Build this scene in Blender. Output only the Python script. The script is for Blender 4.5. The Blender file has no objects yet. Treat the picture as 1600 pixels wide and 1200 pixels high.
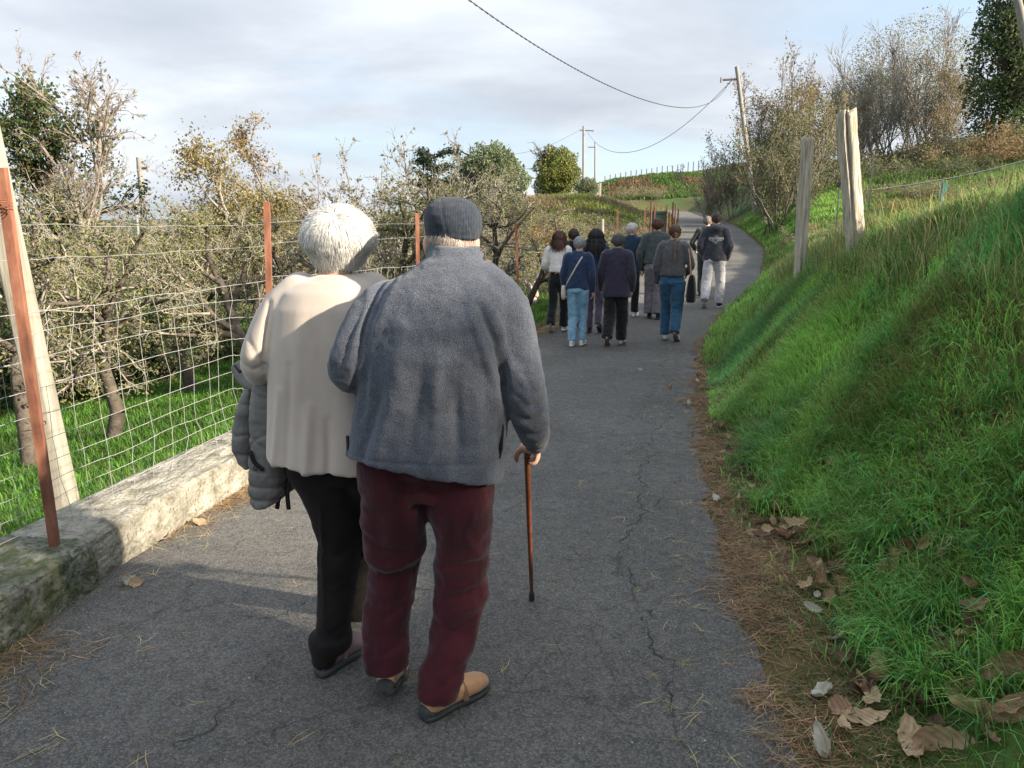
import bpy, math, random
import numpy as np
from mathutils import Vector, Matrix
from mathutils.bvhtree import BVHTree

random.seed(7)
rng = np.random.default_rng(7)
scene = bpy.context.scene
col = scene.collection

# ------------------------------------------------------------------ camera, sky, sun, exposure
PITCH = math.radians(12.4)
CAMZ = 1.67
FPX = 1200.0
cam_d = bpy.data.cameras.new("camera")
cam_d.lens = 27.0
cam_d.sensor_width = 36.0
cam_d.clip_start = 0.05
cam_d.clip_end = 9000
cam = bpy.data.objects.new("camera", cam_d)
cam.location = (0, 0, CAMZ)
cam.rotation_euler = (math.pi / 2 - PITCH, 0, 0)
col.objects.link(cam)
scene.camera = cam

SUN_EL = math.radians(25)
SUN_AZ = math.radians(117)          # clockwise from +Y (north): the sun stands behind the viewer's right shoulder
sun_vec = Vector((math.sin(SUN_AZ) * math.cos(SUN_EL), math.cos(SUN_AZ) * math.cos(SUN_EL), math.sin(SUN_EL)))

world = bpy.data.worlds.new("World")
scene.world = world
world.use_nodes = True
wn = world.node_tree
wn.nodes.clear()
def wnode(t, **k):
    n = wn.nodes.new(t)
    for a, b in k.items():
        setattr(n, a, b)
    return n
w_out = wnode("ShaderNodeOutputWorld")
w_bg = wnode("ShaderNodeBackground")
w_bg.inputs["Strength"].default_value = 0.10
w_sky = wnode("ShaderNodeTexSky", sky_type='NISHITA', sun_disc=False)
w_sky.sun_elevation = SUN_EL
w_sky.sun_rotation = SUN_AZ
w_sky.air_density = 1.0
w_sky.dust_density = 1.5
w_tc = wnode("ShaderNodeTexCoord")
w_sep = wnode("ShaderNodeSeparateXYZ")
wn.links.new(w_tc.outputs["Generated"], w_sep.inputs[0])
def wmath(op, a, b=None):
    n = wnode("ShaderNodeMath", operation=op)
    for i, s in enumerate((a, b)):
        if s is None: continue
        if isinstance(s, (int, float)): n.inputs[i].default_value = s
        else: wn.links.new(s, n.inputs[i])
    return n.outputs[0]
zz = wmath('ADD', wmath('MAXIMUM', w_sep.outputs[2], 0.0), 0.30)
w_cmb = wnode("ShaderNodeCombineXYZ")
wn.links.new(wmath('DIVIDE', w_sep.outputs[0], zz), w_cmb.inputs[0])
wn.links.new(wmath('DIVIDE', w_sep.outputs[1], zz), w_cmb.inputs[1])
w_map = wnode("ShaderNodeMapping")
w_map.inputs["Location"].default_value = (3.1, 0.7, 0)
w_map.inputs["Rotation"].default_value = (0, 0, math.radians(12))
w_map.inputs["Scale"].default_value = (0.62, .86, 1)
wn.links.new(w_cmb.outputs[0], w_map.inputs[0])
def wnoise(scale, detail, rough, dist=0.0):
    n = wnode("ShaderNodeTexNoise")
    n.inputs["Scale"].default_value = scale
    n.inputs["Detail"].default_value = detail
    n.inputs["Roughness"].default_value = rough
    n.inputs["Distortion"].default_value = dist
    wn.links.new(w_map.outputs[0], n.inputs["Vector"])
    return n.outputs["Fac"]
def wramp(fac, stops):
    n = wnode("ShaderNodeValToRGB")
    e = n.color_ramp.elements
    while len(e) < len(stops): e.new(0.5)
    for i, (p, c) in enumerate(stops):
        e[i].position = p
        e[i].color = (*c, 1)
    wn.links.new(fac, n.inputs[0])
    return n.outputs[0]
cover = wramp(wnoise(0.8, 5, 0.5, 0.2), [(0.36, (0.15,) * 3), (0.52, (0.93,) * 3)])
CL = 1 / 0.12
def cc(r, g, b): return (r, g, b)
shade = wramp(wnoise(1.75, 9, 0.55, 0.25), [(0.34, cc(.25,.268,.302)), (0.46, cc(.297,.315,.348)), (0.55, cc(.352,.37,.40)), (0.66, cc(.43,.446,.475))])
w_scl = wnode("ShaderNodeVectorMath", operation='SCALE')
wn.links.new(shade, w_scl.inputs[0])
# overcast cloud decks grow brighter from the horizon to the zenith
wn.links.new(wmath('MULTIPLY', wmath('ADD', wmath('MULTIPLY', wmath('POWER', wmath('MAXIMUM', w_sep.outputs[2], 0.0), 1.5), 1.1), 1.0), CL), w_scl.inputs["Scale"])
# thin veil lightens the blue gaps
w_blue = wnode("ShaderNodeMixRGB")
w_blue.inputs[0].default_value = 0.62
wn.links.new(w_sky.outputs[0], w_blue.inputs[1])
w_blue.inputs[2].default_value = (.30 * CL, .41 * CL, .52 * CL, 1)
w_mix = wnode("ShaderNodeMixRGB")
wn.links.new(cover, w_mix.inputs[0])
wn.links.new(w_blue.outputs[0], w_mix.inputs[1])
wn.links.new(w_scl.outputs[0], w_mix.inputs[2])
wn.links.new(w_mix.outputs[0], w_bg.inputs["Color"])
wn.links.new(w_bg.outputs[0], w_out.inputs[0])

sl = bpy.data.lights.new("sun", 'SUN')
sl.energy = 5.0
sl.angle = math.radians(1.4)
sl.color = (1.0, 0.87, 0.70)
so = bpy.data.objects.new("sun", sl)
so.rotation_euler = sun_vec.to_track_quat('Z', 'Y').to_euler()
so.location = (20, -20, 20)
col.objects.link(so)

scene.view_settings.view_transform = 'Standard'
scene.view_settings.look = 'None'
scene.view_settings.gamma = 1
scene.view_settings.exposure = 1.48
scene.view_settings.use_curve_mapping = False
scene.render.engine = 'CYCLES'
scene.cycles.max_bounces = 6
scene.cycles.transparent_max_bounces = 8

# ------------------------------------------------------------------ small helpers
CP, SP = math.cos(PITCH), math.sin(PITCH)
def ray(u, v):
    a, b = (u - 800) / FPX, (v - 600) / FPX
    return np.array([a, CP - b * SP, -SP - b * CP])
def P(u, v, y):
    """world point at depth y that the photograph shows at pixel (u, v)"""
    d = ray(u, v)
    t = y / d[1]
    return np.array([d[0] * t, y, CAMZ + d[2] * t])

def hash3(ix, iy, iz, seed):
    n = (ix * 374761393 + iy * 668265263 + iz * 2147483647 + seed * 1442695041) & 0xFFFFFFFF
    n = ((n ^ (n >> 13)) * 1274126177) & 0xFFFFFFFF
    n = n ^ (n >> 16)
    return (n & 0xFFFF) / 65535.0
def vnoise(p, seed=0):
    p = np.asarray(p, dtype=np.float64)
    i = np.floor(p).astype(np.int64)
    f = p - i
    f = f * f * f * (f * (f * 6 - 15) + 10)
    r = 0
    for dx in (0, 1):
        wx = f[:, 0] if dx else 1 - f[:, 0]
        for dy in (0, 1):
            wy = f[:, 1] if dy else 1 - f[:, 1]
            for dz in (0, 1):
                wz = f[:, 2] if dz else 1 - f[:, 2]
                r = r + wx * wy * wz * hash3(i[:, 0] + dx, i[:, 1] + dy, i[:, 2] + dz, seed)
    return r * 2 - 1
def fbm(p, octv=3, seed=0, gain=0.5):
    p = np.asarray(p, dtype=np.float64)
    s, a = 0, 1.0
    for k in range(octv):
        s = s + a * vnoise(p * (2 ** k), seed + k * 17)
        a *= gain
    return s
def smooth(a, b, x):
    t = np.clip((x - a) / (b - a), 0, 1)
    return t * t * (3 - 2 * t)

def make_mesh(name, V, F, smooth_sh=True):
    V = np.asarray(V, dtype=np.float32)
    me = bpy.data.meshes.new(name)
    if isinstance(F, np.ndarray):
        k = F.shape[1]
        me.vertices.add(len(V)); me.vertices.foreach_set("co", V.ravel())
        me.loops.add(F.size); me.loops.foreach_set("vertex_index", F.astype(np.int32).ravel())
        me.polygons.add(len(F))
        me.polygons.foreach_set("loop_start", np.arange(0, F.size, k, dtype=np.int32))
        me.update(calc_edges=True)
    else:
        me.from_pydata([tuple(v) for v in V.tolist()], [], [tuple(int(i) for i in f) for f in F])
        me.update()
    me.polygons.foreach_set("use_smooth", np.full(len(me.polygons), smooth_sh, dtype=bool))
    me.update()
    return me
def set_col(me, C, name="Col"):
    """per-vertex colour"""
    a = me.color_attributes.new(name, 'FLOAT_COLOR', 'POINT')
    C = np.asarray(C, dtype=np.float32)
    if C.shape[1] == 3:
        C = np.hstack([C, np.ones((len(C), 1), np.float32)])
    a.data.foreach_set("color", C.ravel())
def tag(o, label=None, cat=None, group=None, kind=None):
    if label: o["label"] = label
    if cat: o["category"] = cat
    if group: o["group"] = group
    if kind: o["kind"] = kind
    return o
def empty(name, loc=(0, 0, 0), label=None, cat=None, group=None):
    o = bpy.data.objects.new(name, None)
    o.location = [float(x) for x in loc]
    o.empty_display_size = 0.2
    col.objects.link(o)
    return tag(o, label, cat, group)
def base_of(p):
    b = np.zeros(3)
    while p is not None:
        b += np.array(p.location); p = p.parent
    return b
def obj(name, me, mats, parent=None, world=True, kind=None):
    """link a mesh; a child's vertices given in world space are moved into its parent's space"""
    if not isinstance(me, bpy.types.Mesh):
        me = make_mesh(name, me[0], me[1])
    if not isinstance(mats, (list, tuple)): mats = [mats]
    if len(me.materials) == 0:
        for m in mats: me.materials.append(m)
    o = bpy.data.objects.new(name, me)
    if parent is not None:
        if world:
            me.transform(Matrix.Translation(-Vector(base_of(parent))))
        o.parent = parent
    if kind: o["kind"] = kind
    col.objects.link(o)
    return o
def join(parts):
    Vs, Fs, off = [], [], 0
    for V, F in parts:
        V = np.asarray(V, dtype=np.float64)
        Vs.append(V)
        Fs += [tuple(int(i) + off for i in f) for f in F]
        off += len(V)
    return np.vstack(Vs), Fs

# ------------------------------------------------------------------ materials
MATS = {}
def pmat(name, stops, scale=5.0, detail=4, rough=0.85, bump=0.0, bscale=80.0, bdetail=3, sheen=0.0, transl=0.0,
         stretch=(1, 1, 1), attr=None, spec=0.3, speckle=None, rough2=None, metal=0.0, bdist=0.01, coord='Object', extra=None):
    if name in MATS: return MATS[name]
    m = bpy.data.materials.new(name)
    m.use_nodes = True
    nt = m.node_tree; N = nt.nodes; L = nt.links
    b = N["Principled BSDF"]; out = N["Material Output"]
    tc = N.new("ShaderNodeTexCoord"); mp = N.new("ShaderNodeMapping")
    mp.inputs["Scale"].default_value = stretch
    L.new(tc.outputs[coord], mp.inputs[0])
    no = N.new("ShaderNodeTexNoise")
    no.inputs["Scale"].default_value = scale; no.inputs["Detail"].default_value = detail
    no.inputs["Roughness"].default_value = 0.6
    L.new(mp.outputs[0], no.inputs["Vector"])
    rp = N.new("ShaderNodeValToRGB")
    e = rp.color_ramp.elements
    while len(e) < len(stops): e.new(0.5)
    for i, (p, c) in enumerate(stops):
        e[i].position = p; e[i].color = (*c, 1)
    L.new(no.outputs["Fac"], rp.inputs[0])
    colr = rp.outputs[0]
    if attr:
        at = N.new("ShaderNodeVertexColor"); at.layer_name = attr
        mx = N.new("ShaderNodeMixRGB"); mx.blend_type = 'MULTIPLY'; mx.inputs[0].default_value = 1.0
        L.new(at.outputs[0], mx.inputs[1]); L.new(colr, mx.inputs[2])
        colr = mx.outputs[0]
    if speckle:      # (scale, colour, low, high, amount)
        n2 = N.new("ShaderNodeTexNoise"); n2.inputs["Scale"].default_value = speckle[0]; n2.inputs["Detail"].default_value = 2
        L.new(mp.outputs[0], n2.inputs["Vector"])
        r2 = N.new("ShaderNodeMapRange"); r2.inputs[1].default_value = speckle[2]; r2.inputs[2].default_value = speckle[3]
        r2.inputs[4].default_value = speckle[4]
        L.new(n2.outputs["Fac"], r2.inputs[0])
        m2 = N.new("ShaderNodeMixRGB"); m2.inputs[2].default_value = (*speckle[1], 1)
        L.new(r2.outputs[0], m2.inputs[0]); L.new(colr, m2.inputs[1])
        colr = m2.outputs[0]
    if extra:
        colr = extra(nt, mp.outputs[0], colr)
    L.new(colr, b.inputs["Base Color"])
    b.inputs["Roughness"].default_value = rough
    b.inputs["Specular IOR Level"].default_value = spec
    b.inputs["Metallic"].default_value = metal
    if sheen:
        b.inputs["Sheen Weight"].default_value = sheen
        b.inputs["Sheen Roughness"].default_value = 0.5
    if bump:
        n3 = N.new("ShaderNodeTexNoise"); n3.inputs["Scale"].default_value = bscale; n3.inputs["Detail"].default_value = bdetail
        L.new(mp.outputs[0], n3.inputs["Vector"])
        bp = N.new("ShaderNodeBump"); bp.inputs["Strength"].default_value = bump; bp.inputs["Distance"].default_value = bdist
        L.new(n3.outputs["Fac"], bp.inputs["Height"])
        L.new(bp.outputs[0], b.inputs["Normal"])
    if transl:
        tr = N.new("ShaderNodeBsdfTranslucent")
        L.new(colr, tr.inputs[0])
        ms = N.new("ShaderNodeMixShader"); ms.inputs[0].default_value = transl
        L.new(b.outputs[0], ms.inputs[1]); L.new(tr.outputs[0], ms.inputs[2])
        L.new(ms.outputs[0], out.inputs[0])
    MATS[name] = m
    return m
def two(a, b, lo=0.35, hi=0.65): return [(lo, a), (hi, b)]

# ------------------------------------------------------------------ road centre line and ground height
_cl = np.array([  # x, y, z, half width
    (-1.15, -8, .0, 1.55), (-.95, -3, .0, 1.53), (-.80, 0, .0, 1.52), (-.63, 2.0, .0, 1.50), (-.47, 3.2, .0, 1.49), (-.17, 5, -.03, 1.42), (.62, 8, -.10, 1.32),
    (1.45, 11.2, -.15, 1.27), (2.5, 14.2, -.12, 1.3), (4.7, 19.5, .10, 1.45), (7.0, 26.5, .55, 1.5), (8.9, 35, 1.0, 1.4),
    (11.9, 50, 1.40, 1.4), (13.6, 61, 1.85, 1.45), (13.4, 67, 2.1, 1.45), (10.5, 72, 2.25, 1.45), (3, 75, 2.4, 1.45), (-6, 77, 2.4, 1.45)])
_d = np.r_[0, np.cumsum(np.hypot(np.diff(_cl[:, 0]), np.diff(_cl[:, 1])))]
_s = np.linspace(0, _d[-1], 1400)
CLD = np.stack([np.interp(_s, _d, _cl[:, k]) for k in range(4)], 1)
def _sm(a, w):
    k = np.hanning(w + 2)[1:-1]; k /= k.sum()
    ap = np.r_[2 * a[0] - a[w // 2:0:-1], a, 2 * a[-1] - a[-2:-w // 2 - 1:-1]]
    return np.convolve(ap, k, 'valid')[:len(a)]
for k in range(4): CLD[:, k] = _sm(CLD[:, k], 61)
_tg = np.gradient(CLD[:, :2], axis=0)
CLT = _tg / np.linalg.norm(_tg, axis=1)[:, None]
SUB = CLD[::3]; SUBT = CLT[::3]
def road_coords(X, Y):
    X = np.asarray(X, float).ravel(); Y = np.asarray(Y, float).ravel()
    idx = np.empty(len(X), int)
    for a in range(0, len(X), 20000):
        xx, yy = X[a:a + 20000, None], Y[a:a + 20000, None]
        idx[a:a + 20000] = np.argmin((xx - SUB[None, :, 0]) ** 2 + (yy - SUB[None, :, 1]) ** 2, axis=1)
    c = SUB[idx]; tg = SUBT[idx]
    dx, dy = X - c[:, 0], Y - c[:, 1]
    t = dx * tg[:, 1] - dy * tg[:, 0]                  # + to the right of travel
    along = dx * tg[:, 0] + dy * tg[:, 1]
    dist = np.hypot(dx, dy)
    t = np.sign(t) * dist
    z = c[:, 2]
    return t, z, c[:, 3], c[:, 1], along
def height_raw(X, Y):
    X = np.asarray(X, float).ravel(); Y = np.asarray(Y, float).ravel()
    t, zr, hw, sy, _ = road_coords(X, Y)
    tR = t - hw; tL = -t - hw
    fade = 1 - smooth(62, 70, sy)
    # right side: verge, steep grassy bank, then the field climbing away
    H = np.interp(sy, [-8, 6, 8, 9.5, 11, 13, 16, 20, 25, 30, 38, 60, 90], [1.66, 1.66, 1.55, 1.42, 1.2, .95, .85, .8, .9, 1.4, 1.9, 2.2, 2.0])
    W = np.interp(sy, [-8, 6, 10, 14, 25, 35, 60], [1.85, 1.8, 1.5, 1.3, 1.6, 3.0, 3.5])
    vg = np.interp(sy, [-8, 2, 4, 8, 14], [.55, .50, .34, .2, .15])
    u = np.clip((tR - vg) / W, 0, 1)
    prof = 0.55 * (u * u * (3 - 2 * u)) + 0.45 * np.sin(u * math.pi / 2)
    zR = zr + 0.03 * smooth(0, .1, tR) + H * prof * (.25 + .75 * fade)
    beyond = np.clip(tR - vg - W, 0, None)
    fy = smooth(13, 36, Y)
    zR = zR + beyond * (0.01 + 0.19 * fy) * fade * np.where(beyond > 40, 40 / np.maximum(beyond, 1e-6), 1)
    # left side: falls away to the orchard
    g = np.interp(sy, [-8, 12, 20, 30, 45, 80], [1, 1, .75, .42, .2, .2])
    D = np.interp(tL, [0, .42, .9, 2.5, 5, 10, 30, 100, 400], [0, .02, .16, .62, 1.0, 1.5, 4.0, 14, 20])
    zL = zr - g * D
    zL = zL - smooth(14, 30, Y) * .13 * np.clip(.06 * Y - 2.2 - X, 0, 90)
    z = np.where(t >= 0, zR, zL)
    z = np.where((t >= 0) & (Y > 60), z - .10 * np.clip(-2 - X, 0, 90), z)
    z = z + 1.55 * np.exp(-(((X - 3.5) / 6.5) ** 2 + ((Y - 52) / 11) ** 2)) * smooth(.2, 5, tL)
    z = z + 1.9 * np.exp(-(((X - 15) / 9) ** 2 + ((Y - 92) / 10) ** 2))
    z = z + 6.5 * np.exp(-(((X - 38) / 21) ** 2 + ((Y - 108) / 22) ** 2))
    # roughness of the ground off the road
    off = smooth(0.25, 1.6, np.maximum(tR, tL))
    p = np.stack([X, Y, X * 0], 1)
    z = z + off * (0.05 * fbm(p * 1.4, 3, 3) + 0.09 * fbm(p * .35, 2, 9)) * np.where(tL > 0, .6, 1)
    far = smooth(100, 260, np.hypot(X, Y))
    z = z * (1 - far) + far * (-24 + 3 * fbm(p * .01, 2, 5))
    inside = (tR < 0) & (tL < 0)
    z = np.where(inside, zr - 0.035 * smooth(0, .12, -np.maximum(tR, tL)), z)
    return z, t, hw, sy
# fine lookup grid for fast queries
GX = np.arange(-16, 20.01, .1); GY = np.arange(-4, 46.01, .1)
_gx, _gy = np.meshgrid(GX, GY, indexing='ij')
_z, _t, _hw, _sy = height_raw(_gx, _gy)
_rz = road_coords(_gx, _gy)[1]
_in = np.abs(_t) < _hw
GZ = np.where(_in, _rz + .005, _z).reshape(_gx.shape); GT = _t.reshape(_gx.shape); GH = _hw.reshape(_gx.shape)
def bil(G, X, Y):
    fx = np.clip((X - GX[0]) / .1, 0, len(GX) - 1.001); fy = np.clip((Y - GY[0]) / .1, 0, len(GY) - 1.001)
    i = fx.astype(int); j = fy.astype(int); a = fx - i; b = fy - j
    return G[i, j] * (1 - a) * (1 - b) + G[i + 1, j] * a * (1 - b) + G[i, j + 1] * (1 - a) * b + G[i + 1, j + 1] * a * b
def hz(X, Y):
    X = np.atleast_1d(np.asarray(X, float)); Y = np.atleast_1d(np.asarray(Y, float))
    inn = (X > -15.9) & (X < 19.9) & (Y > -3.9) & (Y < 45.9)
    z = np.empty(len(X))
    if inn.any(): z[inn] = bil(GZ, X[inn], Y[inn])
    if (~inn).any(): z[~inn] = height_raw(X[~inn], Y[~inn])[0]
    return z
def h1(x, y): return float(hz([x], [y])[0])
def hit(u, v, far=140):
    """where the view ray through photo pixel (u, v) meets the ground"""
    d = ray(u, v)
    ys = np.r_[np.arange(1.2, 30, .01), np.arange(30, far, .1)]
    t = ys / d[1]
    X = d[0] * t; Z = CAMZ + d[2] * t
    below = Z < hz(X, ys)
    i = int(np.argmax(below)) if below.any() else len(ys) - 1
    return np.array([X[i], ys[i], h1(X[i], ys[i])])
def solid(name, c, rough=.8, **k): return pmat(name, two(tuple(x * .85 for x in c), tuple(x * 1.15 for x in c)), scale=25, rough=rough, **k)
# ---- where the fallen leaves lie (the grass is thinner round them)
gl = "large dead leaves on the verge and lower bank"
named = [
 (1120, 783, 'pale', 2, .1, .75, 0, 0, "pale oval leaf at the right road edge beside the brown needles"),
 (1155, 786, 'tan', 1, -.5, .7, .5, 0, "narrow tan leaf just right of the pale oval leaf"),
 (1282, 1092, 'pale', 4, -.5, 1.35, .1, 0, "whitish ragged leaf lying on the earth verge"),
 (1290, 1188, 'pale', 1, -.25, 1.15, .2, 0, "large pale curled leaf at the bottom edge of the photo"),
 (1272, 957, 'pale', 0, -.9, .7, .6, 0, "small pale leaf standing on edge by the moss"),
 (1470, 1165, 'tan', 0, 1.45, 1.75, .9, .2, "large brown leaf standing upright at the bottom of the bank"),
 (1425, 1168, 'tan', 2, -.2, 1.5, .2, 0, "long leaf lying against the upright brown leaf"),
 (1497, 1078, 'tan', 1, 1.5, 1.2, .9, .3, "pale brown leaf standing among long grass blades"),
 (1387, 905, 'tan', 3, 2.2, 1.5, .6, .2, "crumpled tan leaf in the grass above the cluster"),
 (1308, 890, 'tan', 1, 1.3, 1.2, .8, 0, "narrow curled leaf standing at the edge of the grass"),
 (1280, 892, 'brown', 0, .2, 1.1, .2, 0, "flat brown leaf at the left of the leaf cluster"),
 (1292, 918, 'tan', 3, -1.2, 1.0, .5, .3, "yellowish curled leaf in the middle of the leaf cluster"),
 (1295, 938, 'brown', 2, -.4, 1.1, .1, 0, "broad brown leaf below the yellowish curled one"),
 (1320, 925, 'brown', 0, -.2, 1.25, .2, 0, "long striped brown leaf beside the two green leaves"),
 (1278, 935, 'pale', 4, .5, .55, .4, 0, "tiny pale curled leaf left of the broad brown one"),
 (1415, 870, 'brown', 3, 1.3, 1.2, .9, 0, "brown leaf upright in the long grass"),
 (1448, 860, 'tan', 1, 1.6, 1.0, .9, 0, "narrow leaf upright beside the brown one in long grass"),
 (1302, 1004, 'pale', 0, -.4, .8, .2, 0, "greyish leaf lying below the pale narrow leaf"),
 (1345, 1082, 'dark', 4, .4, 1.4, .3, 0, "dark purplish leaf below the grass tussock"),
 (1382, 1066, 'tan', 3, -.2, 1.3, .4, .2, "folded tan leaf at the foot of the arching tussock"),
 (1315, 1118, 'brown', 4, .8, 1.2, .3, 0, "crumpled grey brown leaf below the whitish ragged one"),
 (1350, 1130, 'tan', 2, .05, 1.2, .1, 0, "flat straw coloured leaf under overhanging grass"),
 (1580, 1060, 'brown', 0, 1.2, 1.5, .8, 0, "brown leaf upright at the right edge of the photo"),
 (1592, 1130, 'brown', 2, 1.3, 1.4, .7, 0, "brown leaf at the right edge just below another one"),
 (1230, 705, 'tan', 4, .3, 1.1, .5, 0, "solitary tan leaf half sunk in the bank grass"),
 (1300, 735, 'brown', 4, 1.3, .8, .4, 0, "dead leaf in a bare patch of the bank"),
 (1475, 870, 'brown', 0, 1.9, .9, .7, 0, "small brown leaf high in the lower bank grass"),
 (1478, 1015, 'tan', 1, 1.5, 1.1, .9, .2, "slender pale leaf standing in dark grass"),
 (1490, 1045, 'dark', 3, .6, .9, .5, 0, "dark curled leaf low in the grass"),
 (197, 915, 'pale', 0, 1.4, .8, .6, .2, "pale pointed leaf at the foot of the sunlit wall"),
 (214, 917, 'tan', 4, .4, .85, .4, 0, "rounder leaf right beside the pale pointed one at the wall"),
 (233, 850, 'tan', 3, .9, 1.0, .4, 0, "orange tan leaf leaning against the wall foot"),
 (265, 845, 'tan', 2, .2, .8, .1, 0, "flat leaf just right of the orange tan one by the wall"),
 (318, 822, 'tan', 2, -.3, .9, .2, 0, "golden leaf near the far end of the sunlit wall"),
 (1048, 610, 'brown', 3, .7, .8, .5, 0, "curled leaf standing alone on the asphalt"),
 (1000, 580, 'tan', 4, .1, .8, .3, 0, "small leaf alone on the road before the walkers"),
 (1078, 637, 'pale', 1, .1, .9, .2, 0, "pale leaf at the road edge by the needles"),
]

HEAP = []
r_ = random.Random(11)
for (cu, cv, n, su, sv, grp, lb) in ((1218, 832, 18, 26, 20, "dead leaves in the heap beside the small grass tuft", "brown dead leaf in the heap beside the small grass tuft"), (1290, 925, 7, 30, 24, gl, None), (1400, 1130, 5, 70, 45, gl, None), (1530, 1150, 4, 60, 40, gl, None), (1500, 980, 6, 70, 50, gl, None),
        (1350, 1050, 5, 50, 45, gl, None), (1130, 700, 9, 14, 40, "dead leaves along the road edge farther up", "small dead leaf along the right road edge farther up"), (1093, 600, 10, 7, 55, "dead leaves along the road edge farther up", "small dead leaf along the right road edge farther up"), (1165, 760, 7, 20, 30, "dead leaves along the road edge farther up", "small dead leaf along the right road edge farther up")):
    for _ in range(n):
        u = cu + r_.gauss(0, su * .6); v = min(cv + r_.gauss(0, sv * .6), 1198)
        c = r_.choice(['brown', 'brown', 'tan', 'tan', 'dark']); sc_ = r_.uniform(.6, 1.15) * (1 if v > 780 else .75)
        HEAP.append((tuple(hit(u, v)[:2]), c, r_.randrange(5), r_.uniform(0, 6.28), sc_, r_.uniform(-.6, .6), r_.uniform(-.4, .4), .012 + r_.random() * .025, grp, lb or "brown dead leaf scattered in the lower bank grass"))
LEAFXY = np.array([hit(q[0], q[1])[:2] for q in named] + [q[0] for q in HEAP])
def leaf_gap(X, Y, r=.075):
    d = np.full(len(X), 9.)
    for (x, y) in LEAFXY:
        d = np.minimum(d, (X - x) ** 2 + (Y - y + r * .35) ** 2)
    return np.sqrt(d) / r
# ================================================================== SETTING: ground, road
def axis(lo, hi, step, out, grow=1.16):
    a = list(np.arange(lo, hi, step))
    d = step; x = a[-1]
    while x < out:
        d *= grow; x += d; a.append(x)
    d = step; x = lo; pre = []
    while x > -out:
        d *= grow; x -= d; pre.append(x)
    return np.array(pre[::-1] + a)
AX = axis(-4.5, 7.5, .1, 4200); AY = axis(-1.5, 17, .1, 4200)
gx, gy = np.meshgrid(AX, AY, indexing='ij')
gz, gt, gh, gsy = height_raw(gx, gy)
nx, ny = len(AX), len(AY)
V = np.stack([gx.ravel(), gy.ravel(), gz], 1)
I = np.arange(nx * ny).reshape(nx, ny)
F = np.stack([I[:-1, :-1].ravel(), I[1:, :-1].ravel(), I[1:, 1:].ravel(), I[:-1, 1:].ravel()], 1)
me = make_mesh("ground", V, F)
tR = gt - gh; tL = -gt - gh
pp = np.stack([gx.ravel(), gy.ravel(), gz * 0], 1)
n1 = fbm(pp * 1.1, 3, 21)[:, None]; n2 = fbm(pp * 5, 2, 33)[:, None]; n3 = fbm(pp * .12, 3, 44)[:, None]
green = np.array([.060, .115, .026]); dirt = np.array([.105, .062, .036]); straw = np.array([.17, .15, .06]); moss = np.array([.085, .10, .028])
scrub = np.array([.085, .066, .042])
C = green * (1 + .25 * n2) + 0 * n1
dm = (np.clip(1 - smooth(.12, .62, tR)[:, None] * 1.0 + .35 * n1, 0, 1)) * (tR > -5)[:, None]
nearR = (gt > 0)[:, None]
C = np.where(nearR, C * (1 - dm) + (dirt * .65 + moss * .35) * dm, C)
dl = np.clip(1 - smooth(.1, .5, tL)[:, None] + .3 * n1, 0, 1)
C = np.where(~nearR, C * (1 - dl) + dirt * dl, C)
brownR = np.clip(smooth(.1, .55, n1) * .45, 0, 1) * nearR
C = C * (1 - brownR) + np.array([.075, .06, .03]) * brownR
# lit grass in the orchard stays green; farther off dry grass and scrub alternate
farm = smooth(20, 34, gy.ravel())[:, None]
mixf = smooth(-.25, .35, n3)
leftscrub = farm * (~nearR) * (0.75 - .5 * smooth(44, 52, gy.ravel()))[:, None]
C = C * (1 - leftscrub) + (scrub * (1 - mixf) + straw * mixf) * leftscrub
farR = farm * nearR * .2 * (1 - mixf)
C = C * (1 - farR) + scrub * farR
vf = smooth(90, 240, np.hypot(gx.ravel(), gy.ravel()))[:, None]
C = C * (1 - vf) + np.array([.055, .072, .050]) * vf
set_col(me, np.clip(C, .004, 1))
M_ground = pmat("ground_soil_grass", two((.75, .75, .75), (1.25, 1.22, 1.2)), scale=9, detail=8, rough=1, bump=.6, bscale=38, bdetail=6, bdist=.04, attr="Col", spec=.15)
tag(obj("ground", me, M_ground), kind="structure")

# ---- road sheet
def strip(offs, i0, i1, step, dz, name):
    idx = np.arange(i0, i1, step)
    c = CLD[idx]; tg = CLT[idx]
    nrm = np.stack([tg[:, 1], -tg[:, 0]], 1)
    rows = []
    for o in offs:
        if callable(o): w = o(c[:, 3], idx)
        else: w = o * c[:, 3]
        rows.append(np.stack([c[:, 0] + nrm[:, 0] * w, c[:, 1] + nrm[:, 1] * w, c[:, 2] + dz + 0 * w], 1))
    V = np.stack(rows, 1).reshape(-1, 3)
    m = len(offs); n = len(idx)
    I = np.arange(n * m).reshape(n, m)
    F = np.stack([I[:-1, :-1].ravel(), I[:-1, 1:].ravel(), I[1:, 1:].ravel(), I[1:, :-1].ravel()], 1)
    return make_mesh(name, V, F)
_e1 = lambda hw, i: -(hw + .03 * vnoise(np.stack([i * .22, i * 0, i * 0], 1), 3))
_e2 = lambda hw, i: hw + .05 * vnoise(np.stack([i * .27, i * 0 + 5., i * 0], 1), 4) + .03 * vnoise(np.stack([i * .9, i * 0 + 5., i * 0], 1), 4)
me = strip([_e1] + list(np.linspace(-.93, .93, 16)) + [_e2], 0, len(CLD) - 1, 2, 0.004, "road")
Vr = np.empty(len(me.vertices) * 3, np.float32); me.vertices.foreach_get("co", Vr); Vr = Vr.reshape(-1, 3)
Vr[:, 2] += .006 * fbm(np.c_[Vr[:, :2] * .9, Vr[:, 2] * 0], 2, 8)
me.vertices.foreach_set("co", Vr.ravel())
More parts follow.
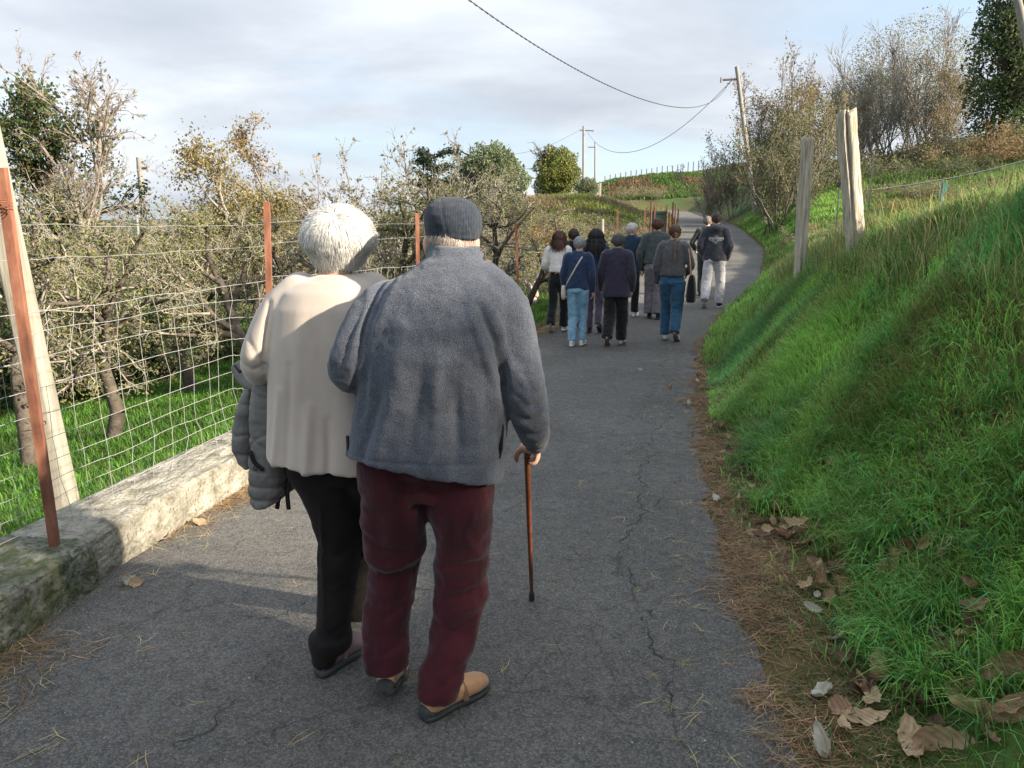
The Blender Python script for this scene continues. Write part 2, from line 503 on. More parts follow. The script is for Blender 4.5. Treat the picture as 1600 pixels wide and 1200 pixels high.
def asphalt_extra(nt, vec, colr):
    N, L = nt.nodes, nt.links
    # pale stones in the binder
    vo = N.new("ShaderNodeTexVoronoi"); vo.inputs["Scale"].default_value = 150
    L.new(vec, vo.inputs["Vector"])
    sp = N.new("ShaderNodeSeparateColor"); L.new(vo.outputs["Color"], sp.inputs[0])
    rp = N.new("ShaderNodeMapRange"); rp.inputs[1].default_value = .30; rp.inputs[2].default_value = 1.0; rp.inputs[3].default_value = 0; rp.inputs[4].default_value = .46
    L.new(sp.outputs[0], rp.inputs[0])
    mx = N.new("ShaderNodeMixRGB"); mx.inputs[2].default_value = (.30, .285, .26, 1)
    L.new(rp.outputs[0], mx.inputs[0]); L.new(colr, mx.inputs[1])
    # dark joints between the stones
    d2 = N.new("ShaderNodeTexVoronoi"); d2.feature = 'DISTANCE_TO_EDGE'; d2.inputs["Scale"].default_value = 125
    L.new(vec, d2.inputs["Vector"])
    r2 = N.new("ShaderNodeMapRange"); r2.inputs[1].default_value = .0; r2.inputs[2].default_value = .16; r2.inputs[3].default_value = .62; r2.inputs[4].default_value = 1
    L.new(d2.outputs["Distance"], r2.inputs[0])
    m3 = N.new("ShaderNodeMixRGB"); m3.blend_type = 'MULTIPLY'; m3.inputs[0].default_value = 1
    L.new(mx.outputs[0], m3.inputs[1]); L.new(r2.outputs[0], m3.inputs[2])
    # bump from the same stones
    bp = N.new("ShaderNodeBump"); bp.inputs["Strength"].default_value = .9; bp.inputs["Distance"].default_value = .004
    L.new(r2.outputs[0], bp.inputs["Height"]); L.new(bp.outputs[0], N["Principled BSDF"].inputs["Normal"])
    # hairline craze cracks, strongly warped
    nz = N.new("ShaderNodeTexNoise"); nz.inputs["Scale"].default_value = 3.0; nz.inputs["Detail"].default_value = 6
    L.new(vec, nz.inputs["Vector"])
    ad = N.new("ShaderNodeMixRGB"); ad.blend_type = 'ADD'; ad.inputs[0].default_value = .55
    L.new(vec, ad.inputs[1]); L.new(nz.outputs["Color"], ad.inputs[2])
    d3 = N.new("ShaderNodeTexVoronoi"); d3.feature = 'DISTANCE_TO_EDGE'; d3.inputs["Scale"].default_value = 1.1
    L.new(ad.outputs[0], d3.inputs["Vector"])
    r3 = N.new("ShaderNodeMapRange"); r3.inputs[1].default_value = .002; r3.inputs[2].default_value = .009; r3.inputs[3].default_value = .62; r3.inputs[4].default_value = 1
    L.new(d3.outputs["Distance"], r3.inputs[0])
    m4 = N.new("ShaderNodeMixRGB"); m4.blend_type = 'MULTIPLY'; m4.inputs[0].default_value = .8
    L.new(m3.outputs[0], m4.inputs[1]); L.new(r3.outputs[0], m4.inputs[2])
    # broad tone patches
    n5 = N.new("ShaderNodeTexNoise"); n5.inputs["Scale"].default_value = .9; n5.inputs["Detail"].default_value = 5
    L.new(vec, n5.inputs["Vector"])
    r5 = N.new("ShaderNodeMapRange"); r5.inputs[1].default_value = .3; r5.inputs[2].default_value = .7; r5.inputs[3].default_value = .82; r5.inputs[4].default_value = 1.16
    L.new(n5.outputs["Fac"], r5.inputs[0])
    m6 = N.new("ShaderNodeMixRGB"); m6.blend_type = 'MULTIPLY'; m6.inputs[0].default_value = 1
    L.new(m4.outputs[0], m6.inputs[1]); L.new(r5.outputs[0], m6.inputs[2])
    return m6.outputs[0]
M_asphalt = pmat("weathered_asphalt", two((.074, .072, .067), (.116, .109, .099)), scale=14, detail=6, rough=.88, spec=.25, extra=asphalt_extra)
road = tag(obj("road", me, M_asphalt), kind="structure")

# ---- cracks: thin dark, partly mossy strips on the asphalt
M_crack = pmat("crack_dark_moss", [(.40, (.036, .034, .031)), (.60, (.048, .060, .032))], scale=6, rough=1, spec=.1)
def crack(pix, w, seed, branch=True):
    pts = np.array([hit(u, v)[:2] for u, v in pix])
    d = np.r_[0, np.cumsum(np.hypot(*np.diff(pts, axis=0).T))]
    s = np.arange(0, d[-1], .012)
    q = np.stack([np.interp(s, d, pts[:, 0]), np.interp(s, d, pts[:, 1])], 1)
    p3 = np.stack([s * 9, s * 0, s * 0 + seed], 1)
    q[:, 0] += .035 * fbm(p3, 4, seed, .65); q[:, 1] += .03 * fbm(p3 + 50, 4, seed + 5, .65)
    ww = w * .48 * (.35 + .9 * np.clip(fbm(p3 * 2.2 + 9, 2, seed + 2) + .5, 0, 1.2)) * smooth(0, .12, s) * smooth(0, .12, s[-1] - s)
    tg = np.gradient(q, axis=0); tg /= np.linalg.norm(tg, axis=1)[:, None]
    nn = np.stack([-tg[:, 1], tg[:, 0]], 1)
    zc = np.array(road_coords(q[:, 0], q[:, 1])[1]) + .004 + .006 * fbm(np.c_[q * .9, q[:, 0] * 0], 2, 8) + .004
    A = np.c_[q + nn * ww[:, None], zc]; B = np.c_[q - nn * ww[:, None], zc]
    V = np.stack([A, B], 1).reshape(-1, 3)
    I = np.arange(len(V)).reshape(-1, 2)
    F = np.stack([I[:-1, 0], I[:-1, 1], I[1:, 1], I[1:, 0]], 1)
    return V, [tuple(f) for f in F]
cr = []
cr.append(crack([(1042, 560), (1005, 640), (1000, 655), (1025, 668), (1010, 700), (1000, 760), (1005, 800), (985, 840), (970, 880), (1000, 930), (1020, 990), (1040, 1040), (1046, 1090), (1060, 1140), (1085, 1195)], .0042, 1))
cr.append(crack([(1030, 665), (1050, 650), (1060, 600)], .003, 2))
cr.append(crack([(1000, 800), (1030, 790), (1045, 770), (1070, 740)], .003, 3))
cr.append(crack([(985, 870), (930, 880), (880, 885), (850, 880)], .0025, 4))
cr.append(crack([(1010, 720), (1040, 715), (1085, 705)], .003, 5))
cr.append(crack([(470, 1000), (420, 1050), (360, 1110), (290, 1160), (270, 1195)], .0028, 6))
cr.append(crack([(505, 925), (440, 960), (340, 975)], .003, 7))
cr.append(crack([(1042, 560), (1040, 500), (1060, 470), (1080, 440)], .003, 8))
V, F = join(cr)
me = make_mesh("road_crack", V, F)
tag(obj("road_crack", me, M_crack), kind="structure")

# ---- far hills beyond the valley
M_hill = pmat("far_hill_woods", two((.050, .070, .062), (.085, .10, .082)), scale=.02, detail=6, rough=1, spec=0)
ang = np.radians(np.linspace(-75, 75, 260))
rows = []
for k, (r, f) in enumerate([(1500, -.1), (1750, .55), (2050, 1.0), (2500, .8), (3200, -.2)]):
    hh = 16 + 9 * fbm(np.stack([ang * 6, ang * 0, ang * 0], 1), 4, 12) - 30 * smooth(.05, .5, ang)
    rows.append(np.stack([np.sin(ang) * r, np.cos(ang) * r, -26 + np.clip(hh, 6, 200) * f], 1))
V = np.stack(rows, 1).reshape(-1, 3); I = np.arange(len(V)).reshape(len(ang), -1)
F = np.stack([I[:-1, :-1].ravel(), I[:-1, 1:].ravel(), I[1:, 1:].ravel(), I[1:, :-1].ravel()], 1)
tag(obj("hills", make_mesh("hills", V, F), M_hill), kind="structure")

# ================================================================== grass, needles (stuff)
def sample(n, x0, x1, y0, y1, prob):
    X = rng.uniform(x0, x1, n); Y = rng.uniform(y0, y1, n)
    T = bil(GT, X, Y); Hh = bil(GH, X, Y)
    k = rng.random(n) < prob(X, Y, T - Hh, -T - Hh)
    return X[k], Y[k], T[k] - Hh[k], -T[k] - Hh[k]
def blades(name, X, Y, L, W, C, lean_dir=None, lean=.5, mat=None, flat=0.0, tipcol=1.25, zoff=-.01, parent=None, label=None):
    n = len(X)
    Z = hz(X, Y) + zoff
    a = rng.uniform(0, 2 * math.pi, n)
    dirn = np.stack([np.cos(a), np.sin(a)], 1)
    if lean_dir is not None:
        dirn = dirn * (1 - lean_dir[2]) + np.array(lean_dir[:2])[None] * lean_dir[2]
        dirn /= np.linalg.norm(dirn, axis=1)[:, None] + 1e-9
    b = np.clip(rng.normal(lean, .22, n), .05, 1.35)
    side = np.stack([-dirn[:, 1], dirn[:, 0]], 1)
    P0 = np.stack([X, Y, Z], 1)
    V = np.empty((n, 7, 3))
    for k, (u, w) in enumerate([(0, 1.0), (.38, .9), (.74, .6), (1.0, 0)]):
        bend = b * u * (.55 + .75 * u)
        hx = L * np.sin(np.clip(bend, 0, 2.2)) * u * .8
        hh = L * np.cos(np.clip(bend, 0, 2.0) * .78) * u * (1 - flat)
        c = P0 + np.c_[dirn * hx[:, None], hh]
        if k < 3:
            s = np.c_[side, np.zeros(n)] * (W * w / 2)[:, None]
            V[:, 2 * k] = c - s; V[:, 2 * k + 1] = c + s
        else: V[:, 6] = c
    base = (np.arange(n) * 7)[:, None]
    q = np.array([[0, 1, 3, 2], [2, 3, 5, 4]])
    Fq = (base[:, None] + q[None]).reshape(-1, 4)
    Ft = base + np.array([[4, 5, 6]])
    me = bpy.data.meshes.new(name)
    me.vertices.add(n * 7); me.vertices.foreach_set("co", V.astype(np.float32).ravel())
    lp = np.concatenate([Fq.ravel(), Ft.ravel()]).astype(np.int32)
    me.loops.add(len(lp)); me.loops.foreach_set("vertex_index", lp)
    me.polygons.add(len(Fq) + len(Ft))
    ls = np.r_[np.arange(len(Fq)) * 4, len(Fq) * 4 + np.arange(len(Ft)) * 3].astype(np.int32)
    me.polygons.foreach_set("loop_start", ls)
    me.update(calc_edges=True)
    me.polygons.foreach_set("use_smooth", np.ones(len(me.polygons), bool))
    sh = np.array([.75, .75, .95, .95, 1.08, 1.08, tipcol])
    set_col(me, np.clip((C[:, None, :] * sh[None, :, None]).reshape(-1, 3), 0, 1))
    o = obj(name, me, mat)
    tag(o, label, kind="stuff")
    return o
M_blade = pmat("grass_blade", two((.85, .85, .85), (1.15, 1.15, 1.15)), scale=2, rough=.55, attr="Col", transl=.45, spec=.3)
M_litter = pmat("dry_needle", two((.8, .8, .8), (1.2, 1.2, 1.2)), scale=3, rough=.8, attr="Col", spec=.2)
def gcol(n, base, var=.25, warm=.15):
    C = np.array(base)[None] * (1 + rng.normal(0, var, (n, 1)).clip(-.6, .9))
    C[:, 0] *= 1 + rng.normal(0, warm, n).clip(-.5, 1)
    return C.clip(.004, 1)
def clump(X, Y, s, seed):
    return fbm(np.stack([X * s, Y * s, X * 0], 1), 3, seed)

# near bank
X, Y, tr, tl = sample(440000, .6, 5.6, 1.0, 9.5, lambda X, Y, r, l: (r > .10) * np.clip(.05 + 1.0 * smooth(np.interp(Y, [2, 3.5, 6], [.34, .27, .10]), np.interp(Y, [2, 3.5, 6], [.62, .52, .30]), r + .20 * clump(X, Y, 1.6, 71)) , 0, 1) * np.clip(.68 + .65 * clump(X, Y, 1.7, 61), .22, 1) * np.clip(1.25 - Y * .075, .42, 1) * (r < 3.1) * .95)
gap = leaf_gap(X, Y); k = (gap > 1) | (rng.random(len(X)) < .10); X, Y, tr = X[k], Y[k], tr[k]
n = len(X)
cl = clump(X, Y, 2.6, 5); tall = clump(X, Y, 1.15, 6)
L = 1.22 * (.075 + .085 * np.clip(.5 + tall, 0, 1.5) + .05 * rng.random(n)) * smooth(.0, .5, tr).clip(.45, 1) * (1 + .35 * smooth(1.6, 2.4, tr))
W = rng.uniform(.0032, .0070, n) * (1 + Y * .055)
C = gcol(n, (.25, .44, .095))
C *= (1 + .45 * cl.clip(-1, 1))[:, None]
dry = (rng.random(n) < (.07 + .38 * smooth(.12, .5, clump(X, Y, 1.3, 88)) + .30 * smooth(1.7, 2.3, tr)))
C[dry] = gcol(dry.sum(), (.22, .185, .075), .3, .05)
blue = clump(X, Y, .9, 17) + rng.normal(0, .2, n) > .25
C[blue & ~dry] *= np.array([.70, .92, 1.35])
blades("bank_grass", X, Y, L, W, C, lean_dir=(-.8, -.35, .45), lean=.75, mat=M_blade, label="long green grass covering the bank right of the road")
# tall lush tussocks low on the bank
tus = [hit(u, v)[:2] for u, v in [(1195, 800), (1290, 830), (1370, 800), (1330, 760), (1430, 830), (1480, 870), (1390, 930), (1460, 980), (1490, 1050), (1560, 1090), (1380, 1010), (1550, 900), (1590, 980), (1240, 760), (1500, 760), (1580, 800), (1300, 700), (1180, 700), (1420, 720),
                                  (1240, 640), (1150, 640), (1340, 630), (1450, 640), (1560, 640), (1530, 1160), (1440, 1100), (1390, 860), (1420, 1040), (1350, 880), (1590, 720), (1480, 560), (1380, 560)]]
XX, YY, LL, DD = [], [], [], []
for (x, y) in tus:
    m = int(rng.integers(160, 300)); r = np.abs(rng.normal(0, .085, m)); a = rng.uniform(0, 6.28, m)
    XX.append(x + r * np.cos(a)); YY.append(y + r * np.sin(a)); LL.append(rng.uniform(.14, .30, m))
X = np.concatenate(XX); Y = np.concatenate(YY); L = np.concatenate(LL)
k = (leaf_gap(X, Y) > 1) | (rng.random(len(X)) < .25); X, Y, L = X[k], Y[k], L[k]; n = len(X)
C = gcol(n, (.19, .40, .085), .3); C[rng.random(n) < .3] *= np.array([.75, .95, 1.5])
C[rng.random(n) < .04] = (.26, .21, .09)
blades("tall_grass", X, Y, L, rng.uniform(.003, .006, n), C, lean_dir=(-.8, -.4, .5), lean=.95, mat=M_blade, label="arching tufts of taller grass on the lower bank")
# pale seed grass along the crest, catching the sun
X, Y, tr, tl = sample(150000, 1.2, 9.0, 3.0, 17, lambda X, Y, r, l: (r > 1.5 - .05 * Y) * (r < 4.2) * np.clip(.7 + .7 * clump(X, Y, 1.5, 33), .1, 1))
n = len(X); C = gcol(n, (.30, .30, .12), .3); g = rng.random(n) < .35; C[g] = gcol(g.sum(), (.10, .18, .04), .25)
blades("crest_grass", X, Y, rng.uniform(.14, .40, n), rng.uniform(.0035, .007, n) * (1 + Y * .06), C, lean_dir=(-.3, .2, .2), lean=.45, mat=M_blade, label="pale dry seed grass along the top of the bank")
# bank farther along
X, Y, tr, tl = sample(330000, 1.8, 16, 9.0, 40, lambda X, Y, r, l: (r > .06) * (r < 4.5) * np.clip(1.5 - Y * .03, .5, 1) * .9)
n = len(X); C = gcol(n, (.19, .34, .07), .3) * (1 + .4 * clump(X, Y, 1.2, 9))[:, None]
d = rng.random(n) < (.05 + .5 * smooth(.0, .5, clump(X, Y, .5, 19)) * (Y > 20)); C[d] = gcol(d.sum(), (.16, .13, .06), .3)
blades("roadside_grass", X, Y, rng.uniform(.08, .22, n), rng.uniform(.008, .016, n) * (.5 + Y * .05), C.clip(.004, 1), lean_dir=(-.5, 0, .3), lean=.6, mat=M_blade, label="green grass on the right bank where the road curves away")
# field behind the bank
X, Y, tr, tl = sample(220000, 5, 19.5, 9, 45, lambda X, Y, r, l: (r > 3.2) * np.clip(.4 + clump(X, Y, .6, 55), .08, 1) * .7)
n = len(X); C = gcol(n, (.12, .22, .045), .3); d = rng.random(n) < .25 + .4 * smooth(0, .5, clump(X, Y, .3, 29)); C[d] = gcol(d.sum(), (.12, .095, .05), .3)
blades("field_grass", X, Y, rng.uniform(.12, .34, n), rng.uniform(.015, .035, n), C, lean=.5, mat=M_blade, label="rough grass on the field rising behind the bank")
# orchard grass left
X, Y, tr, tl = sample(420000, -15.5, 2.5, 1.6, 30, lambda X, Y, r, l: (l > .34) * np.clip(1.6 - .05 * Y, .35, 1) * np.clip(1.4 - l * .05, .3, 1))
n = len(X); C = gcol(n, (.085, .19, .026), .25) * (1 + .3 * clump(X, Y, .8, 9))[:, None]
blades("orchard_grass", X, Y, rng.uniform(.05, .14, n), rng.uniform(.006, .013, n) * (.6 + Y * .07), C.clip(.004, 1), lean=.6, mat=M_blade, label="bright mown grass of the orchard below the fence")
X, Y, tr, tl = sample(60000, -5, 1.5, 1.6, 13, lambda X, Y, r, l: (l > .38) * (l < .85) * np.clip(.75 + clump(X, Y, 2, 3), 0, 1) * .9)
n = len(X); C = gcol(n, (.085, .16, .04), .25); d = rng.random(n) < .35; C[d] = gcol(d.sum(), (.24, .22, .10), .25)
blades("fence_grass", X, Y, rng.uniform(.10, .34, n), rng.uniform(.003, .006, n), C, lean=.45, mat=M_blade, label="tall grass growing through the foot of the wire fence")
# left verge beyond the wall, then the dry knoll
X, Y, tr, tl = sample(130000, -3, 9, 9, 45, lambda X, Y, r, l: (l > .02) * (l < 4) * np.clip(.5 + clump(X, Y, .9, 31), .1, 1))
n = len(X); C = gcol(n, (.075, .13, .03), .3); d = rng.random(n) < .3 + .5 * smooth(22, 30, Y); C[d] = gcol(d.sum(), (.17, .14, .07), .3)
blades("verge_grass", X, Y, rng.uniform(.05, .2, n), rng.uniform(.010, .02, n), C, lean=.5, mat=M_blade, label="grass along the left edge of the road past the wall")
X = rng.uniform(-14, 16, 90000); Y = rng.uniform(38, 66, 90000)
t_, z_, h_, s_, a_ = road_coords(X, Y); k = (-t_ - h_ > .3); X = X[k]; Y = Y[k]; n = len(X)
C = gcol(n, (.17, .20, .05), .25); d = clump(X, Y, .25, 3) > .1; C[d] = gcol(d.sum(), (.21, .17, .09), .25)
blades("knoll_grass", X, Y, rng.uniform(.2, .5, n), rng.uniform(.04, .08, n), C, lean=.5, mat=M_blade, label="yellow green grass on the knoll beyond the walkers")
X = rng.uniform(2, 40, 60000); Y = rng.uniform(76, 108, 60000)
n = len(X); C = gcol(n, (.075, .13, .03), .25); d = clump(X, Y, .15, 3) > .55; C[d] = gcol(d.sum(), (.15, .11, .06), .25)
blades("far_mound_grass", X, Y, rng.uniform(.2, .5, n), rng.uniform(.08, .16, n), C, lean=.5, mat=M_blade, label="green grass on the far mound past the bend")

# pine needles and dead stalks on the verge and on the asphalt
def needles(name, X, Y, L, W, C, label, lift=.012):
    n = len(X)
    a = rng.normal(.35, 1.0, n)
    tilt = rng.normal(0, .13, n)
    Z = hz(X, Y)
    rc = road_coords(X, Y)
    inroad = (np.abs(rc[0]) < rc[2])
    Z = np.where(inroad, rc[1] + .009, Z) + rng.uniform(.001, lift, n)
    tilt = np.where(inroad, np.abs(tilt) * .3, tilt)
    d = np.stack([np.cos(a) * np.cos(tilt), np.sin(a) * np.cos(tilt), np.sin(tilt)], 1)
    s = np.stack([-np.sin(a), np.cos(a), 0 * a], 1)
    c = np.stack([X, Y, Z], 1)
    V = np.empty((n, 6, 3))
    bendv = s * (L * rng.normal(0, .09, n))[:, None]
    for k, (u, w) in enumerate([(-.5, .5), (0, 1), (.5, .4)]):
        cc_ = c + d * (L * u)[:, None] + bendv * (1 - 4 * u * u)
        V[:, 2 * k] = cc_ - s * (W * w / 2)[:, None]; V[:, 2 * k + 1] = cc_ + s * (W * w / 2)[:, None]
    q = np.array([[0, 1, 3, 2], [2, 3, 5, 4]])
    F = ((np.arange(n) * 6)[:, None, None] + q[None]).reshape(-1, 4)
    me = make_mesh(name, V.reshape(-1, 3), F)
    set_col(me, np.repeat(C, 6, 0))
    return tag(obj(name, me, M_litter), label, kind="stuff")
X, Y, tr, tl = sample(900000, -.2, 5, .9, 16, lambda X, Y, r, l: smooth(-.12, .04, r - .08 * clump(X, Y, 2.5, 3)) * np.clip(smooth(.40, .10, r - .14 * clump(X, Y, 1.4, 4)) + .10, 0, 1) * (r < .8) * np.clip(1.2 - Y * .08, .2, 1) * np.clip(.75 + .9 * clump(X, Y, 4, 13) + .4 * (Y < 2.6), .12, 1))
n = len(X); C = gcol(n, (.175, .105, .062), .35, .12); g = rng.random(n) < .25; C[g] = gcol(g.sum(), (.30, .21, .10), .3)
needles("pine_needles", X, Y, rng.uniform(.05, .13, n), rng.uniform(.0014, .0028, n) * (1 + .1 * Y), C, "reddish brown pine needles drifted along the right road edge")
X, Y, tr, tl = sample(500000, -3.2, 2.5, 1.2, 13, lambda X, Y, r, l: smooth(-.45, -.02, l - .14 * clump(X, Y, 1.9, 3)) * (l < .06) * np.clip(.35 + .9 * clump(X, Y, 2.2, 23), .03, 1) * .75)
n = len(X); C = gcol(n, (.21, .125, .06), .35, .12); g = rng.random(n) < .4; C[g] = gcol(g.sum(), (.36, .27, .14), .3)
needles("wall_foot_needles", X, Y, rng.uniform(.05, .15, n), rng.uniform(.0014, .0028, n) * (1 + .1 * Y), C, "brown needles and straw heaped at the foot of the wall")
X, Y, tr, tl = sample(16000, -3, 5, 1.2, 16, lambda X, Y, r, l: (r < 0) * (l < 0) * (.05 + .4 * smooth(-.8, 0, np.maximum(r, l))))
n = len(X); C = gcol(n, (.34, .27, .12), .3, .1)
# clusters: each scatter point is a small bundle of two or three needles
X = np.repeat(X, 3) + rng.normal(0, .012, n * 3); Y = np.repeat(Y, 3) + rng.normal(0, .012, n * 3); C = np.repeat(C, 3, 0)
needles("scattered_needles", X, Y, rng.uniform(.04, .12, n * 3), rng.uniform(.0014, .0026, n * 3), C, "single yellow pine needles lying on the asphalt", lift=.003)
# small moss and weed on the verge
X, Y, tr, tl = sample(260000, .2, 4, .9, 12, lambda X, Y, r, l: (r > .05) * (r < .8) * smooth(-.25, .35, clump(X, Y, 3.5, 41)) * .9)
n = len(X); C = gcol(n, (.085, .12, .03), .3)
blades("verge_weeds", X, Y, rng.uniform(.012, .045, n), rng.uniform(.004, .009, n), C, lean=.9, mat=M_blade, label="low moss and weeds on the earth verge")
# ================================================================== TREES, SHRUBS
def unit(v): return v / (np.linalg.norm(v, axis=-1, keepdims=True) + 1e-12)
def prisms(S, R0, R1, sides=4):
    """S (n,2,3) segments -> open tapered prisms"""
    S = np.asarray(S, float); n = len(S)
    d = unit(S[:, 1] - S[:, 0])
    ref = np.where(np.abs(d[:, 2:3]) > .9, np.array([[1., 0, 0]]), np.array([[0, 0, 1.]]))
    a = unit(np.cross(d, ref)); b = np.cross(d, a)
    th = np.linspace(0, 2 * math.pi, sides, endpoint=False)
    ring = np.cos(th)[None, :, None] * a[:, None] + np.sin(th)[None, :, None] * b[:, None]
    V = np.stack([S[:, 0][:, None] + ring * np.asarray(R0)[:, None, None], S[:, 1][:, None] + ring * np.asarray(R1)[:, None, None]], 1)
    V = V.reshape(-1, 3)
    k = np.arange(sides); k2 = (k + 1) % sides
    q = np.stack([k, k2, k2 + sides, k + sides], 1)
    F = (np.arange(n) * 2 * sides)[:, None, None] + q[None]
    return V, F.reshape(-1, 4)
def grow(seed, h, r, levels, kids, spread, lenf, first=.35, up=.15, wob=.12, nseg=4, maxn=9000, lean=(0, 0), stems=1, stemspread=.5, gravity=0.0, mult_r=.62):
    """branch skeleton: segments, radii, level; tips"""
    g = random.Random(seed)
    S, R0, R1, LV, tips = [], [], [], [], []
    def rv():
        return np.array([g.gauss(0, 1), g.gauss(0, 1), g.gauss(0, 1)])
    stack = []
    for k in range(stems):
        d = np.array([lean[0] + (g.gauss(0, stemspread) if stems > 1 else 0), lean[1] + (g.gauss(0, stemspread) if stems > 1 else 0), 1.0])
        p = np.array([g.gauss(0, .12 * stems ** .5), g.gauss(0, .12 * stems ** .5), -.15]) if stems > 1 else np.array([0, 0, -.15])
        stack.append((p, d / np.linalg.norm(d), h * (1 if stems == 1 else g.uniform(.6, 1)), r * (1 if stems == 1 else g.uniform(.6, 1)), 0))
    q = 0
    while q < len(stack) and len(S) < maxn:
        p, d, L, rad, lv = stack[q]; q += 1
        ns = nseg if lv < 2 else 3
        rr = rad; pts = [p]
        for i in range(ns):
            d = d + rv() * wob * (1 + .5 * lv) + np.array([0, 0, up if lv > 0 else 0]) - np.array([0, 0, gravity * (i / ns) * (lv > 0)])
            d /= np.linalg.norm(d)
            p2 = p + d * L / ns
            r2 = rad * (1 - .62 * (i + 1) / ns)
            S.append((p, p2)); R0.append(rr); R1.append(r2); LV.append(lv)
            p, rr = p2, r2; pts.append(p)
        tips.append((p, lv))
        if lv < levels:
            nk = kids[min(lv, len(kids) - 1)]
            for _ in range(nk):
                t = g.uniform(first if lv == 0 else .2, 1.0) * ns
                i = min(int(t), ns - 1); f = t - i
                pp = pts[i] * (1 - f) + pts[i + 1] * f
                dd = pts[i + 1] - pts[i]; dd /= np.linalg.norm(dd)
                side = rv(); side -= dd * np.dot(side, dd); side /= np.linalg.norm(side)
                sp_ = spread[min(lv, len(spread) - 1)] * g.uniform(.7, 1.2)
                nd = dd * math.cos(sp_) + side * math.sin(sp_)
                stack.append((pp, nd, L * lenf[min(lv, len(lenf) - 1)] * g.uniform(.6, 1.15) * (1.15 - .4 * t / ns), rad * mult_r * (1 - .5 * t / ns), lv + 1))
    return np.array(S), np.array(R0), np.array(R1), np.array(LV), tips
def leaf_quads(P0, size, rg, flat=.4, asp=.55):
    n = len(P0)
    a = unit(rg.normal(size=(n, 3))); b = unit(np.cross(a, rg.normal(size=(n, 3))))
    s = (size * rg.uniform(.55, 1.3, n))[:, None]
    V = np.stack([P0 - a * s, P0 - b * s * asp, P0 + a * s, P0 + b * s * asp], 1)
    # fold the leaf a little along its length
    nn = np.cross(a, b) * s * .25
    V[:, 1] += nn; V[:, 3] += nn
    F = np.stack([(np.arange(n) * 4)[:, None] + np.array([0, 1, 2]), (np.arange(n) * 4)[:, None] + np.array([0, 2, 3])], 1).reshape(-1, 3)
    return V.reshape(-1, 3), F
M_leafv = pmat("leaf_colours", two((.85, .85, .85), (1.15, 1.15, 1.15)), scale=1.5, rough=.6, attr="Col", transl=.4, spec=.25)
def barkm(name, a, b): return pmat(name, two(a, b), scale=7, detail=8, rough=.95, bump=.7, bscale=26, bdist=.02, spec=.15)
M_bark_l = barkm("lichen_bark", (.15, .135, .10), (.33, .31, .245))
M_bark_d = barkm("dark_bark", (.055, .045, .036), (.13, .11, .09))
M_bark_g = barkm("grey_bark", (.16, .15, .14), (.30, .285, .27))
M_twig_b = barkm("brown_twigs", (.17, .145, .12), (.30, .26, .22))
M_twig_o = barkm("ochre_twigs", (.17, .13, .065), (.30, .23, .12))
PROTO = {}
def plant_mesh(key, seed, h, r, bark, leaf_n=0, leaf_size=.05, leaf_cols=(), leaf_spread=.1, levels=3, leaf_lv=2, cut=0, sides=4, twr=.004, ball=None, **kw):
    """returns (trunk mesh, crown mesh list) shared by alike plants"""
    S, R0, R1, LV, tips = grow(seed, h, r, levels, **kw)
    R0 = np.maximum(R0, twr); R1 = np.maximum(R1, twr * .6)
    wood = LV <= 0 if kw.get('stems', 1) > 1 else LV <= 1
    V1, F1 = prisms(S[wood], R0[wood], R1[wood], 7)
    V2, F2 = prisms(S[~wood], R0[~wood], R1[~wood], 3)
    rg = np.random.default_rng(seed)
    tm = make_mesh(key + "_trunk", V1, F1)
    tm.materials.append(bark[0])
    cm = make_mesh(key + "_twigs", V2, F2)
    cm.materials.append(bark[1])
    lm = None
    if leaf_n:
        cand = S[LV >= leaf_lv]
        i = rg.integers(0, len(cand), leaf_n); t = rg.random(leaf_n)[:, None]
        pos = cand[i, 0] * (1 - t) + cand[i, 1] * t + rg.normal(0, leaf_spread, (leaf_n, 3))
        if ball:
            k_ = unit(rg.normal(size=(leaf_n * 2, 3))); rad_ = rg.random((leaf_n * 2, 1)) ** .42
            rad_ = rad_ * (1 + .20 * fbm(k_ * 2.6, 3, seed)[:, None])
            q_ = k_ * rad_ * np.array([ball[1], ball[1], ball[2]]) + np.array([0, 0, ball[0]])
            keep = fbm(q_ * 1.7, 2, seed + 1) > -.35
            pos = q_[keep][:leaf_n]; leaf_n = len(pos)
        Vl, Fl = leaf_quads(pos, leaf_size, rg)
        lm = make_mesh(key + "_leaves", Vl, Fl, False)
        ci = rg.integers(0, len(leaf_cols), leaf_n)
        C = np.array(leaf_cols)[ci] * (1 + rg.normal(0, .2, (leaf_n, 1)).clip(-.5, .6))
        C *= (1 + .25 * fbm(pos * 1.6, 2, seed))[:, None]
        set_col(lm, np.repeat(C, 4, 0).clip(.004, .9))
        lm.materials.append(M_leafv)
    PROTO[key] = (tm, cm, lm)
    return PROTO[key]
def plant(key, name, x, y, label, cat, group=None, sc=1.0, rz=0.0, sz=None, dz=0.0, tilt=0.0, z=None):
    tm, cm, lm = PROTO[key]
    zz_ = h1(x, y) - .03 + dz if z is None else z
    e = empty(name, (x, y, zz_), label, cat, group)
    e.rotation_euler = (0, tilt, rz); e.scale = (sc, sc, sz or sc)
    for nm, m in (("trunk", tm), ("crown", cm), ("leaves", lm)):
        if m is None: continue
        if nm == "trunk" and cat == "bush": nm = "stems"
        if nm == "crown" and cat == "bush": nm = "twigs"
        o = bpy.data.objects.new(nm, m); o.parent = e; col.objects.link(o)
        if nm != "trunk" or key[:4] in ("thic", "fanb", "twig"): o["kind"] = "stuff"
    return e
OL = [(.15, .17, .055), (.21, .20, .08), (.11, .14, .045), (.25, .21, .10)]
DG = [(.060, .100, .045), (.080, .12, .048), (.10, .14, .058)]
YG = [(.22, .24, .06), (.30, .27, .07), (.15, .19, .05)]
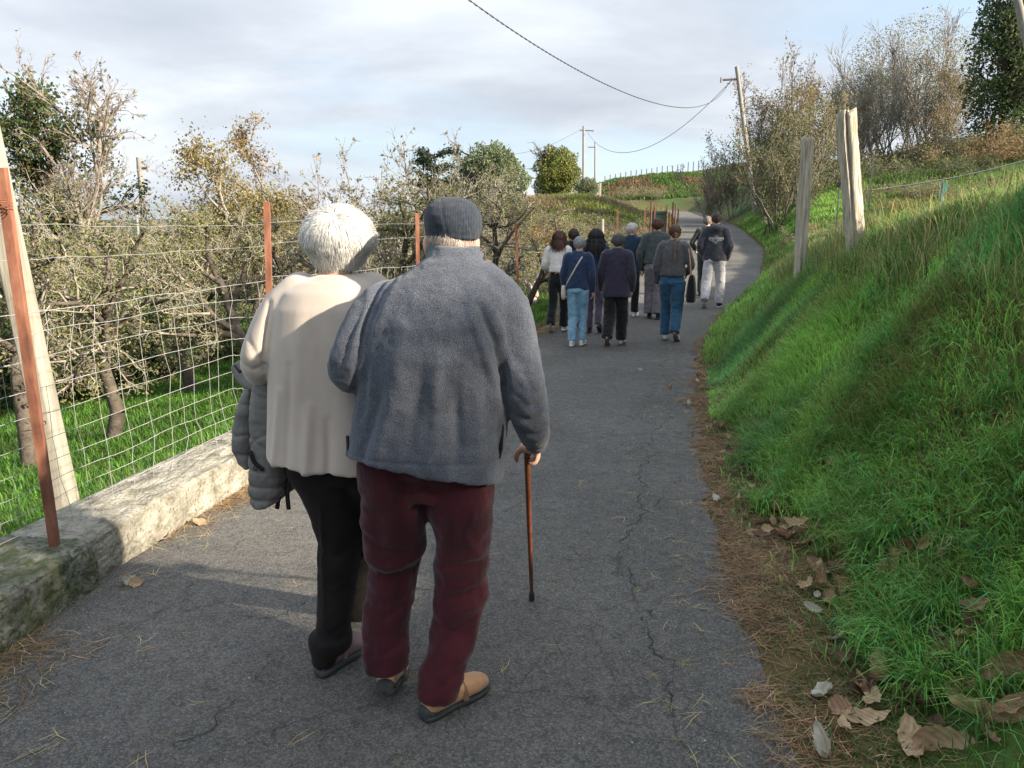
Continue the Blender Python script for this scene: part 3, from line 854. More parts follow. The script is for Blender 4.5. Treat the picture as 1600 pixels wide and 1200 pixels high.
AU = [(.30, .20, .09), (.36, .26, .11), (.24, .14, .07), (.22, .20, .08)]
BR = [(.24, .20, .14), (.30, .25, .17), (.21, .20, .13)]
# orchard trees, lichen grey with few leaves
for k in range(4):
    plant_mesh("orchard%d" % k, 20 + k, 2.5, .11, (M_bark_d, M_bark_l), leaf_n=[2600, 3400, 1800, 4200][k], leaf_size=.026, leaf_cols=OL, leaf_spread=.09, levels=4, leaf_lv=3,
               kids=[9, 7, 6, 4], spread=[1.0, .85, .8, .9], lenf=[.60, .55, .50, .55], first=.42, up=.08, wob=.19, maxn=9000, gravity=.05, twr=.0045)
plant_mesh("darkshrub", 41, 1.5, .04, (M_bark_d, M_bark_d), leaf_n=9000, leaf_size=.034, leaf_cols=DG + [(.13, .13, .05)], leaf_spread=.13, levels=3, leaf_lv=1, kids=[8, 6, 4], spread=[.8, .8, .9], lenf=[.6, .55, .5], first=.1, up=.1, wob=.2, stems=5, stemspread=.45, maxn=2500)
plant_mesh("evergreen", 51, 6.2, .15, (M_bark_d, M_bark_d), leaf_n=9500, leaf_size=.062, leaf_cols=DG + [(.11, .12, .04), (.16, .14, .05)], leaf_spread=.13, levels=3, leaf_lv=2, kids=[20, 7, 5], spread=[.85, .7, .8], lenf=[.34, .5, .5], first=.38, up=.10, wob=.12, maxn=4200)
for k in range(2):
    plant_mesh("bare%d" % k, 60 + k, 5.6, .085, (M_twig_b, M_twig_b), leaf_n=500, leaf_size=.05, leaf_cols=BR, leaf_spread=.03, levels=4, leaf_lv=3, kids=[11, 7, 5, 3], spread=[.5, .6, .7, .7], lenf=[.46, .5, .5, .5], first=.3, up=.10, wob=.13, maxn=5000, twr=.005)
plant_mesh("autumn0", 70, 5.2, .13, (M_bark_g, M_twig_b), leaf_n=7000, leaf_size=.05, leaf_cols=AU, leaf_spread=.16, levels=4, leaf_lv=3, kids=[11, 6, 5, 3], spread=[.6, .6, .7, .8], lenf=[.5, .5, .5, .5], first=.22, up=.12, wob=.12, maxn=7000, twr=.006)
plant_mesh("autumn1", 71, 4.2, .11, (M_bark_g, M_twig_o), leaf_n=9500, leaf_size=.045, leaf_cols=[(.28, .22, .08), (.22, .20, .07), (.33, .25, .12), (.18, .17, .06)], leaf_spread=.16, levels=4, leaf_lv=3, kids=[12, 7, 5, 3], spread=[.8, .7, .8, .8], lenf=[.55, .5, .5, .5], first=.15, up=.06, wob=.15, maxn=7000, twr=.006)
plant_mesh("twiggy", 75, 3.9, .07, (M_bark_l, M_bark_g), leaf_n=1300, leaf_size=.045, leaf_cols=BR + [(.25, .22, .15)], leaf_spread=.03, levels=3, leaf_lv=2, kids=[9, 6, 4], spread=[.5, .6, .7], lenf=[.55, .5, .4], first=.25, up=.12, wob=.14, stems=4, stemspread=.30, maxn=3000, twr=.006)
plant_mesh("conifer", 77, 5.0, .10, (M_bark_d, M_bark_d), leaf_n=9000, leaf_size=.07, leaf_cols=[(.030, .050, .030), (.045, .065, .035)], leaf_spread=.07, levels=2, leaf_lv=1, kids=[46, 8], spread=[1.35, .6], lenf=[.27, .4], first=.08, up=-.02, wob=.06, maxn=2500)
for k in range(2):
    plant_mesh("roundtree%d" % k, 80 + k, 4.2, .14, (M_bark_d, M_bark_d), leaf_n=13000, leaf_size=.085, leaf_cols=[[(.15, .19, .10), (.19, .23, .12), (.16, .19, .11)], [(.17, .20, .05), (.11, .15, .045), (.26, .24, .07)]][k], leaf_spread=.22, levels=2, leaf_lv=2, kids=[14, 7], spread=[.8, .8], lenf=[.36, .5], first=.35, up=.1, wob=.10, maxn=1500, ball=(2.55, 1.75, 1.85))
plant_mesh("ivytree", 87, 6.0, .16, (M_bark_d, M_bark_d), leaf_n=16000, leaf_size=.075, leaf_cols=DG + [(.09, .12, .05), (.12, .13, .06)], leaf_spread=.2, levels=2, leaf_lv=2, kids=[16, 6], spread=[.7, .8], lenf=[.28, .5], first=.2, up=.1, wob=.10, maxn=1500, ball=(3.6, 1.55, 3.7))
# thicket of tall thin stems
for k in range(4):
    plant_mesh("thicket%d" % k, 90 + k, 4.6, .045, ((M_bark_g, M_bark_g, M_bark_d, M_bark_g)[k], M_twig_b), leaf_n=[3000, 4200, 5200, 2600][k], leaf_size=.055, leaf_cols=[BR + OL[:2], AU + OL[:2], OL + DG[:1], BR + [(.25, .22, .14)]][k], leaf_spread=.16, levels=3, leaf_lv=1, kids=[8, 5, 3], spread=[.35, .5, .6], lenf=[.42, .5, .5], first=.12, up=.16, wob=.09, stems=9, stemspread=.26, maxn=5200, twr=.009)
plant_mesh("fanbush", 97, 5.6, .05, (M_bark_g, M_bark_g), leaf_n=15000, leaf_size=.045, ball=(3.7, 3.0, 2.5), leaf_cols=[(.30, .27, .21), (.26, .24, .16), (.22, .23, .13), (.34, .31, .26)], leaf_spread=.18, levels=3, leaf_lv=1, kids=[9, 6, 3], spread=[.3, .45, .6], lenf=[.40, .5, .5], first=.2, up=.12, wob=.07, stems=26, stemspread=.34, maxn=11000, twr=.010)
# low bramble mounds
for k in range(3):
    plant_mesh("bramble%d" % k, 110 + k, 1.15, .014, ((M_twig_b, M_twig_o, M_twig_b)[k], (M_twig_b, M_twig_o, M_twig_b)[k]), leaf_n=[5200, 4200, 6500][k], leaf_size=.038, leaf_cols=[BR + OL, [(.24, .15, .07), (.30, .20, .10), (.20, .11, .06)], DG + OL[:1] + [(.10, .12, .04)]][k], leaf_spread=.12, levels=2, leaf_lv=0, kids=[7, 4], spread=[.9, .9], lenf=[.6, .5], first=.1, up=.02, wob=.28, stems=30, stemspread=.95, maxn=4200, gravity=.35, twr=.005)

def at(u, y, v=None):
    """ground point seen in column u of the photograph at depth y"""
    a = (u - 800) / FPX
    z = 0.
    x = 0.
    for _ in range(4):
        zc = y * CP + (CAMZ - z) * SP
        x = a * zc; z = h1(x, y)
    return x, y
def T(key, name, u, y, label, cat="tree", **k):
    x, yy = at(u, y)
    if key[:4] == 'bram':
        t_, _, h_, _, _ = road_coords([x], [yy])
        if abs(t_[0]) - h_[0] < (2.6 if t_[0] > 0 else 1.6) * k.get('sc', 1) * .75 + .4: return None
    return plant(key, name, x, yy, label, cat, **k)
# --- orchard just below the fence
T("orchard0", "apple_tree", 172, 8.6, "lichen covered apple tree with dark trunk nearest the leaning timber post", sc=0.86, rz=.4)
T("orchard2", "apple_tree", 48, 7.4, "dark trunked apple tree behind the leaning timber post at the photo's left edge", sc=0.84, rz=2.2)
T("orchard1", "apple_tree", 303, 12.0, "lichen grey apple tree on the bright grass behind the beige cardigan's elbow", sc=0.97, rz=1.4)
T("orchard3", "apple_tree", 425, 11.0, "tangled apple tree behind the rusty post left of the white hair", sc=0.97, rz=3.5)
T("orchard1", "apple_tree", 590, 10.6, "tangled lichen twigged apple tree seen between the two old people's heads", sc=0.91, rz=5.0)
T("orchard0", "apple_tree", 700, 14.0, "apple tree behind the flat cap and the third rusty fence post", sc=0.97, rz=2.9)
T("orchard2", "apple_tree", 765, 12.6, "sparse apple tree just right of the flat cap beyond the fence", sc=0.82, rz=1.0)
T("orchard3", "apple_tree", 815, 16.5, "low apple tree behind the fourth rusty fence post above the tree stump", sc=0.80, rz=.2)
OSC = .80
og = "apple trees farther back in the orchard"
for i, (u, y, k, s) in enumerate([(70, 12, 3, 1.2), (130, 15.5, 1, 1.25), (210, 13.5, 3, 1.1), (255, 18, 0, 1.3), (350, 17, 2, 1.25), (395, 21, 3, 1.3), (470, 18, 0, 1.25), (520, 15, 2, 1.1), (560, 21, 3, 1.25), (635, 19, 1, 1.2), (690, 23, 3, 1.1), (10, 17, 0, 1.4), (740, 20, 0, 1.0), (300, 25, 1, 1.5), (160, 24, 2, 1.6), (-60, 12, 1, 1.2)]):
    T("orchard%d" % k, "apple_tree", u, y, "tangled grey twigged apple tree farther back in the orchard", group=og, sc=s * OSC, rz=i * 1.7)
sg = "dark leafy shrubs under the apple trees"
for i, (u, y, s) in enumerate([(120, 13.5, 1.1), (225, 14.0, 1.1), (20, 12, 1.1), (330, 16.5, 1.0), (70, 14.5, 1.3), (180, 15.0, 1.2), (270, 15.5, 1.1)]):
    T("darkshrub", "shrub", u, y, "dark green leafy shrub under the apple trees behind the wire fence", cat="bush", group=sg, sc=s, rz=i * 1.3)
# --- taller trees against the sky on the left
T("evergreen", "evergreen_tree", 62, 21, "tall evergreen tree with dark leaf clumps at the photo's upper left", sc=1.06, rz=.3)
T("bare0", "bare_tree", 152, 20, "tall leafless tree just right of the evergreen at upper left", sc=1.22, rz=1.0)
T("bare1", "bare_tree", 118, 23, "leafless tree with pale forked branches half behind the evergreen at upper left", sc=0.92, rz=2.0)
T("bare0", "bare_tree", 190, 19, "low leafless tree with a long branch reaching right above the concrete pole", sc=0.79, rz=3.6)
T("thicket3", "thicket", 290, 30, "pale leafless thicket right of the concrete pole against the sky", sc=0.92, rz=1.1)
T("autumn0", "autumn_tree", 408, 25, "tall tree with sparse russet leaves left of the white hair", sc=.92, rz=.7)
T("autumn1", "autumn_tree", 458, 23, "rounded ochre leaved tree just left of the white hair", sc=1.08, rz=2.5)
T("autumn1", "autumn_tree", 348, 26, "low ochre tree left of the tall russet tree", sc=0.82, rz=4.4)
T("twiggy", "twiggy_tree", 560, 17, "loose bush of upright twigs above the white hair against the sky", sc=0.94, rz=.3)
T("twiggy", "twiggy_tree", 628, 15.5, "upright twigs with small leaf clusters between white hair and flat cap", sc=0.92, rz=1.8)
T("twiggy", "twiggy_tree", 705, 18, "thin twiggy tree rising directly above the flat cap", sc=0.94, rz=3.2)
T("conifer", "conifer", 673, 33, "dark narrow conifer above the left side of the flat cap", sc=0.90, rz=0)
T("roundtree0", "round_tree", 772, 40, "dense rounded grey green tree right of the flat cap", sc=1.02, rz=.5)
T("roundtree0", "round_tree", 745, 44, "grey green tree partly behind the rounded tree right of the flat cap", sc=.85, rz=2.5)
# --- round the pole and the house
T("roundtree1", "round_tree", 871, 62, "rounded yellow green tree left of the middle utility pole", sc=1.06, rz=.6)
T("roundtree0", "round_tree", 853, 66, "dark green tree behind the yellow green one near the house", sc=.62, rz=1.6)
T("roundtree0", "round_tree", 915, 70, "small dark round tree just behind the middle utility pole", sc=.62, rz=2.2)
# --- thicket on the right above the road
th = [(1108, 46, 3, .80, "thin bushy thicket at the left end of the right hand scrub"), (1135, 46, 0, 1.0, "grey thicket left of the leaning utility pole"), (1180, 45, 1, 1.15, "tall thicket rising behind the leaning utility pole"),
      (1218, 44, 3, 1.45, "tallest pale twigged thicket right of the leaning utility pole"), (1240, 32, 2, .95, "green brown thicket left of the slim fence post"), (1272, 35, 1, .95, "russet thicket directly behind the slim fence post"),
      (1300, 38, 0, 1.0, "thicket between the slim and the split fence posts"), (1205, 29, 2, .8, "low thicket hanging over the roadside behind the slim post")]
for i, (u, y, k, s, lb) in enumerate(th):
    T("thicket%d" % k, "thicket", u, y, lb, sc=s * .95, rz=i * 1.1)
T("fanbush", "fan_shaped_tree", 1415, 44, "broad dome shaped tree of many thin stems on the right skyline", sc=1.22, rz=.4)
T("fanbush", "fan_shaped_tree", 1345, 42, "smaller many stemmed tree left of the broad dome shaped tree", sc=.86, rz=2.0)
T("thicket1", "thicket", 1470, 42, "brownish thicket at the right foot of the dome shaped tree", sc=.8, rz=2.0)
T("ivytree", "evergreen_tree", 1562, 34, "dark ivy clad tree at the top right corner", sc=1.10, rz=2.4)
T("ivytree", "evergreen_tree", 1625, 37, "second ivy clad tree cut by the right edge of the photo", sc=1.2, rz=4.0)
bg = "bramble mounds on the scrubby slope right of the road"
for i, (u, y, k, s) in enumerate([(1120, 52, 1, 2.2), (1085, 60, 1, 2.0), (1060, 66, 1, 1.8), (1150, 44, 0, 2.2), (1180, 40, 0, 2.0), (1130, 47, 0, 1.8), (1210, 34, 0, 1.8), (1235, 29, 2, 1.5), (1160, 37, 2, 1.6), (1190, 32, 2, 1.5), (1270, 31, 0, 1.6), (1290, 27, 1, 1.2),
                               (1330, 36, 0, 2.2), (1365, 33, 2, 1.5), (1390, 40, 0, 2.0), (1440, 39, 0, 2.2), (1490, 40, 1, 2.2), (1530, 37, 0, 2.2), (1560, 33, 0, 2.0), (1600, 31, 1, 2.2), (1100, 44, 2, 1.4), (1140, 40, 2, 1.3), (1050, 72, 0, 2.0), (1015, 78, 0, 2.0), (1220, 25, 2, .9), (1500, 30, 2, 1.4), (1420, 24, 1, .9), (1340, 22, 1, .8), (1450, 26, 0, 1.2), (1580, 24, 0, 1.2), (1370, 19, 1, .6), (1310, 20, 0, .8)]):
    T("bramble%d" % k, "bramble_bush", u, y, "brown and green bramble mound on the scrubby slope right of the road", cat="bush", group=bg, sc=s * .72, rz=i * 2.1, sz=s * .55)
bl = "dry scrub mounds left of the road behind the walkers"
for i, (u, y, k, s) in enumerate([(840, 24, 0, 1.4), (880, 27, 0, 1.5), (920, 30, 0, 1.5), (955, 33, 0, 1.4), (800, 27, 0, 1.6), (985, 34, 0, 1.0), (860, 32, 1, 1.5), (905, 36, 0, 1.6), (820, 34, 1, 1.7), (940, 27, 2, .9), (960, 24.5, 2, .8), (985, 28, 2, .8), (780, 33, 0, 1.7), (740, 28, 0, 1.7), (845, 20, 2, .9), (905, 22, 0, .9), (860, 38, 0, 1.5), (940, 66, 0, 1.6), (968, 70, 0, 1.5)]):
    T("bramble%d" % k, "bramble_bush", u, y, "dry grey brown scrub mound left of the road behind the walkers", cat="bush", group=bl, sc=s * .85, rz=i * 1.9, sz=s * .6)
# --- pines out of frame to the right, whose shade lies on the road
plant("conifer", "pine_tree", 14.0, 4.1, "tall dark pine outside the frame right of the bank", "tree", sc=1.7, z=1.0)
plant("evergreen", "evergreen_tree", 19.0, 4.6, "broad evergreen outside the frame beyond the bank", "tree", sc=1.3, z=1.4)
plant("conifer", "pine_tree", 15.5, 4.6, "second dark pine outside the frame right of the bank", "tree", sc=1.6, z=1.4)
for i, (x, y, s) in enumerate([(5.2, -3.2, 1.1), (6.6, -4.6, 1.2), (4.4, -4.8, 1.0), (8.0, -4.2, 1.3), (3.6, -3.2, .8)]):
    plant("darkshrub", "shrub", x, y, "dense dark shrub behind the photographer on the bank", "bush", group="shrubs behind the photographer", sc=s * 1.6, rz=i * 1.2, sz=s * 2.0)
HAZE = 0
# ================================================================== WALL, FENCES, POLES, HOUSE
M_conc = pmat("old_lichen_concrete", [(.30, (.11, .10, .075)), (.48, (.25, .235, .19)), (.66, (.34, .325, .28))], scale=9, detail=9, rough=.95, bump=1.0, bscale=34, bdetail=8, bdist=.02, speckle=(60, (.09, .085, .055), .55, .68, .7), spec=.15)
M_conc2 = pmat("mossy_shaded_concrete", [(.32, (.050, .060, .030)), (.50, (.13, .13, .10)), (.68, (.24, .23, .20))], scale=9, detail=9, rough=.95, bump=1.0, bscale=34, bdetail=8, bdist=.025, speckle=(40, (.050, .075, .022), .48, .62, .8), spec=.15)  # near wall length: its shade is put into the darker colour, besides moss
M_rust = pmat("rust_orange_steel", [(.30, (.115, .048, .030)), (.52, (.24, .10, .060)), (.72, (.33, .165, .105))], scale=16, detail=6, rough=.85, bump=.4, bscale=90, bdist=.003, stretch=(1, 1, .3))
M_rustd = pmat("dark_rusted_steel", [(.35, (.07, .035, .028)), (.65, (.17, .075, .05))], scale=14, rough=.9)
M_wood = pmat("grey_weathered_wood", [(.28, (.20, .17, .13)), (.50, (.40, .355, .28)), (.72, (.52, .475, .39))], scale=11, detail=9, rough=.9, bump=1.0, bscale=26, bdetail=7, bdist=.012, stretch=(3.2, 3.2, .28), spec=.15)
M_wood2 = pmat("pale_timber", [(.28, (.17, .155, .12)), (.50, (.29, .27, .22)), (.72, (.36, .34, .29))], scale=8, detail=8, rough=.9, bump=.5, bscale=26, bdist=.008, stretch=(2.5, 2.5, .22), spec=.15)
M_wire = pmat("galvanised_wire", two((.24, .24, .23), (.38, .38, .37)), scale=30, rough=.5, spec=.5)
M_cable = solid("dark_cable", (.07, .073, .08), .6)
M_pole = pmat("grey_utility_pole", two((.20, .19, .175), (.33, .315, .29)), scale=6, rough=.9, stretch=(3, 3, .3), bump=.4, bscale=30)
def left_edge(y):
    """road's left edge: point and direction at depth y"""
    i = int(np.argmin(np.abs(CLD[:900, 1] - y)))
    c, t = CLD[i], CLT[i]
    n = np.array([t[1], -t[0]])
    return np.array([c[0] - n[0] * c[3], c[1] - n[1] * c[3], c[2]]), np.array([t[0], t[1], 0]), np.array([n[0], n[1], 0])
# low concrete wall, two lengths of it, plus the stub farther on
def wall_block(y0, y1, w, h, inset, seed, n=60):
    rows = []
    ys = np.linspace(y0, y1, n)
    prof = [(0, -.15), (0, 0), (.0, h * .35), (.006, h * .7), (.012, h * .92), (.03, h), (.10, h + .006), (w * .5, h + .010), (w - .06, h + .004), (w - .02, h - .012), (w, h - .06), (w, -.3)]
    den = []
    for a, b in zip(prof[:-1], prof[1:]):
        m = max(1, int(math.hypot(b[0] - a[0], b[1] - a[1]) / .02))
        for k in range(m): den.append((a[0] + (b[0] - a[0]) * k / m, a[1] + (b[1] - a[1]) * k / m))
    den.append(prof[-1])
    V = []
    for j, y in enumerate(ys):
        e, t, nn = left_edge(y)
        for (d, z) in den: V.append(e - nn * (d + inset) + np.array([0, 0, z]))
    V = np.array(V)
    m = len(den)
    # roughen, and break the arris
    f = .010 * fbm(V * 9, 3, seed) + .006 * fbm(V * 30, 3, seed + 3)
    V[:, 0] += f; V[:, 2] += f * .8
    endf = np.zeros(n); 
    I = np.arange(n * m).reshape(n, m)
    F = [(I[i, j], I[i + 1, j], I[i + 1, j + 1], I[i, j + 1]) for i in range(n - 1) for j in range(m - 1)]
    F.append(tuple(I[0, ::-1])); F.append(tuple(I[-1, :]))
    me = make_mesh("block", V, F)
    me.polygons.foreach_set("use_smooth", np.zeros(len(me.polygons), bool))
    return me
e0 = left_edge(3.1)[0]
lw = empty("low_wall", (e0[0] - .2, e0[1], 0), "low rough concrete wall carrying the wire fence along the left of the road", "wall")
obj("wall_block", wall_block(3.06, 4.62, .46, .215, .0, 3, 90), M_conc, lw)
o_ = obj("wall_block", wall_block(1.2, 3.05, .50, .225, -.055, 9, 100), M_conc2, lw); o_["label"] = "mossy length of the wall, darkened in colour for the shade"
obj("wall_block", wall_block(4.64, 5.3, .40, .20, .10, 14, 30), M_conc, lw)
st = empty("concrete_stub", hit(1000, 443), "short pale concrete parapet at the left road edge beyond the walkers", "wall")
obj("parapet", wall_block(13.6, 16.6, .30, .50, .03, 21, 50), M_conc, st)

# wire fence on rusty steel angle posts
def fence_pt(y):
    e, t, nn = left_edge(y)
    return e - nn * (.22 if y < 5.2 else .30), t, nn
fn = empty("wire_fence", (*fence_pt(3.2)[0][:2], 0), "stock wire fence on rust orange steel posts along the low wall and orchard", "fence")
def angle_post(base, top, w=.045, t=.006, mat=None, parent=None, name="steel_post", face=None):
    base, top = np.asarray(base, float), np.asarray(top, float)
    ax_ = nrm_(top - base)
    a = np.array([1, .15, 0.]) if face is None else np.asarray(face, float)
    a = nrm_(a - ax_ * np.dot(a, ax_)); b = np.cross(ax_, a)
    sh = [(-w / 2, 0), (w / 2, 0), (w / 2, w * .9), (w / 2 - t, w * .9), (w / 2 - t, t), (-w / 2, t)]
    V = [base + a * x + b * y for x, y in sh] + [top + a * x + b * y for x, y in sh]
    n = len(sh)
    F = [(i, (i + 1) % n, (i + 1) % n + n, i + n) for i in range(n)] + [tuple(range(n))[::-1], tuple(range(n, 2 * n))]
    return obj(name, make_mesh(name, V, F, False), mat or M_rust, parent)
def nrm_(v): v = np.asarray(v, float); return v / np.linalg.norm(v)
def zfence(x, y): return max(h1(x, y), -.3)
b = P(82, 845, 3.15); tpp = P(-2, 262, 3.02)
angle_post(b - np.array([0, 0, .03]), tpp, .036, .006, parent=fn)
for (ub, u, vt, y) in ((418, 416, 315, 5.04), (655, 652, 333, 7.7), (812, 806, 349, 12.0)):
    tp = P(u, vt, y); bs = P(ub, 600, y); bs[2] = h1(bs[0], y) - .05
    angle_post(bs, tp, .038, .007, parent=fn)
far_p = [(892, 352, 17), (965, 330, 19), (1008, 330, 22)]
for (u, vt, y) in far_p:
    tp = P(u, vt, y); bs = tp.copy(); bs[2] = h1(bs[0], y) - .05
    angle_post(bs, tp, .05, .01, mat=M_rustd, parent=fn)
# the mesh: line wires and stay wires
ys = np.r_[np.arange(1.0, 12.0, .04)]
FP = np.array([fence_pt(y)[0] for y in ys])
zt = np.interp(ys, [1, 3, 5, 8, 12], [1.30, 1.26, 1.22, 1.14, 1.05]); zb = np.interp(ys, [1, 3, 4.6, 5, 12], [.22, .215, .20, .08, -.05])
hs = [0, .075, .155, .24, .335, .44, .55, .665, .785, .90, 1.0]
def wire_line(pts, r, sides=4):
    S = np.stack([pts[:-1], pts[1:]], 1)
    return prisms(S, np.full(len(S), r), np.full(len(S), r), sides)
WV, WF, off = [], [], 0
def addw(pts, r):
    global off
    V, F = wire_line(np.asarray(pts), r, 4)
    WV.append(V); WF.append(F + off); off += len(V)
rowpts = []
for i, h in enumerate(hs):
    z = zb + (zt - zb) * h
    wob = .010 * vnoise(np.stack([ys * 3, ys * 0 + i * 3.1, ys * 0], 1), 5) + .012 * vnoise(np.stack([ys * .9, ys * 0 + i * .6, ys * 0], 1), 6)
    pt = np.stack([FP[:, 0] + .012 * vnoise(np.stack([ys * 1.4, ys * 0 + i, ys * 0], 1), 2), FP[:, 1], z + wob], 1)
    rowpts.append(pt)
    w_ = obj("line_wire", make_mesh("line_wire", *wire_line(pt, .0016 if i < 10 else .0019)), M_wire, fn)
R_ = np.array(rowpts)
s_along = np.r_[0, np.cumsum(np.hypot(*np.diff(FP[:, :2], axis=0).T))]
for q, s in enumerate(np.arange(.05, s_along[-1], .155)):
    pts = []
    lean = .05 * math.sin(q * .7) + rng.normal(0, .012)
    for i in range(len(hs)):
        ss = s + lean * math.sin(i / 10 * 3.1) + rng.normal(0, .008)
        k = np.searchsorted(s_along, np.clip(ss, 0, s_along[-1] - .01)); k = min(max(k, 1), len(ys) - 1)
        f = (ss - s_along[k - 1]) / (s_along[k] - s_along[k - 1])
        pts.append(R_[i, k - 1] * (1 - f) + R_[i, k] * f)
    obj("stay_wire", make_mesh("stay_wire", *wire_line(np.array(pts), .0013)), M_wire, fn)
# two single strands along the top
for (za, zb2, sg_) in ((1.66, 1.58, .03), (1.50, 1.44, .02)):
    pts = np.stack([FP[:, 0], FP[:, 1], np.interp(ys, [1, 12], [za, zb2]) - sg_ * np.abs(np.sin(ys * 1.1)) + .006 * vnoise(np.stack([ys * 5, ys * 0, ys * 0], 1), 8)], 1)
    obj("top_strand", make_mesh("top_strand", *wire_line(pts, .0013)), M_wire, fn)
# tie wire on the first post
tw = [P(10, 328, 3.0) + np.array([.022 * math.cos(a), .02 * math.sin(a), .002 * a]) for a in np.linspace(0, 18, 60)]
obj("tie_wire", make_mesh("tie_wire", *wire_line(np.array(tw), .0022)), M_rust, fn)

# leaning square timber post behind the fence
def timber(base, top, w0, w1, name, mat, parent, seed, rough=.006, n=26, ex=6, split=None, capz=0):
    base, top = np.asarray(base, float), np.asarray(top, float)
    secs = []
    ax_ = nrm_(top - base)
    A = nrm_(np.array([1, .1, 0]) - ax_ * np.dot([1, .1, 0], ax_)); B = np.cross(ax_, A)
    m = 46
    th = np.linspace(0, 2 * math.pi, n, endpoint=False)
    V = []
    for i in range(m):
        f = i / (m - 1)
        c = base + (top - base) * f
        w = w0 + (w1 - w0) * f
        x, y = np.sign(np.cos(th)) * np.abs(np.cos(th)) ** (2 / ex), np.sign(np.sin(th)) * np.abs(np.sin(th)) ** (2 / ex)
        ring = c + x[:, None] * A * w + y[:, None] * B * w
        p3 = np.stack([np.cos(th) * 1.5, np.sin(th) * 1.5, np.full(n, f * 2.2)], 1)
        g = rough * (fbm(p3 * 2.2 + seed, 3, seed) + .8 * fbm(p3 * np.array([7, 7, 1.2]) + seed, 2, seed + 1))
        if split:
            a0, dep = split
            dd = np.abs((th - a0 + math.pi) % (2 * math.pi) - math.pi)
            g = g - dep * np.exp(-(dd / .13) ** 2) * (.25 + .75 * f)
        ring = ring + (x[:, None] * A + y[:, None] * B) * g[:, None]
        if i >= m - 3 and capz:
            ring[:, 2] += capz * fbm(np.stack([np.cos(th) * 2.3, np.sin(th) * 2.3, th * 0 + seed], 1), 2, seed) * (i - m + 4) / 3
        V.append(ring)
    F = []
    for i in range(m - 1):
        for j in range(n):
            k = (j + 1) % n
            F.append((i * n + j, i * n + k, (i + 1) * n + k, (i + 1) * n + j))
    V = np.vstack(V)
    ct = V[-n:].mean(0) - np.array([0, 0, .01]); V = np.vstack([V, ct[None]])
    for j in range(n): F.append((len(V) - 1, (m - 1) * n + j, (m - 1) * n + (j + 1) % n))
    return obj(name, make_mesh(name, V, F), mat, parent)
bp_ = P(106, 770, 4.45); bp_[2] = h1(bp_[0], bp_[1]) - .15
tpt = P(-46, 100, 4.35)
tmb = empty("timber_post", (bp_[0], bp_[1], bp_[2] + .15), "pale square timber post leaning behind the wire fence at the left edge", "post")
tpt = bp_ + (tpt - bp_) * 1.35
timber(bp_, tpt, .064, .056, "post_shaft", M_wood2, tmb, 3, .002, ex=7)
for f in (.22, .33, .62, .72):
    c = bp_ + (tpt - bp_) * f + np.array([rng.uniform(-.02, .03), 0, 0])
    obj("knot", make_mesh("knot", *prisms(np.array([[c + np.array([.006, -.02, 0]), c + np.array([.012, -.0665, 0])]]), [.013], [.012], 9)), M_rustd, tmb)

# weathered posts on the bank
def bank_post(ub, vb, ut, vt, y, w0, w1, label, seed, split=None, capz=.03, ytop=None):
    b = P(ub, vb, y); b[2] = h1(b[0], b[1]); t = P(ut, vt, y if ytop is None else ytop)
    e = empty("fence_post", b, label, "post")
    timber(b - np.array([0, 0, .25]), t, w0, w1, "post_shaft", M_wood, e, seed, .010, n=44, ex=2.6, split=split, capz=capz)
    return e, b, t
big, bb, bt = bank_post(1348, 356, 1322, 177, 7.3, .080, .078, "thick split weathered post standing on top of the grass bank", 7, split=(math.pi * 1.36, .050), capz=.035)
sl2, sb, stp_ = bank_post(1254, 376, 1262, 214, 9.0, .060, .058, "slimmer grey post left of the split post on the bank", 13, split=(math.pi * 1.55, .008), capz=.01)
# single strand from the split post to the right, with a stay
wr1 = [bt * .35 + bb * .65 + np.array([.06, -.05, -.02])]
pA = P(1362, 297, 7.3); pB = P(1700, 222, 6.4)
fw_ = empty("fence_wire", pA, "slack wire running right from the split post above the grass", "wire")
ww = [pA * (1 - f) + pB * f - np.array([0, 0, .05 * math.sin(f * math.pi)]) for f in np.linspace(0, 1, 24)]
obj("strand", make_mesh("strand", *wire_line(np.array(ww), .0045)), M_wire, fw_)
# short electric fence stakes on the bank
for (u, vb, vt, y, lb) in ((1365, 300, 245, 10, "thin grey stake right of the split post"), (1312, 322, 290, 12, "short stake with black insulator between the two bank posts"), (1474, 345, 285, 8.2, "thin stake with turquoise tape in the pale grass on the bank")):
    t = P(u, vt, y); bb_ = t.copy(); bb_[2] = h1(bb_[0], y) - .05
    e = empty("stake", bb_, lb, "stake")
    obj("rod", make_mesh("rod", *prisms(np.array([[bb_, t]]), [.012], [.009], 6)), M_wood2, e)
    if "insul" in lb: obj("insulator", make_mesh("insulator", *prisms(np.array([[t - [0, 0, .02], t + [0, 0, .05]], [t + [-.04, 0, .0], t + [.04, 0, .0]]]), [.03, .02], [.03, .02], 8)), M_cable, e)
    if "turq" in lb: obj("tape", make_mesh("tape", np.array([t + [-.02, 0, 0], t + [.05, 0, -.02], t + [.03, .02, -.14], t + [.06, 0, -.24], t + [.01, .01, -.26], t + [-.03, .0, -.12]]), [(0, 1, 2, 5), (5, 2, 3, 4)], False), solid("turquoise_tape", (.10, .42, .36), .6), e)

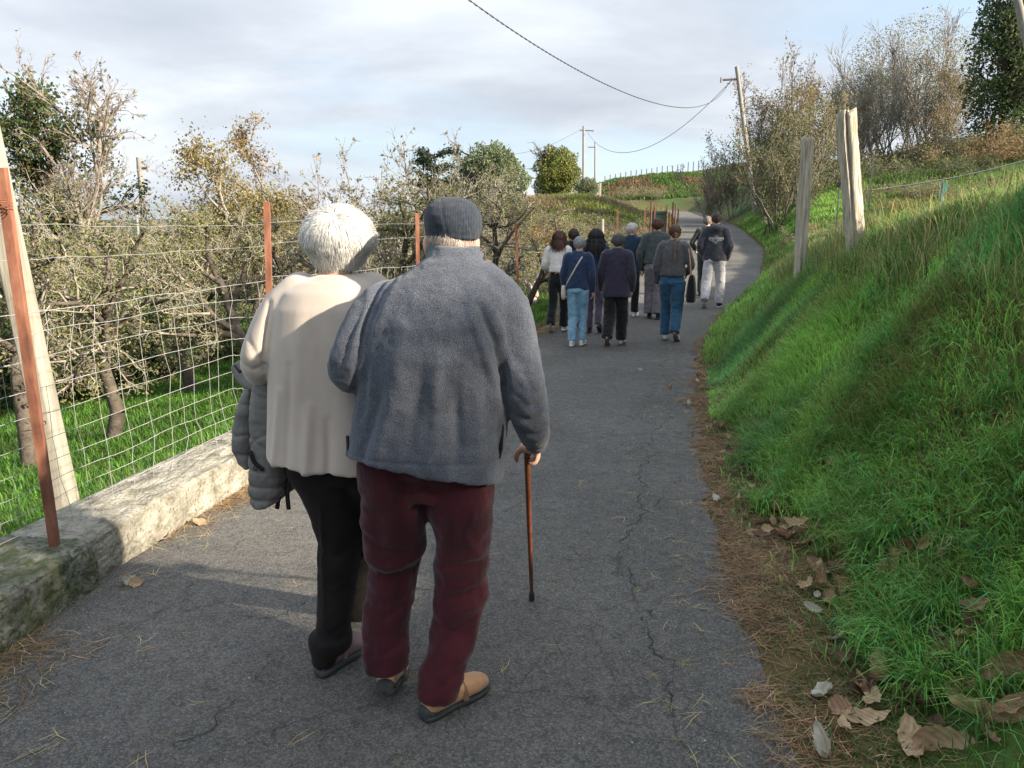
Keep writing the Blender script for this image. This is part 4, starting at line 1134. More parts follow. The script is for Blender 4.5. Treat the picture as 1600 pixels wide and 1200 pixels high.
# utility poles and cables
def upole(u, vb, vt, y, r, label, arm=None, ub=None, mat=None, square=False):
    t = P(u, vt, y); x = P(ub if ub else u, vb, y)[0]; b = np.array([x, y, h1(x, y) - .1])
    e = empty("utility_pole", b, label, "pole")
    obj("pole", make_mesh("pole", *prisms(np.array([[b, t]]), [r], [r * .75], 4 if square else 10)), mat or M_pole, e)
    if arm:
        z = t[2] - arm[2]
        f = (z - b[2]) / (t[2] - b[2]); c = b + (t - b) * f
        a0, a1 = c + np.array([arm[0], 0, arm[3]]), c + np.array([arm[1], 0, -arm[3] * .2])
        obj("bracket", make_mesh("bracket", *prisms(np.array([[a0, a1]]), [.05], [.05], 4)), M_cable, e)
        for q in (a0, a1): obj("insulator", make_mesh("insulator", *prisms(np.array([[q - [0, 0, .12], q + [0, 0, .12]]]), [.06], [.05], 8)), M_pole, e)
    return b, t
pr = upole(1151, 330, 104, 41, .13, "leaning utility pole with side bracket above the right hand thicket", arm=(-.85, .12, .6, -.03), ub=1180)
pm = upole(912, 300, 197, 82, .16, "tall utility pole at the skyline left of the bend", arm=(-.3, 1.0, .45, .05))
pc = upole(930, 292, 222, 98, .13, "shorter utility pole just right of the tall skyline pole", arm=(-.8, .1, .6, 0))
upole(217, 360, 246, 27, .13, "square concrete pole rising from the orchard at the left", square=True, ub=223, arm=(-.05, .28, .35, 0))
upole(212, 370, 312, 34, .07, "thin wooden pole behind the square concrete pole")
upole(735, 330, 229, 45, .06, "thin dark pole above the flat cap in front of the round tree", mat=M_cable)
upole(1576, 420, -60, 22, .13, "pale utility pole cut by the top right edge of the photo", ub=1652)
def curve_pts(P_, n=80):
    P_ = np.asarray(P_, float); d = np.r_[0, np.cumsum(np.linalg.norm(np.diff(P_, axis=0), axis=1))]; d /= d[-1]
    t = np.linspace(0, 1, n); A = np.stack([t ** k for k in range(5)], 1)
    M = np.stack([d ** k for k in range(min(5, len(P_)))], 1)
    c = np.linalg.lstsq(M, P_, rcond=None)[0]
    return A[:, :M.shape[1]] @ c
cab = empty("overhead_cable", pr[1], "thick twisted cable sagging from the leaning pole out over the top of the photo", "cable")
cp = curve_pts([P(1142, 124, 41), P(1075, 168, 31.5), P(942, 131, 22), P(812, 52, 17), P(730, 0, 14.6), np.array([-7, -2, 9.0])], 160)
ph = np.linspace(0, 260, 160)
for q, nm in ((0, "cable_strand"), (math.pi, "cable_strand")):
    tt = np.linspace(0, 1, 1400); base_ = np.stack([np.interp(tt, np.linspace(0, 1, 160), cp[:, k]) for k in range(3)], 1)
    a = tt * 620 + q
    hx = base_ + np.stack([np.cos(a) * .009, 0 * a, np.sin(a) * .009], 1)
    obj(nm, make_mesh(nm, *wire_line(hx, .009, 4)), M_cable, cab)
def cable(pts, r, label):
    e = empty("overhead_cable", pts[0], label, "cable")
    obj("cable", make_mesh("cable", *wire_line(curve_pts(pts, 60), r)), M_cable, e)
cable([P(1145, 124, 41), P(1090, 178, 48), P(1030, 222, 57), P(980, 238, 66), P(940, 230, 75), P(918, 206, 82)], .02, "cable sagging from the leaning pole to the tall skyline pole")
cable([P(906, 203, 82), P(870, 222, 80), P(830, 236, 78), P(780, 243, 76), P(700, 252, 74)], .016, "cable running left from the tall skyline pole")
cable([P(845, 262, 60), P(815, 264, 55), P(780, 262, 50)], .014, "short cable running left behind the yellow green tree")

# house and pale board fence on the knoll
M_roof = pmat("brown_tiles", two((.18, .10, .075), (.28, .17, .13)), scale=10, rough=.9)
M_wallp = pmat("pale_render", two((.50, .47, .42), (.60, .57, .52)), scale=4, rough=.95)
hx, hy = at(832, 68)
hb = P(832, 330, 68)
hz0 = h1(hb[0], 68) - .2; htop = P(835, 304, 68)[2]
hs_ = empty("house", (hb[0], 68, hz0), "low house with brown roof peeking over the knoll left of the yellow green tree", "house")
x0, x1 = P(806, 310, 68)[0], P(858, 310, 68)[0]; yy0, yy1 = 68, 73; ez = htop - .55
def boxm(x0, x1, y0, y1, z0, z1):
    V = [(x0, y0, z0), (x1, y0, z0), (x1, y1, z0), (x0, y1, z0), (x0, y0, z1), (x1, y0, z1), (x1, y1, z1), (x0, y1, z1)]
    return np.array(V, float), [(0, 3, 2, 1), (4, 5, 6, 7), (0, 1, 5, 4), (1, 2, 6, 5), (2, 3, 7, 6), (3, 0, 4, 7)]
obj("walls", make_mesh("walls", *boxm(x0 + .2, x1 - .2, yy0 + .2, yy1, hz0, ez), smooth_sh=False), M_wallp, hs_)
mx = (x0 + x1) / 2; ym = (yy0 + yy1) / 2
Vr = np.array([(x0, yy0 - .2, ez - .05), (x1, yy0 - .2, ez - .05), (x1, yy1, ez - .05), (x0, yy1, ez - .05), (x0 + .1, ym, htop + .05), (x1 - .1, ym, htop + .05), (x0, yy0 - .2, ez + .05), (x1, yy0 - .2, ez + .05), (x1, yy1, ez + .05), (x0, yy1, ez + .05)])
obj("roof", make_mesh("roof", Vr, [(0, 1, 7, 6), (1, 2, 8, 7), (2, 3, 9, 8), (3, 0, 6, 9), (6, 7, 5, 4), (8, 9, 4, 5), (7, 8, 5), (9, 6, 4), (3, 2, 1, 0)], False), M_roof, hs_)
for wx in (.35, .7):
    cx = x0 + (x1 - x0) * wx
    obj("window", make_mesh("window", *boxm(cx - .3, cx + .3, yy0 + .16, yy0 + .22, ez - .75, ez - .15), smooth_sh=False), solid("dark_window_glass", (.03, .035, .04), .2), hs_)
bf = empty("board_fence", (*P(905, 300, 74)[:2], h1(*P(905, 300, 74)[:2])), "pale upright board fence at the foot of the skyline poles", "fence")
M_board = pmat("pale_boards", two((.30, .26, .23), (.44, .39, .35)), scale=6, rough=.9)
for i, u in enumerate(np.linspace(882, 938, 15)):
    c = P(u, 300, 72); z0 = h1(c[0], c[1]) - .1
    zt_ = P(u, 293 - 2 * (i % 3) - (3 if i > 9 else 0), 72)[2]
    obj("board", make_mesh("board", *boxm(c[0] - .09, c[0] + .09, 72 + .02 * (i % 2), 72.05 + .02 * (i % 2), z0, max(zt_, z0 + .9)), smooth_sh=False), M_board, bf)
# rusty stakes and green box at the road's edge ahead
sf = empty("stake_fence", hit(1040, 362), "row of thin rusty stakes along the left road edge beyond the walkers", "fence")
for (u, vt, vb, y) in ((1018, 315, 392, 25), (1023, 322, 390, 26), (1034, 330, 385, 27), (1043, 320, 380, 28), (1052, 316, 372, 30), (1056, 318, 366, 32), (1060, 326, 360, 34), (1041, 333, 378, 29.5), (1047, 331, 375, 29)):
    t = P(u, vt, y); b_ = t.copy(); b_[2] = min(h1(b_[0], y), t[2] - .8)
    obj("stake", make_mesh("stake", *prisms(np.array([[b_, t]]), [.035], [.03], 5)), M_rustd, sf)
gb = P(1030, 352, 26.5); gz = h1(gb[0], 26.5)
gbx = empty("green_box", (gb[0], 26.5, gz), "dark green cabinet among the rusty stakes at the road edge", "cabinet")
tz = P(1030, 330, 26.5)[2]
obj("cabinet_body", make_mesh("cabinet_body", *boxm(gb[0] - .2, gb[0] + .2, 26.4, 26.8, gz - .1, tz - .08), smooth_sh=False), solid("dark_green_paint", (.02, .05, .04), .5), gbx)
obj("lid", make_mesh("lid", *boxm(gb[0] - .23, gb[0] + .23, 26.37, 26.83, tz - .08, tz), smooth_sh=False), solid("dark_green_paint", (.02, .05, .04), .5), gbx)
# white post with brace
wb = P(942, 400, 20); wz = h1(wb[0], 20); wt_ = P(941, 342, 20)
wp = empty("white_post", (wb[0], 20, wz), "pale braced post behind the long black hair", "post")
obj("upright", make_mesh("upright", *prisms(np.array([[[wb[0], 20, wz - .1], wt_]]), [.055], [.05], 6)), M_wood2, wp)
obj("brace", make_mesh("brace", *prisms(np.array([[[wb[0] - .75, 20.1, wz], wt_ - [0, -.03, .30]]]), [.04], [.04], 6)), M_wood2, wp)
# skyline fence on the far ridge
rf = empty("ridge_fence", P(985, 275, 100), "thin dark posts in a line along the far ridge", "fence")
for u in np.linspace(945, 1100, 20):
    v = np.interp(u, [940, 1040, 1100], [291, 263, 250])
    c = P(u, v, 100); z0 = h1(c[0], 100)
    obj("post", make_mesh("post", *prisms(np.array([[[c[0], 100, z0 - .2], [c[0], 100, z0 + 1.5]]]), [.06], [.05], 4)), M_cable, rf)
# pale stump with roots beside the verge
sp = hit(836, 478)
M_stump = pmat("pale_driftwood", two((.30, .22, .19), (.52, .42, .38)), scale=7, detail=8, rough=.9, bump=.8, bscale=20, bdist=.02, stretch=(2, 2, .5))
stump = empty("tree_stump", sp, "pale twisted tree stump on the left verge behind the fourth fence post", "stump")
g_ = np.random.default_rng(5)
SS, A0, A1 = [], [], []
def stumpy():
    parts = []
    base = sp + np.array([0, .0, -.05])
    y = sp[1]
    limb = [([P(828, 475, y), P(832, 458, y), P(838, 444, y - .03), P(843, 430, y), P(846, 424, y)], [.09, .085, .08, .07, .04]),
            ([P(836, 460, y), P(829, 452, y - .08), P(822, 440, y - .1), P(820, 434, y - .1)], [.07, .06, .045, .02]),
            ([P(830, 470, y), P(824, 478, y - .15), P(826, 486, y - .25)], [.08, .06, .03]),
            ([P(832, 468, y), P(842, 480, y), P(846, 490, y + .05)], [.08, .06, .04])]
    for p_, r_ in limb:
        for k in range(len(p_) - 1): SS.append((p_[k], p_[k + 1])); A0.append(r_[k]); A1.append(r_[k + 1])
stumpy()
STUMP = (SS, A0, A1, M_stump, stump)

# ---- the thin autumn air: one closed box of haze round everything near
M_haze = bpy.data.materials.new("haze_air"); M_haze.use_nodes = True
_n = M_haze.node_tree; _n.nodes.remove(_n.nodes["Principled BSDF"])
_v = _n.nodes.new("ShaderNodeVolumePrincipled"); _v.inputs["Color"].default_value = (.86, .92, 1.0, 1); _v.inputs["Density"].default_value = HAZE; _v.inputs["Anisotropy"].default_value = .3
_n.links.new(_v.outputs[0], _n.nodes["Material Output"].inputs["Volume"])
if HAZE > 0:
    tag(obj("haze", make_mesh("haze", *boxm(-4300, 4300, -4300, 4300, -60, 120), smooth_sh=False), M_haze), kind="stuff")
# ================================================================== PEOPLE
def nrm(v):
    v = np.asarray(v, float); return v / (np.linalg.norm(v) + 1e-12)
def se(th, ex):
    c, s = np.cos(th), np.sin(th)
    return np.sign(c) * np.abs(c) ** (2 / ex), np.sign(s) * np.abs(s) ** (2 / ex)
def loft(secs, n=28):
    """secs: (centre, A, B[, exponent]) rings joined into one closed shape"""
    V, F = [], []
    th = np.linspace(0, 2 * math.pi, n, endpoint=False)
    for sc in secs:
        c, A, B = (np.asarray(x, float) for x in sc[:3])
        x, y = se(th, sc[3] if len(sc) > 3 else 2.0)
        V.append(c + x[:, None] * A + y[:, None] * B)
    m = len(secs)
    for i in range(m - 1):
        for j in range(n):
            k = (j + 1) % n
            F.append((i * n + j, i * n + k, (i + 1) * n + k, (i + 1) * n + j))
    V = np.vstack(V)
    V = np.vstack([V, np.asarray(secs[0][0], float)[None], np.asarray(secs[-1][0], float)[None]])
    a, b = len(V) - 2, len(V) - 1
    for j in range(n):
        k = (j + 1) % n
        F.append((a, k, j)); F.append((b, (m - 1) * n + j, (m - 1) * n + k))
    return V, F
def tube(pts, rad, n=16, flat=None, ends=True, sub=0):
    """rounded tube along points; rad: list of radii or (across, other) pairs; flat: direction of the first radius"""
    pts = [np.asarray(p, float) for p in pts]
    R = [(r, r) if np.isscalar(r) else tuple(r) for r in rad]
    if sub:
        t0 = np.arange(len(pts)); t1 = np.linspace(0, len(pts) - 1, (len(pts) - 1) * sub + 1)
        pa = np.array(pts); ra = np.array(R)
        def cr(a):
            out = []
            for t in t1:
                i = min(int(t), len(a) - 2); f = t - i
                p0 = a[max(i - 1, 0)]; p1 = a[i]; p2 = a[i + 1]; p3 = a[min(i + 2, len(a) - 1)]
                out.append(.5 * ((2 * p1) + (-p0 + p2) * f + (2 * p0 - 5 * p1 + 4 * p2 - p3) * f * f + (-p0 + 3 * p1 - 3 * p2 + p3) * f ** 3))
            return out
        pts = cr(pa); R = [tuple(r) for r in cr(ra)]
    ref = np.array([0, 1, 0.]) if flat is None else np.asarray(flat, float)
    T = []
    for i in range(len(pts)):
        T.append(nrm(pts[min(i + 1, len(pts) - 1)] - pts[max(i - 1, 0)]))
    secs = []
    A0 = ref
    fr = []
    for i in range(len(pts)):
        A = A0 - T[i] * np.dot(A0, T[i])
        if np.linalg.norm(A) < 1e-3: A = np.cross(T[i], [0.3, .2, 1])
        A = nrm(A); A0 = A; fr.append((A, np.cross(T[i], A)))
    if ends:
        for k, q in ((.97, .25), (.75, .66), (.4, .92)):
            r = min(R[0]); A, B = fr[0]
            secs.append((pts[0] - T[0] * r * k, A * R[0][0] * q, B * R[0][1] * q))
    for i in range(len(pts)):
        A, B = fr[i]
        secs.append((pts[i], A * R[i][0], B * R[i][1]))
    if ends:
        for k, q in ((.4, .92), (.75, .66), (.97, .25)):
            r = min(R[-1]); A, B = fr[-1]
            secs.append((pts[-1] + T[-1] * r * k, A * R[-1][0] * q, B * R[-1][1] * q))
    return loft(secs, n)
def ell(c, r, Rm=None, n=20, m=12):
    c = np.asarray(c, float)
    Rm = np.eye(3) if Rm is None else Rm      # columns: right, forward, up
    secs = []
    for k in range(1, m):
        a = math.pi * k / m
        q = math.sin(a); h = -math.cos(a)
        secs.append((c + Rm[:, 2] * r[2] * h, Rm[:, 0] * r[0] * q, Rm[:, 1] * r[1] * q))
    V, F = loft(secs, n)
    V[-2] = c - Rm[:, 2] * r[2]; V[-1] = c + Rm[:, 2] * r[2]
    return V, F
def rotm(yaw=0, pitch=0, roll=0):
    """yaw to the left, pitch forward-down, roll to the right"""
    cy, sy = math.cos(yaw), math.sin(yaw); cp, sp = math.cos(pitch), math.sin(pitch); cr, sr = math.cos(roll), math.sin(roll)
    Rz = np.array([[cy, -sy, 0], [sy, cy, 0], [0, 0, 1]]); Rx = np.array([[1, 0, 0], [0, cp, sp], [0, -sp, cp]]); Ry = np.array([[cr, 0, sr], [0, 1, 0], [-sr, 0, cr]])
    return Rz @ Rx @ Ry
def union(name, parts, voxel, sm=4, dec=None):
    """one continuous skin over overlapping closed shapes"""
    V, F = join(parts)
    me = make_mesh(name + "_raw", V, F)
    o = bpy.data.objects.new(name + "_tmp", me); col.objects.link(o)
    md = o.modifiers.new("r", 'REMESH'); md.mode = 'VOXEL'; md.voxel_size = voxel
    if sm:
        m2 = o.modifiers.new("s", 'SMOOTH'); m2.factor = .5; m2.iterations = sm
    if dec:
        m3 = o.modifiers.new("d", 'DECIMATE'); m3.ratio = dec
    dg = bpy.context.evaluated_depsgraph_get()
    out = bpy.data.meshes.new_from_object(o.evaluated_get(dg))
    out.name = name
    bpy.data.objects.remove(o); bpy.data.meshes.remove(me)
    out.polygons.foreach_set("use_smooth", np.ones(len(out.polygons), bool))
    return out
def co_of(me):
    a = np.empty(len(me.vertices) * 3, np.float32); me.vertices.foreach_get("co", a); return a.reshape(-1, 3).astype(float)
def no_of(me):
    a = np.empty(len(me.vertices) * 3, np.float32); me.vertices.foreach_get("normal", a); return a.reshape(-1, 3).astype(float)
def displace(me, f):
    co, no = co_of(me), no_of(me)
    d = f(co, no)
    co = co + no * d[:, None]
    me.vertices.foreach_set("co", co.astype(np.float32).ravel()); me.update()
def seg_dist(p, a, b):
    ab = b - a; t = np.clip(((p - a) @ ab) / (ab @ ab + 1e-12), 0, 1)
    return np.linalg.norm(p - (a + t[:, None] * ab), axis=1), t
def folds_px(co, lines, y):
    """lines: (pixel polyline, width m, amplitude m); in the vertical plane at depth y"""
    q = co[:, [0, 2]]
    s = np.zeros(len(co))
    for pl, w, amp in lines:
        pp_ = [P(u, v, y)[[0, 2]] for u, v in pl]
        best = np.full(len(co), 9.); tt = np.zeros(len(co))
        L = len(pp_) - 1
        for i in range(L):
            d, t = seg_dist(q, pp_[i], pp_[i + 1])
            k = d < best
            best = np.where(k, d, best); tt = np.where(k, (i + t) / L, tt)
        s += amp * np.exp(-(best / w) ** 2) * (np.sin(np.clip(tt * .86 + .07, 0, 1) * math.pi) ** .6)
    return s

# ---- anatomy
def head_parts(c, Rm, s=1.0, ears=True):
    c = np.asarray(c, float)
    def w(x, y, z): return c + Rm @ (np.array([x, y, z]) * s)
    p = [ell(w(0, -.012, .022), (.074 * s, .094 * s, .090 * s), Rm), ell(w(0, .028, -.035), (.060 * s, .064 * s, .080 * s), Rm),
         ell(w(0, .048, -.082), (.036 * s, .032 * s, .026 * s), Rm),
         tube([w(0, .086, .012), w(0, .106, -.022), w(0, .098, -.034)], [.008 * s, .013 * s, .013 * s], 10),
         tube([w(-.030, .082, .022), w(0, .091, .02), w(.030, .082, .022)], [.009 * s, .009 * s, .009 * s], 8),
         tube([w(-.02, .082, -.056), w(0, .090, -.056), w(.02, .082, -.056)], [.006 * s, .009 * s, .006 * s], 8)]
    if ears:
        for sx in (-1, 1):
            p.append(ell(w(.080 * sx, -.006, -.026), (.013 * s, .021 * s, .035 * s), Rm @ rotm(0, 0, .1 * sx), 12, 8))
            p.append(ell(w(.078 * sx, -.004, -.054), (.008 * s, .010 * s, .012 * s), Rm, 10, 6))
    return p
def hand_parts(wr, d, palm_n, side, curl=.5, s=1.0, spread=.06, thick=1.0, th=1.0):
    """wr wrist, d direction of the hand, palm_n out of the palm, side towards the thumb"""
    wr = np.asarray(wr, float); d = nrm(d); palm_n = nrm(palm_n - d * np.dot(palm_n, d)); side = nrm(np.asarray(side) - d * np.dot(side, d) - palm_n * np.dot(side, palm_n))
    P_ = []
    P_.append(loft([(wr + d * a * s, side * w * s, palm_n * t * s, 2.5) for a, w, t in ((-.02, .022, .018), (.0, .026, .018), (.03, .036, .017), (.065, .042, .015), (.088, .040, .012), (.094, .034, .006))], 20))
    for i, (off, L, r) in enumerate(((.031, .070, .0092), (.0105, .078, .0095), (-.0105, .073, .0092), (-.030, .058, .0082))):
        b = wr + (d * .082 + side * off) * s
        dirn = nrm(d + side * (1.5 - i) * spread)
        pts = [b - dirn * .02 * s]; q = b.copy(); pts.append(q.copy()); ang = 0
        for seg, (f, cu) in enumerate(((.45, .75), (.31, 1.0), (.24, .7))):
            ang += curl * cu
            q = q + (dirn * math.cos(ang) + palm_n * math.sin(ang)) * L * f * s
            pts.append(q.copy())
        P_.append(tube(pts, [r * s * thick, r * s * 1.05 * thick, r * s * thick, r * s * .93 * thick, r * s * .75 * thick], 10))
    b = wr + (d * .022 + side * .024 + palm_n * .006) * s
    q1 = b + (d * .55 + side * .75 + palm_n * .25) * .040 * s * th
    q2 = q1 + (d * .85 + side * .35 + palm_n * (.2 + curl * .4)) * .034 * s * th
    q3 = q2 + (d * .9 + side * .0 + palm_n * (.2 + curl * .6)) * .026 * s * th
    P_.append(tube([b, q1, q2, q3], [.014 * s, .012 * s, .0105 * s, .008 * s], 10))
    return P_

def shoe(heel, fwd, parent, mats, L=.27, pitch=0.0, roll=0.0, W=1.0, hsc=1.0, sole_t=.024, voxel=.006, details=None):
    """heel: ground point under the heel when flat; pitch lifts the heel about the ball of the foot"""
    fwd = nrm(np.array([fwd[0], fwd[1], 0.])); rt = np.array([fwd[1], -fwd[0], 0.]); up = np.array([0, 0, 1.])
    ball = np.asarray(heel, float) + fwd * L * .70
    cp, sp = math.cos(pitch), math.sin(pitch)
    def T(y, x, z):
        dy, dz = y - L * .70, z
        if dy < 0: y2, z2 = dy * cp + dz * sp, -dy * sp + dz * cp
        else: y2, z2 = dy * math.cos(pitch * .25) , dz
        x = x * W
        return ball + fwd * y2 + up * z2 + rt * x
    def sec(y, hw, z0, z1, cx=0, ex=2.4):
        c = T(y, cx, (z0 + z1) / 2)
        if y < L * .70: u2 = up * cp + fwd * sp
        else: u2 = up
        return (c, rt * hw * W, u2 * (z1 - z0) / 2, ex)
    k = L / .27; st = sole_t
    up_s = [(.004, .018, .052), (.012, .028, .072), (.035, .034, .085), (.065, .036, .088), (.095, .037, .083), (.13, .040, .068), (.165, .044, .055), (.205, .046, .046), (.24, .040, .038), (.262, .026, .028), (.269, .012, .016)]
    u = union("upper", [loft([sec(y * k, hw * k, st * .6, st + z * k * hsc) for y, hw, z in up_s], 22)], voxel, 2)
    so_s = [(-.004, .014), (.0, .026), (.012, .034), (.04, .037), (.08, .036), (.12, .038), (.165, .046), (.205, .048), (.24, .042), (.264, .028), (.276, .010)]
    sm_ = loft([sec(y * k, hw * k, 0.001 if y > .03 else .004, st if y < .2 else st * .8, 0, 3.2) for y, hw in so_s], 22)
    root = empty("shoe", heel); root.parent = parent
    root.location = Vector([float(a) for a in (np.asarray(heel) - base_of(parent))])
    obj("upper", u, mats[0], root)
    obj("sole", make_mesh("sole", *sm_), mats[1], root)
    if details: details(root, T, k, st, sec)
    return root

# ---- hair made of strands over a head
def strand_mesh(name, c, rad, Rm, crown, n, steps, step, width, gravity, lift, cover, seed, colr, follow=1.0, curl=0.0, lengthvar=.25, inward=.0, flare=0.0, hug=.0, thick=.16, zmin=None):
    r_ = np.random.default_rng(seed)
    c = np.asarray(c, float); rad = np.asarray(rad, float)
    k = r_.normal(size=(n * 3, 3)); k /= np.linalg.norm(k, axis=1)[:, None]
    k = k[cover(k)][:n]; n = len(k)
    crown = nrm(crown)
    pos = k * rad * (1 + r_.random(n)[:, None] * .02)
    L = step * (1 - lengthvar * r_.random(n))
    down = Rm.T @ np.array([0, 0, -1.])
    nz = r_.normal(0, 1, (n, 3))
    pts = [pos.copy()]
    nr0 = nrm_rows(pos / rad ** 2)
    away = k - crown[None] * (k @ crown)[:, None]
    away = nrm_rows(away)
    vel = nrm_rows(away * .8 + nr0 * lift)
    layer = 1 + .02 + r_.random(n) * thick + (.075 * fbm(k * 3.2, 2, seed) if thick > .12 else 0)
    for s in range(steps):
        nr = nrm_rows(pos / rad ** 2)
        kk = nrm_rows(pos)
        aw = nrm_rows(kk - crown[None] * (kk @ crown)[:, None])
        tang = aw - nr * np.sum(aw * nr, 1)[:, None]
        g = gravity * (s + 1) / steps
        vel = nrm_rows(vel * 1.0 + tang * follow * .35 + down[None] * g + nz * .07 + nr * flare - nr * inward * (s / steps))
        if curl:
            ph = s * 1.1 + nz[:, 0] * 3
            vel = nrm_rows(vel + curl * np.stack([np.sin(ph), np.cos(ph), 0 * ph], 1))
        pos = pos + vel * L[:, None]
        q = np.sqrt(np.sum((pos / rad) ** 2, 1))
        below = Rm[2] @ pos.T < -rad[2] * .75
        f = np.where(q < layer, layer / q, np.where(below, 1.0, layer / q))
        pos = pos * (1 + (f - 1) * np.where(q < layer, .6, hug))[:, None]
        if zmin is not None:
            zw = pos @ Rm[2]
            low = smooth(-.2 * rad[2], zmin, zw)[:, None]
            hor = pos - (pos @ Rm[2])[:, None] * Rm[2][None]
            pos = pos - hor * low * .13
            stop = (pos @ Rm[2] < zmin - rad[2] * .12 * nz[:, 1])[:, None]
            pos = np.where(stop, pts[-1] + (pos - pts[-1]) * .12, pos)
        pts.append(pos.copy())
    m = steps + 1
    V = np.empty((n, m, 2, 3))
    for s in range(m):
        p = pts[s]
        t = nrm_rows(pts[min(s + 1, m - 1)] - pts[max(s - 1, 0)])
        nr = nrm_rows(p / rad ** 2 + nz * .25)
        sd = nrm_rows(np.cross(t, nr))
        w = width * (1 - .75 * (s / (m - 1)) ** 2) / 2
        V[:, s, 0] = p - sd * w; V[:, s, 1] = p + sd * w
    V = V.reshape(-1, 3) @ Rm.T + c
    I = np.arange(n * m * 2).reshape(n, m, 2)
    F = np.stack([I[:, :-1, 0], I[:, :-1, 1], I[:, 1:, 1], I[:, 1:, 0]], -1).reshape(-1, 4)
    me = make_mesh(name, V, F)
    C = np.array(colr)[None] * (1 + r_.normal(0, .16, (n, 1)).clip(-.4, .4))
    set_col(me, np.repeat(C, m * 2, 0).clip(0, .95))
    return me
def nrm_rows(a):
    return a / (np.linalg.norm(a, axis=1)[:, None] + 1e-12)

M_skin = pmat("skin", two((.50, .27, .19), (.60, .35, .25)), scale=30, rough=.55, bump=.25, bscale=220, bdist=.002)
M_skin.node_tree.nodes["Principled BSDF"].inputs["Subsurface Weight"].default_value = .08
M_skin.node_tree.nodes["Principled BSDF"].inputs["Subsurface Radius"].default_value = (.02, .008, .004)
def fabric(name, a, b=None, scale=120, rough=.95, bump=.35, sheen=.3, bscale=500, stretch=(1, 1, 1), bdist=.003, **k):
    b = b or tuple(x * 1.25 for x in a)
    return pmat(name, two(a, b), scale=scale, rough=rough, bump=bump, bscale=bscale, sheen=sheen, spec=.12, stretch=stretch, bdist=bdist, **k)
def hairmat(name): return pmat(name, two((.85, .85, .85), (1.1, 1.1, 1.1)), scale=20, rough=.45, spec=.35, attr="Col", transl=.2)
M_hair = hairmat("hair_strands")
def solid(name, c, rough=.8, **k): return pmat(name, two(tuple(x * .85 for x in c), tuple(x * 1.15 for x in c)), scale=25, rough=rough, **k)

def body_mesh(J, s, voxel, dec=None, hand=None, build=1.0):
    """continuous body from the joints: head, neck, chest, hips, arms with hands, legs with feet"""
    R = J['R']                                      # torso axes
    rt, fw, up = R[:, 0], R[:, 1], R[:, 2]
    p = head_parts(J['head'], J['Rh'], s)
    p.append(tube([J['neck'] - up * .05 * s, J['neck'], J['head'] - J['Rh'][:, 2] * .05 * s], [.062 * s, .054 * s, .054 * s], 16))
    hip = (J['hipL'] + J['hipR']) / 2; ch = (J['shL'] + J['shR']) / 2
    def mid(f): return hip * (1 - f) + ch * f
    p.append(loft([(mid(f) + fw * o * s, rt * w * s * build * .9, fw * d * s * (build * .74), 2.3) for f, w, d, o in
                   ((-.12, .07, .06, 0), (-.05, .13, .10, 0), (.08, .155, .11, 0), (.3, .135, .10, 0), (.55, .145, .105, 0), (.8, .165, .105, 0), (.95, .16, .085, 0), (1.08, .11, .06, 0), (1.16, .055, .05, 0))], 24))
    for sd in 'LR':
        sh, el, wr = J['sh' + sd], J['el' + sd], J['wr' + sd]
        p.append(tube([sh, (sh + el) / 2, el, (el * .55 + wr * .45), wr], [.052 * s, .045 * s, .038 * s, .036 * s, .024 * s], 14))
        h = J.get('hand' + sd)
        if h is None:
            d = nrm(wr - el) * .8 + np.array([0, 0, -.35]); ths = fw * .9
            pn = (-rt if sd == 'R' else rt)
            h = dict(d=d, palm_n=pn, side=ths, curl=.45)
        p += h if isinstance(h, list) else hand_parts(wr, s=s, **h)
        hp, kn, an = J['hip' + sd], J['kn' + sd], J['an' + sd]
        p.append(tube([hp, hp * .5 + kn * .5, kn, kn * .55 + an * .45, an], [.066 * s * build, .054 * s * build, .040 * s, .036 * s, .028 * s], 14))
        f = J['ft' + sd]
        p.append(tube([an, an + nrm(f) * .04 * s - up * .02 * s, an + nrm(f) * .10 * s - up * .035 * s], [.026 * s, .024 * s, .018 * s], 12))
    return union("body", p, voxel, 3, dec)
def eyes(J, s, root):
    c, Rm = J['head'], J['Rh']
    for x in (-.030, .030):
        obj("eye", make_mesh("eye", *ell(c + Rm @ (np.array([x, .081, .004]) * s), (.011 * s, .010 * s, .008 * s), Rm, 10, 6)), solid("eye_dark", (.08, .06, .05), .2), root)
# ---------------------------------------------------------------- the old man in the grey fleece
# heathered fleece
def fleece_extra(nt, vec, colr):
    N, L = nt.nodes, nt.links
    n = N.new("ShaderNodeTexNoise"); n.inputs["Scale"].default_value = 330; n.inputs["Detail"].default_value = 3
    L.new(vec, n.inputs["Vector"])
    r = N.new("ShaderNodeMapRange"); r.inputs[1].default_value = .38; r.inputs[2].default_value = .66; r.inputs[3].default_value = .62; r.inputs[4].default_value = 1.5
    L.new(n.outputs["Fac"], r.inputs[0])
    m = N.new("ShaderNodeMixRGB"); m.blend_type = 'MULTIPLY'; m.inputs[0].default_value = 1
    L.new(colr, m.inputs[1]); L.new(r.outputs[0], m.inputs[2])
    return m.outputs[0]
M_fleece = fabric("grey_blue_fleece", (.066, .074, .094), (.082, .092, .114), scale=7, bump=.9, bscale=260, bdist=.0035, sheen=.22, bdetail=4, extra=fleece_extra)
M_maroon = fabric("maroon_corduroy", (.034, .0075, .011), (.056, .012, .017), scale=9, bump=.4, bscale=300, stretch=(1, 1, .15), sheen=.15)
M_tan = pmat("tan_suede", two((.38, .20, .095), (.48, .27, .135)), scale=28, rough=.85, bump=.3, bscale=300, bdist=.002, sheen=.2)
M_tan2 = pmat("brown_suede", two((.19, .11, .06), (.25, .15, .085)), scale=28, rough=.85, bump=.3, bscale=300, bdist=.002)
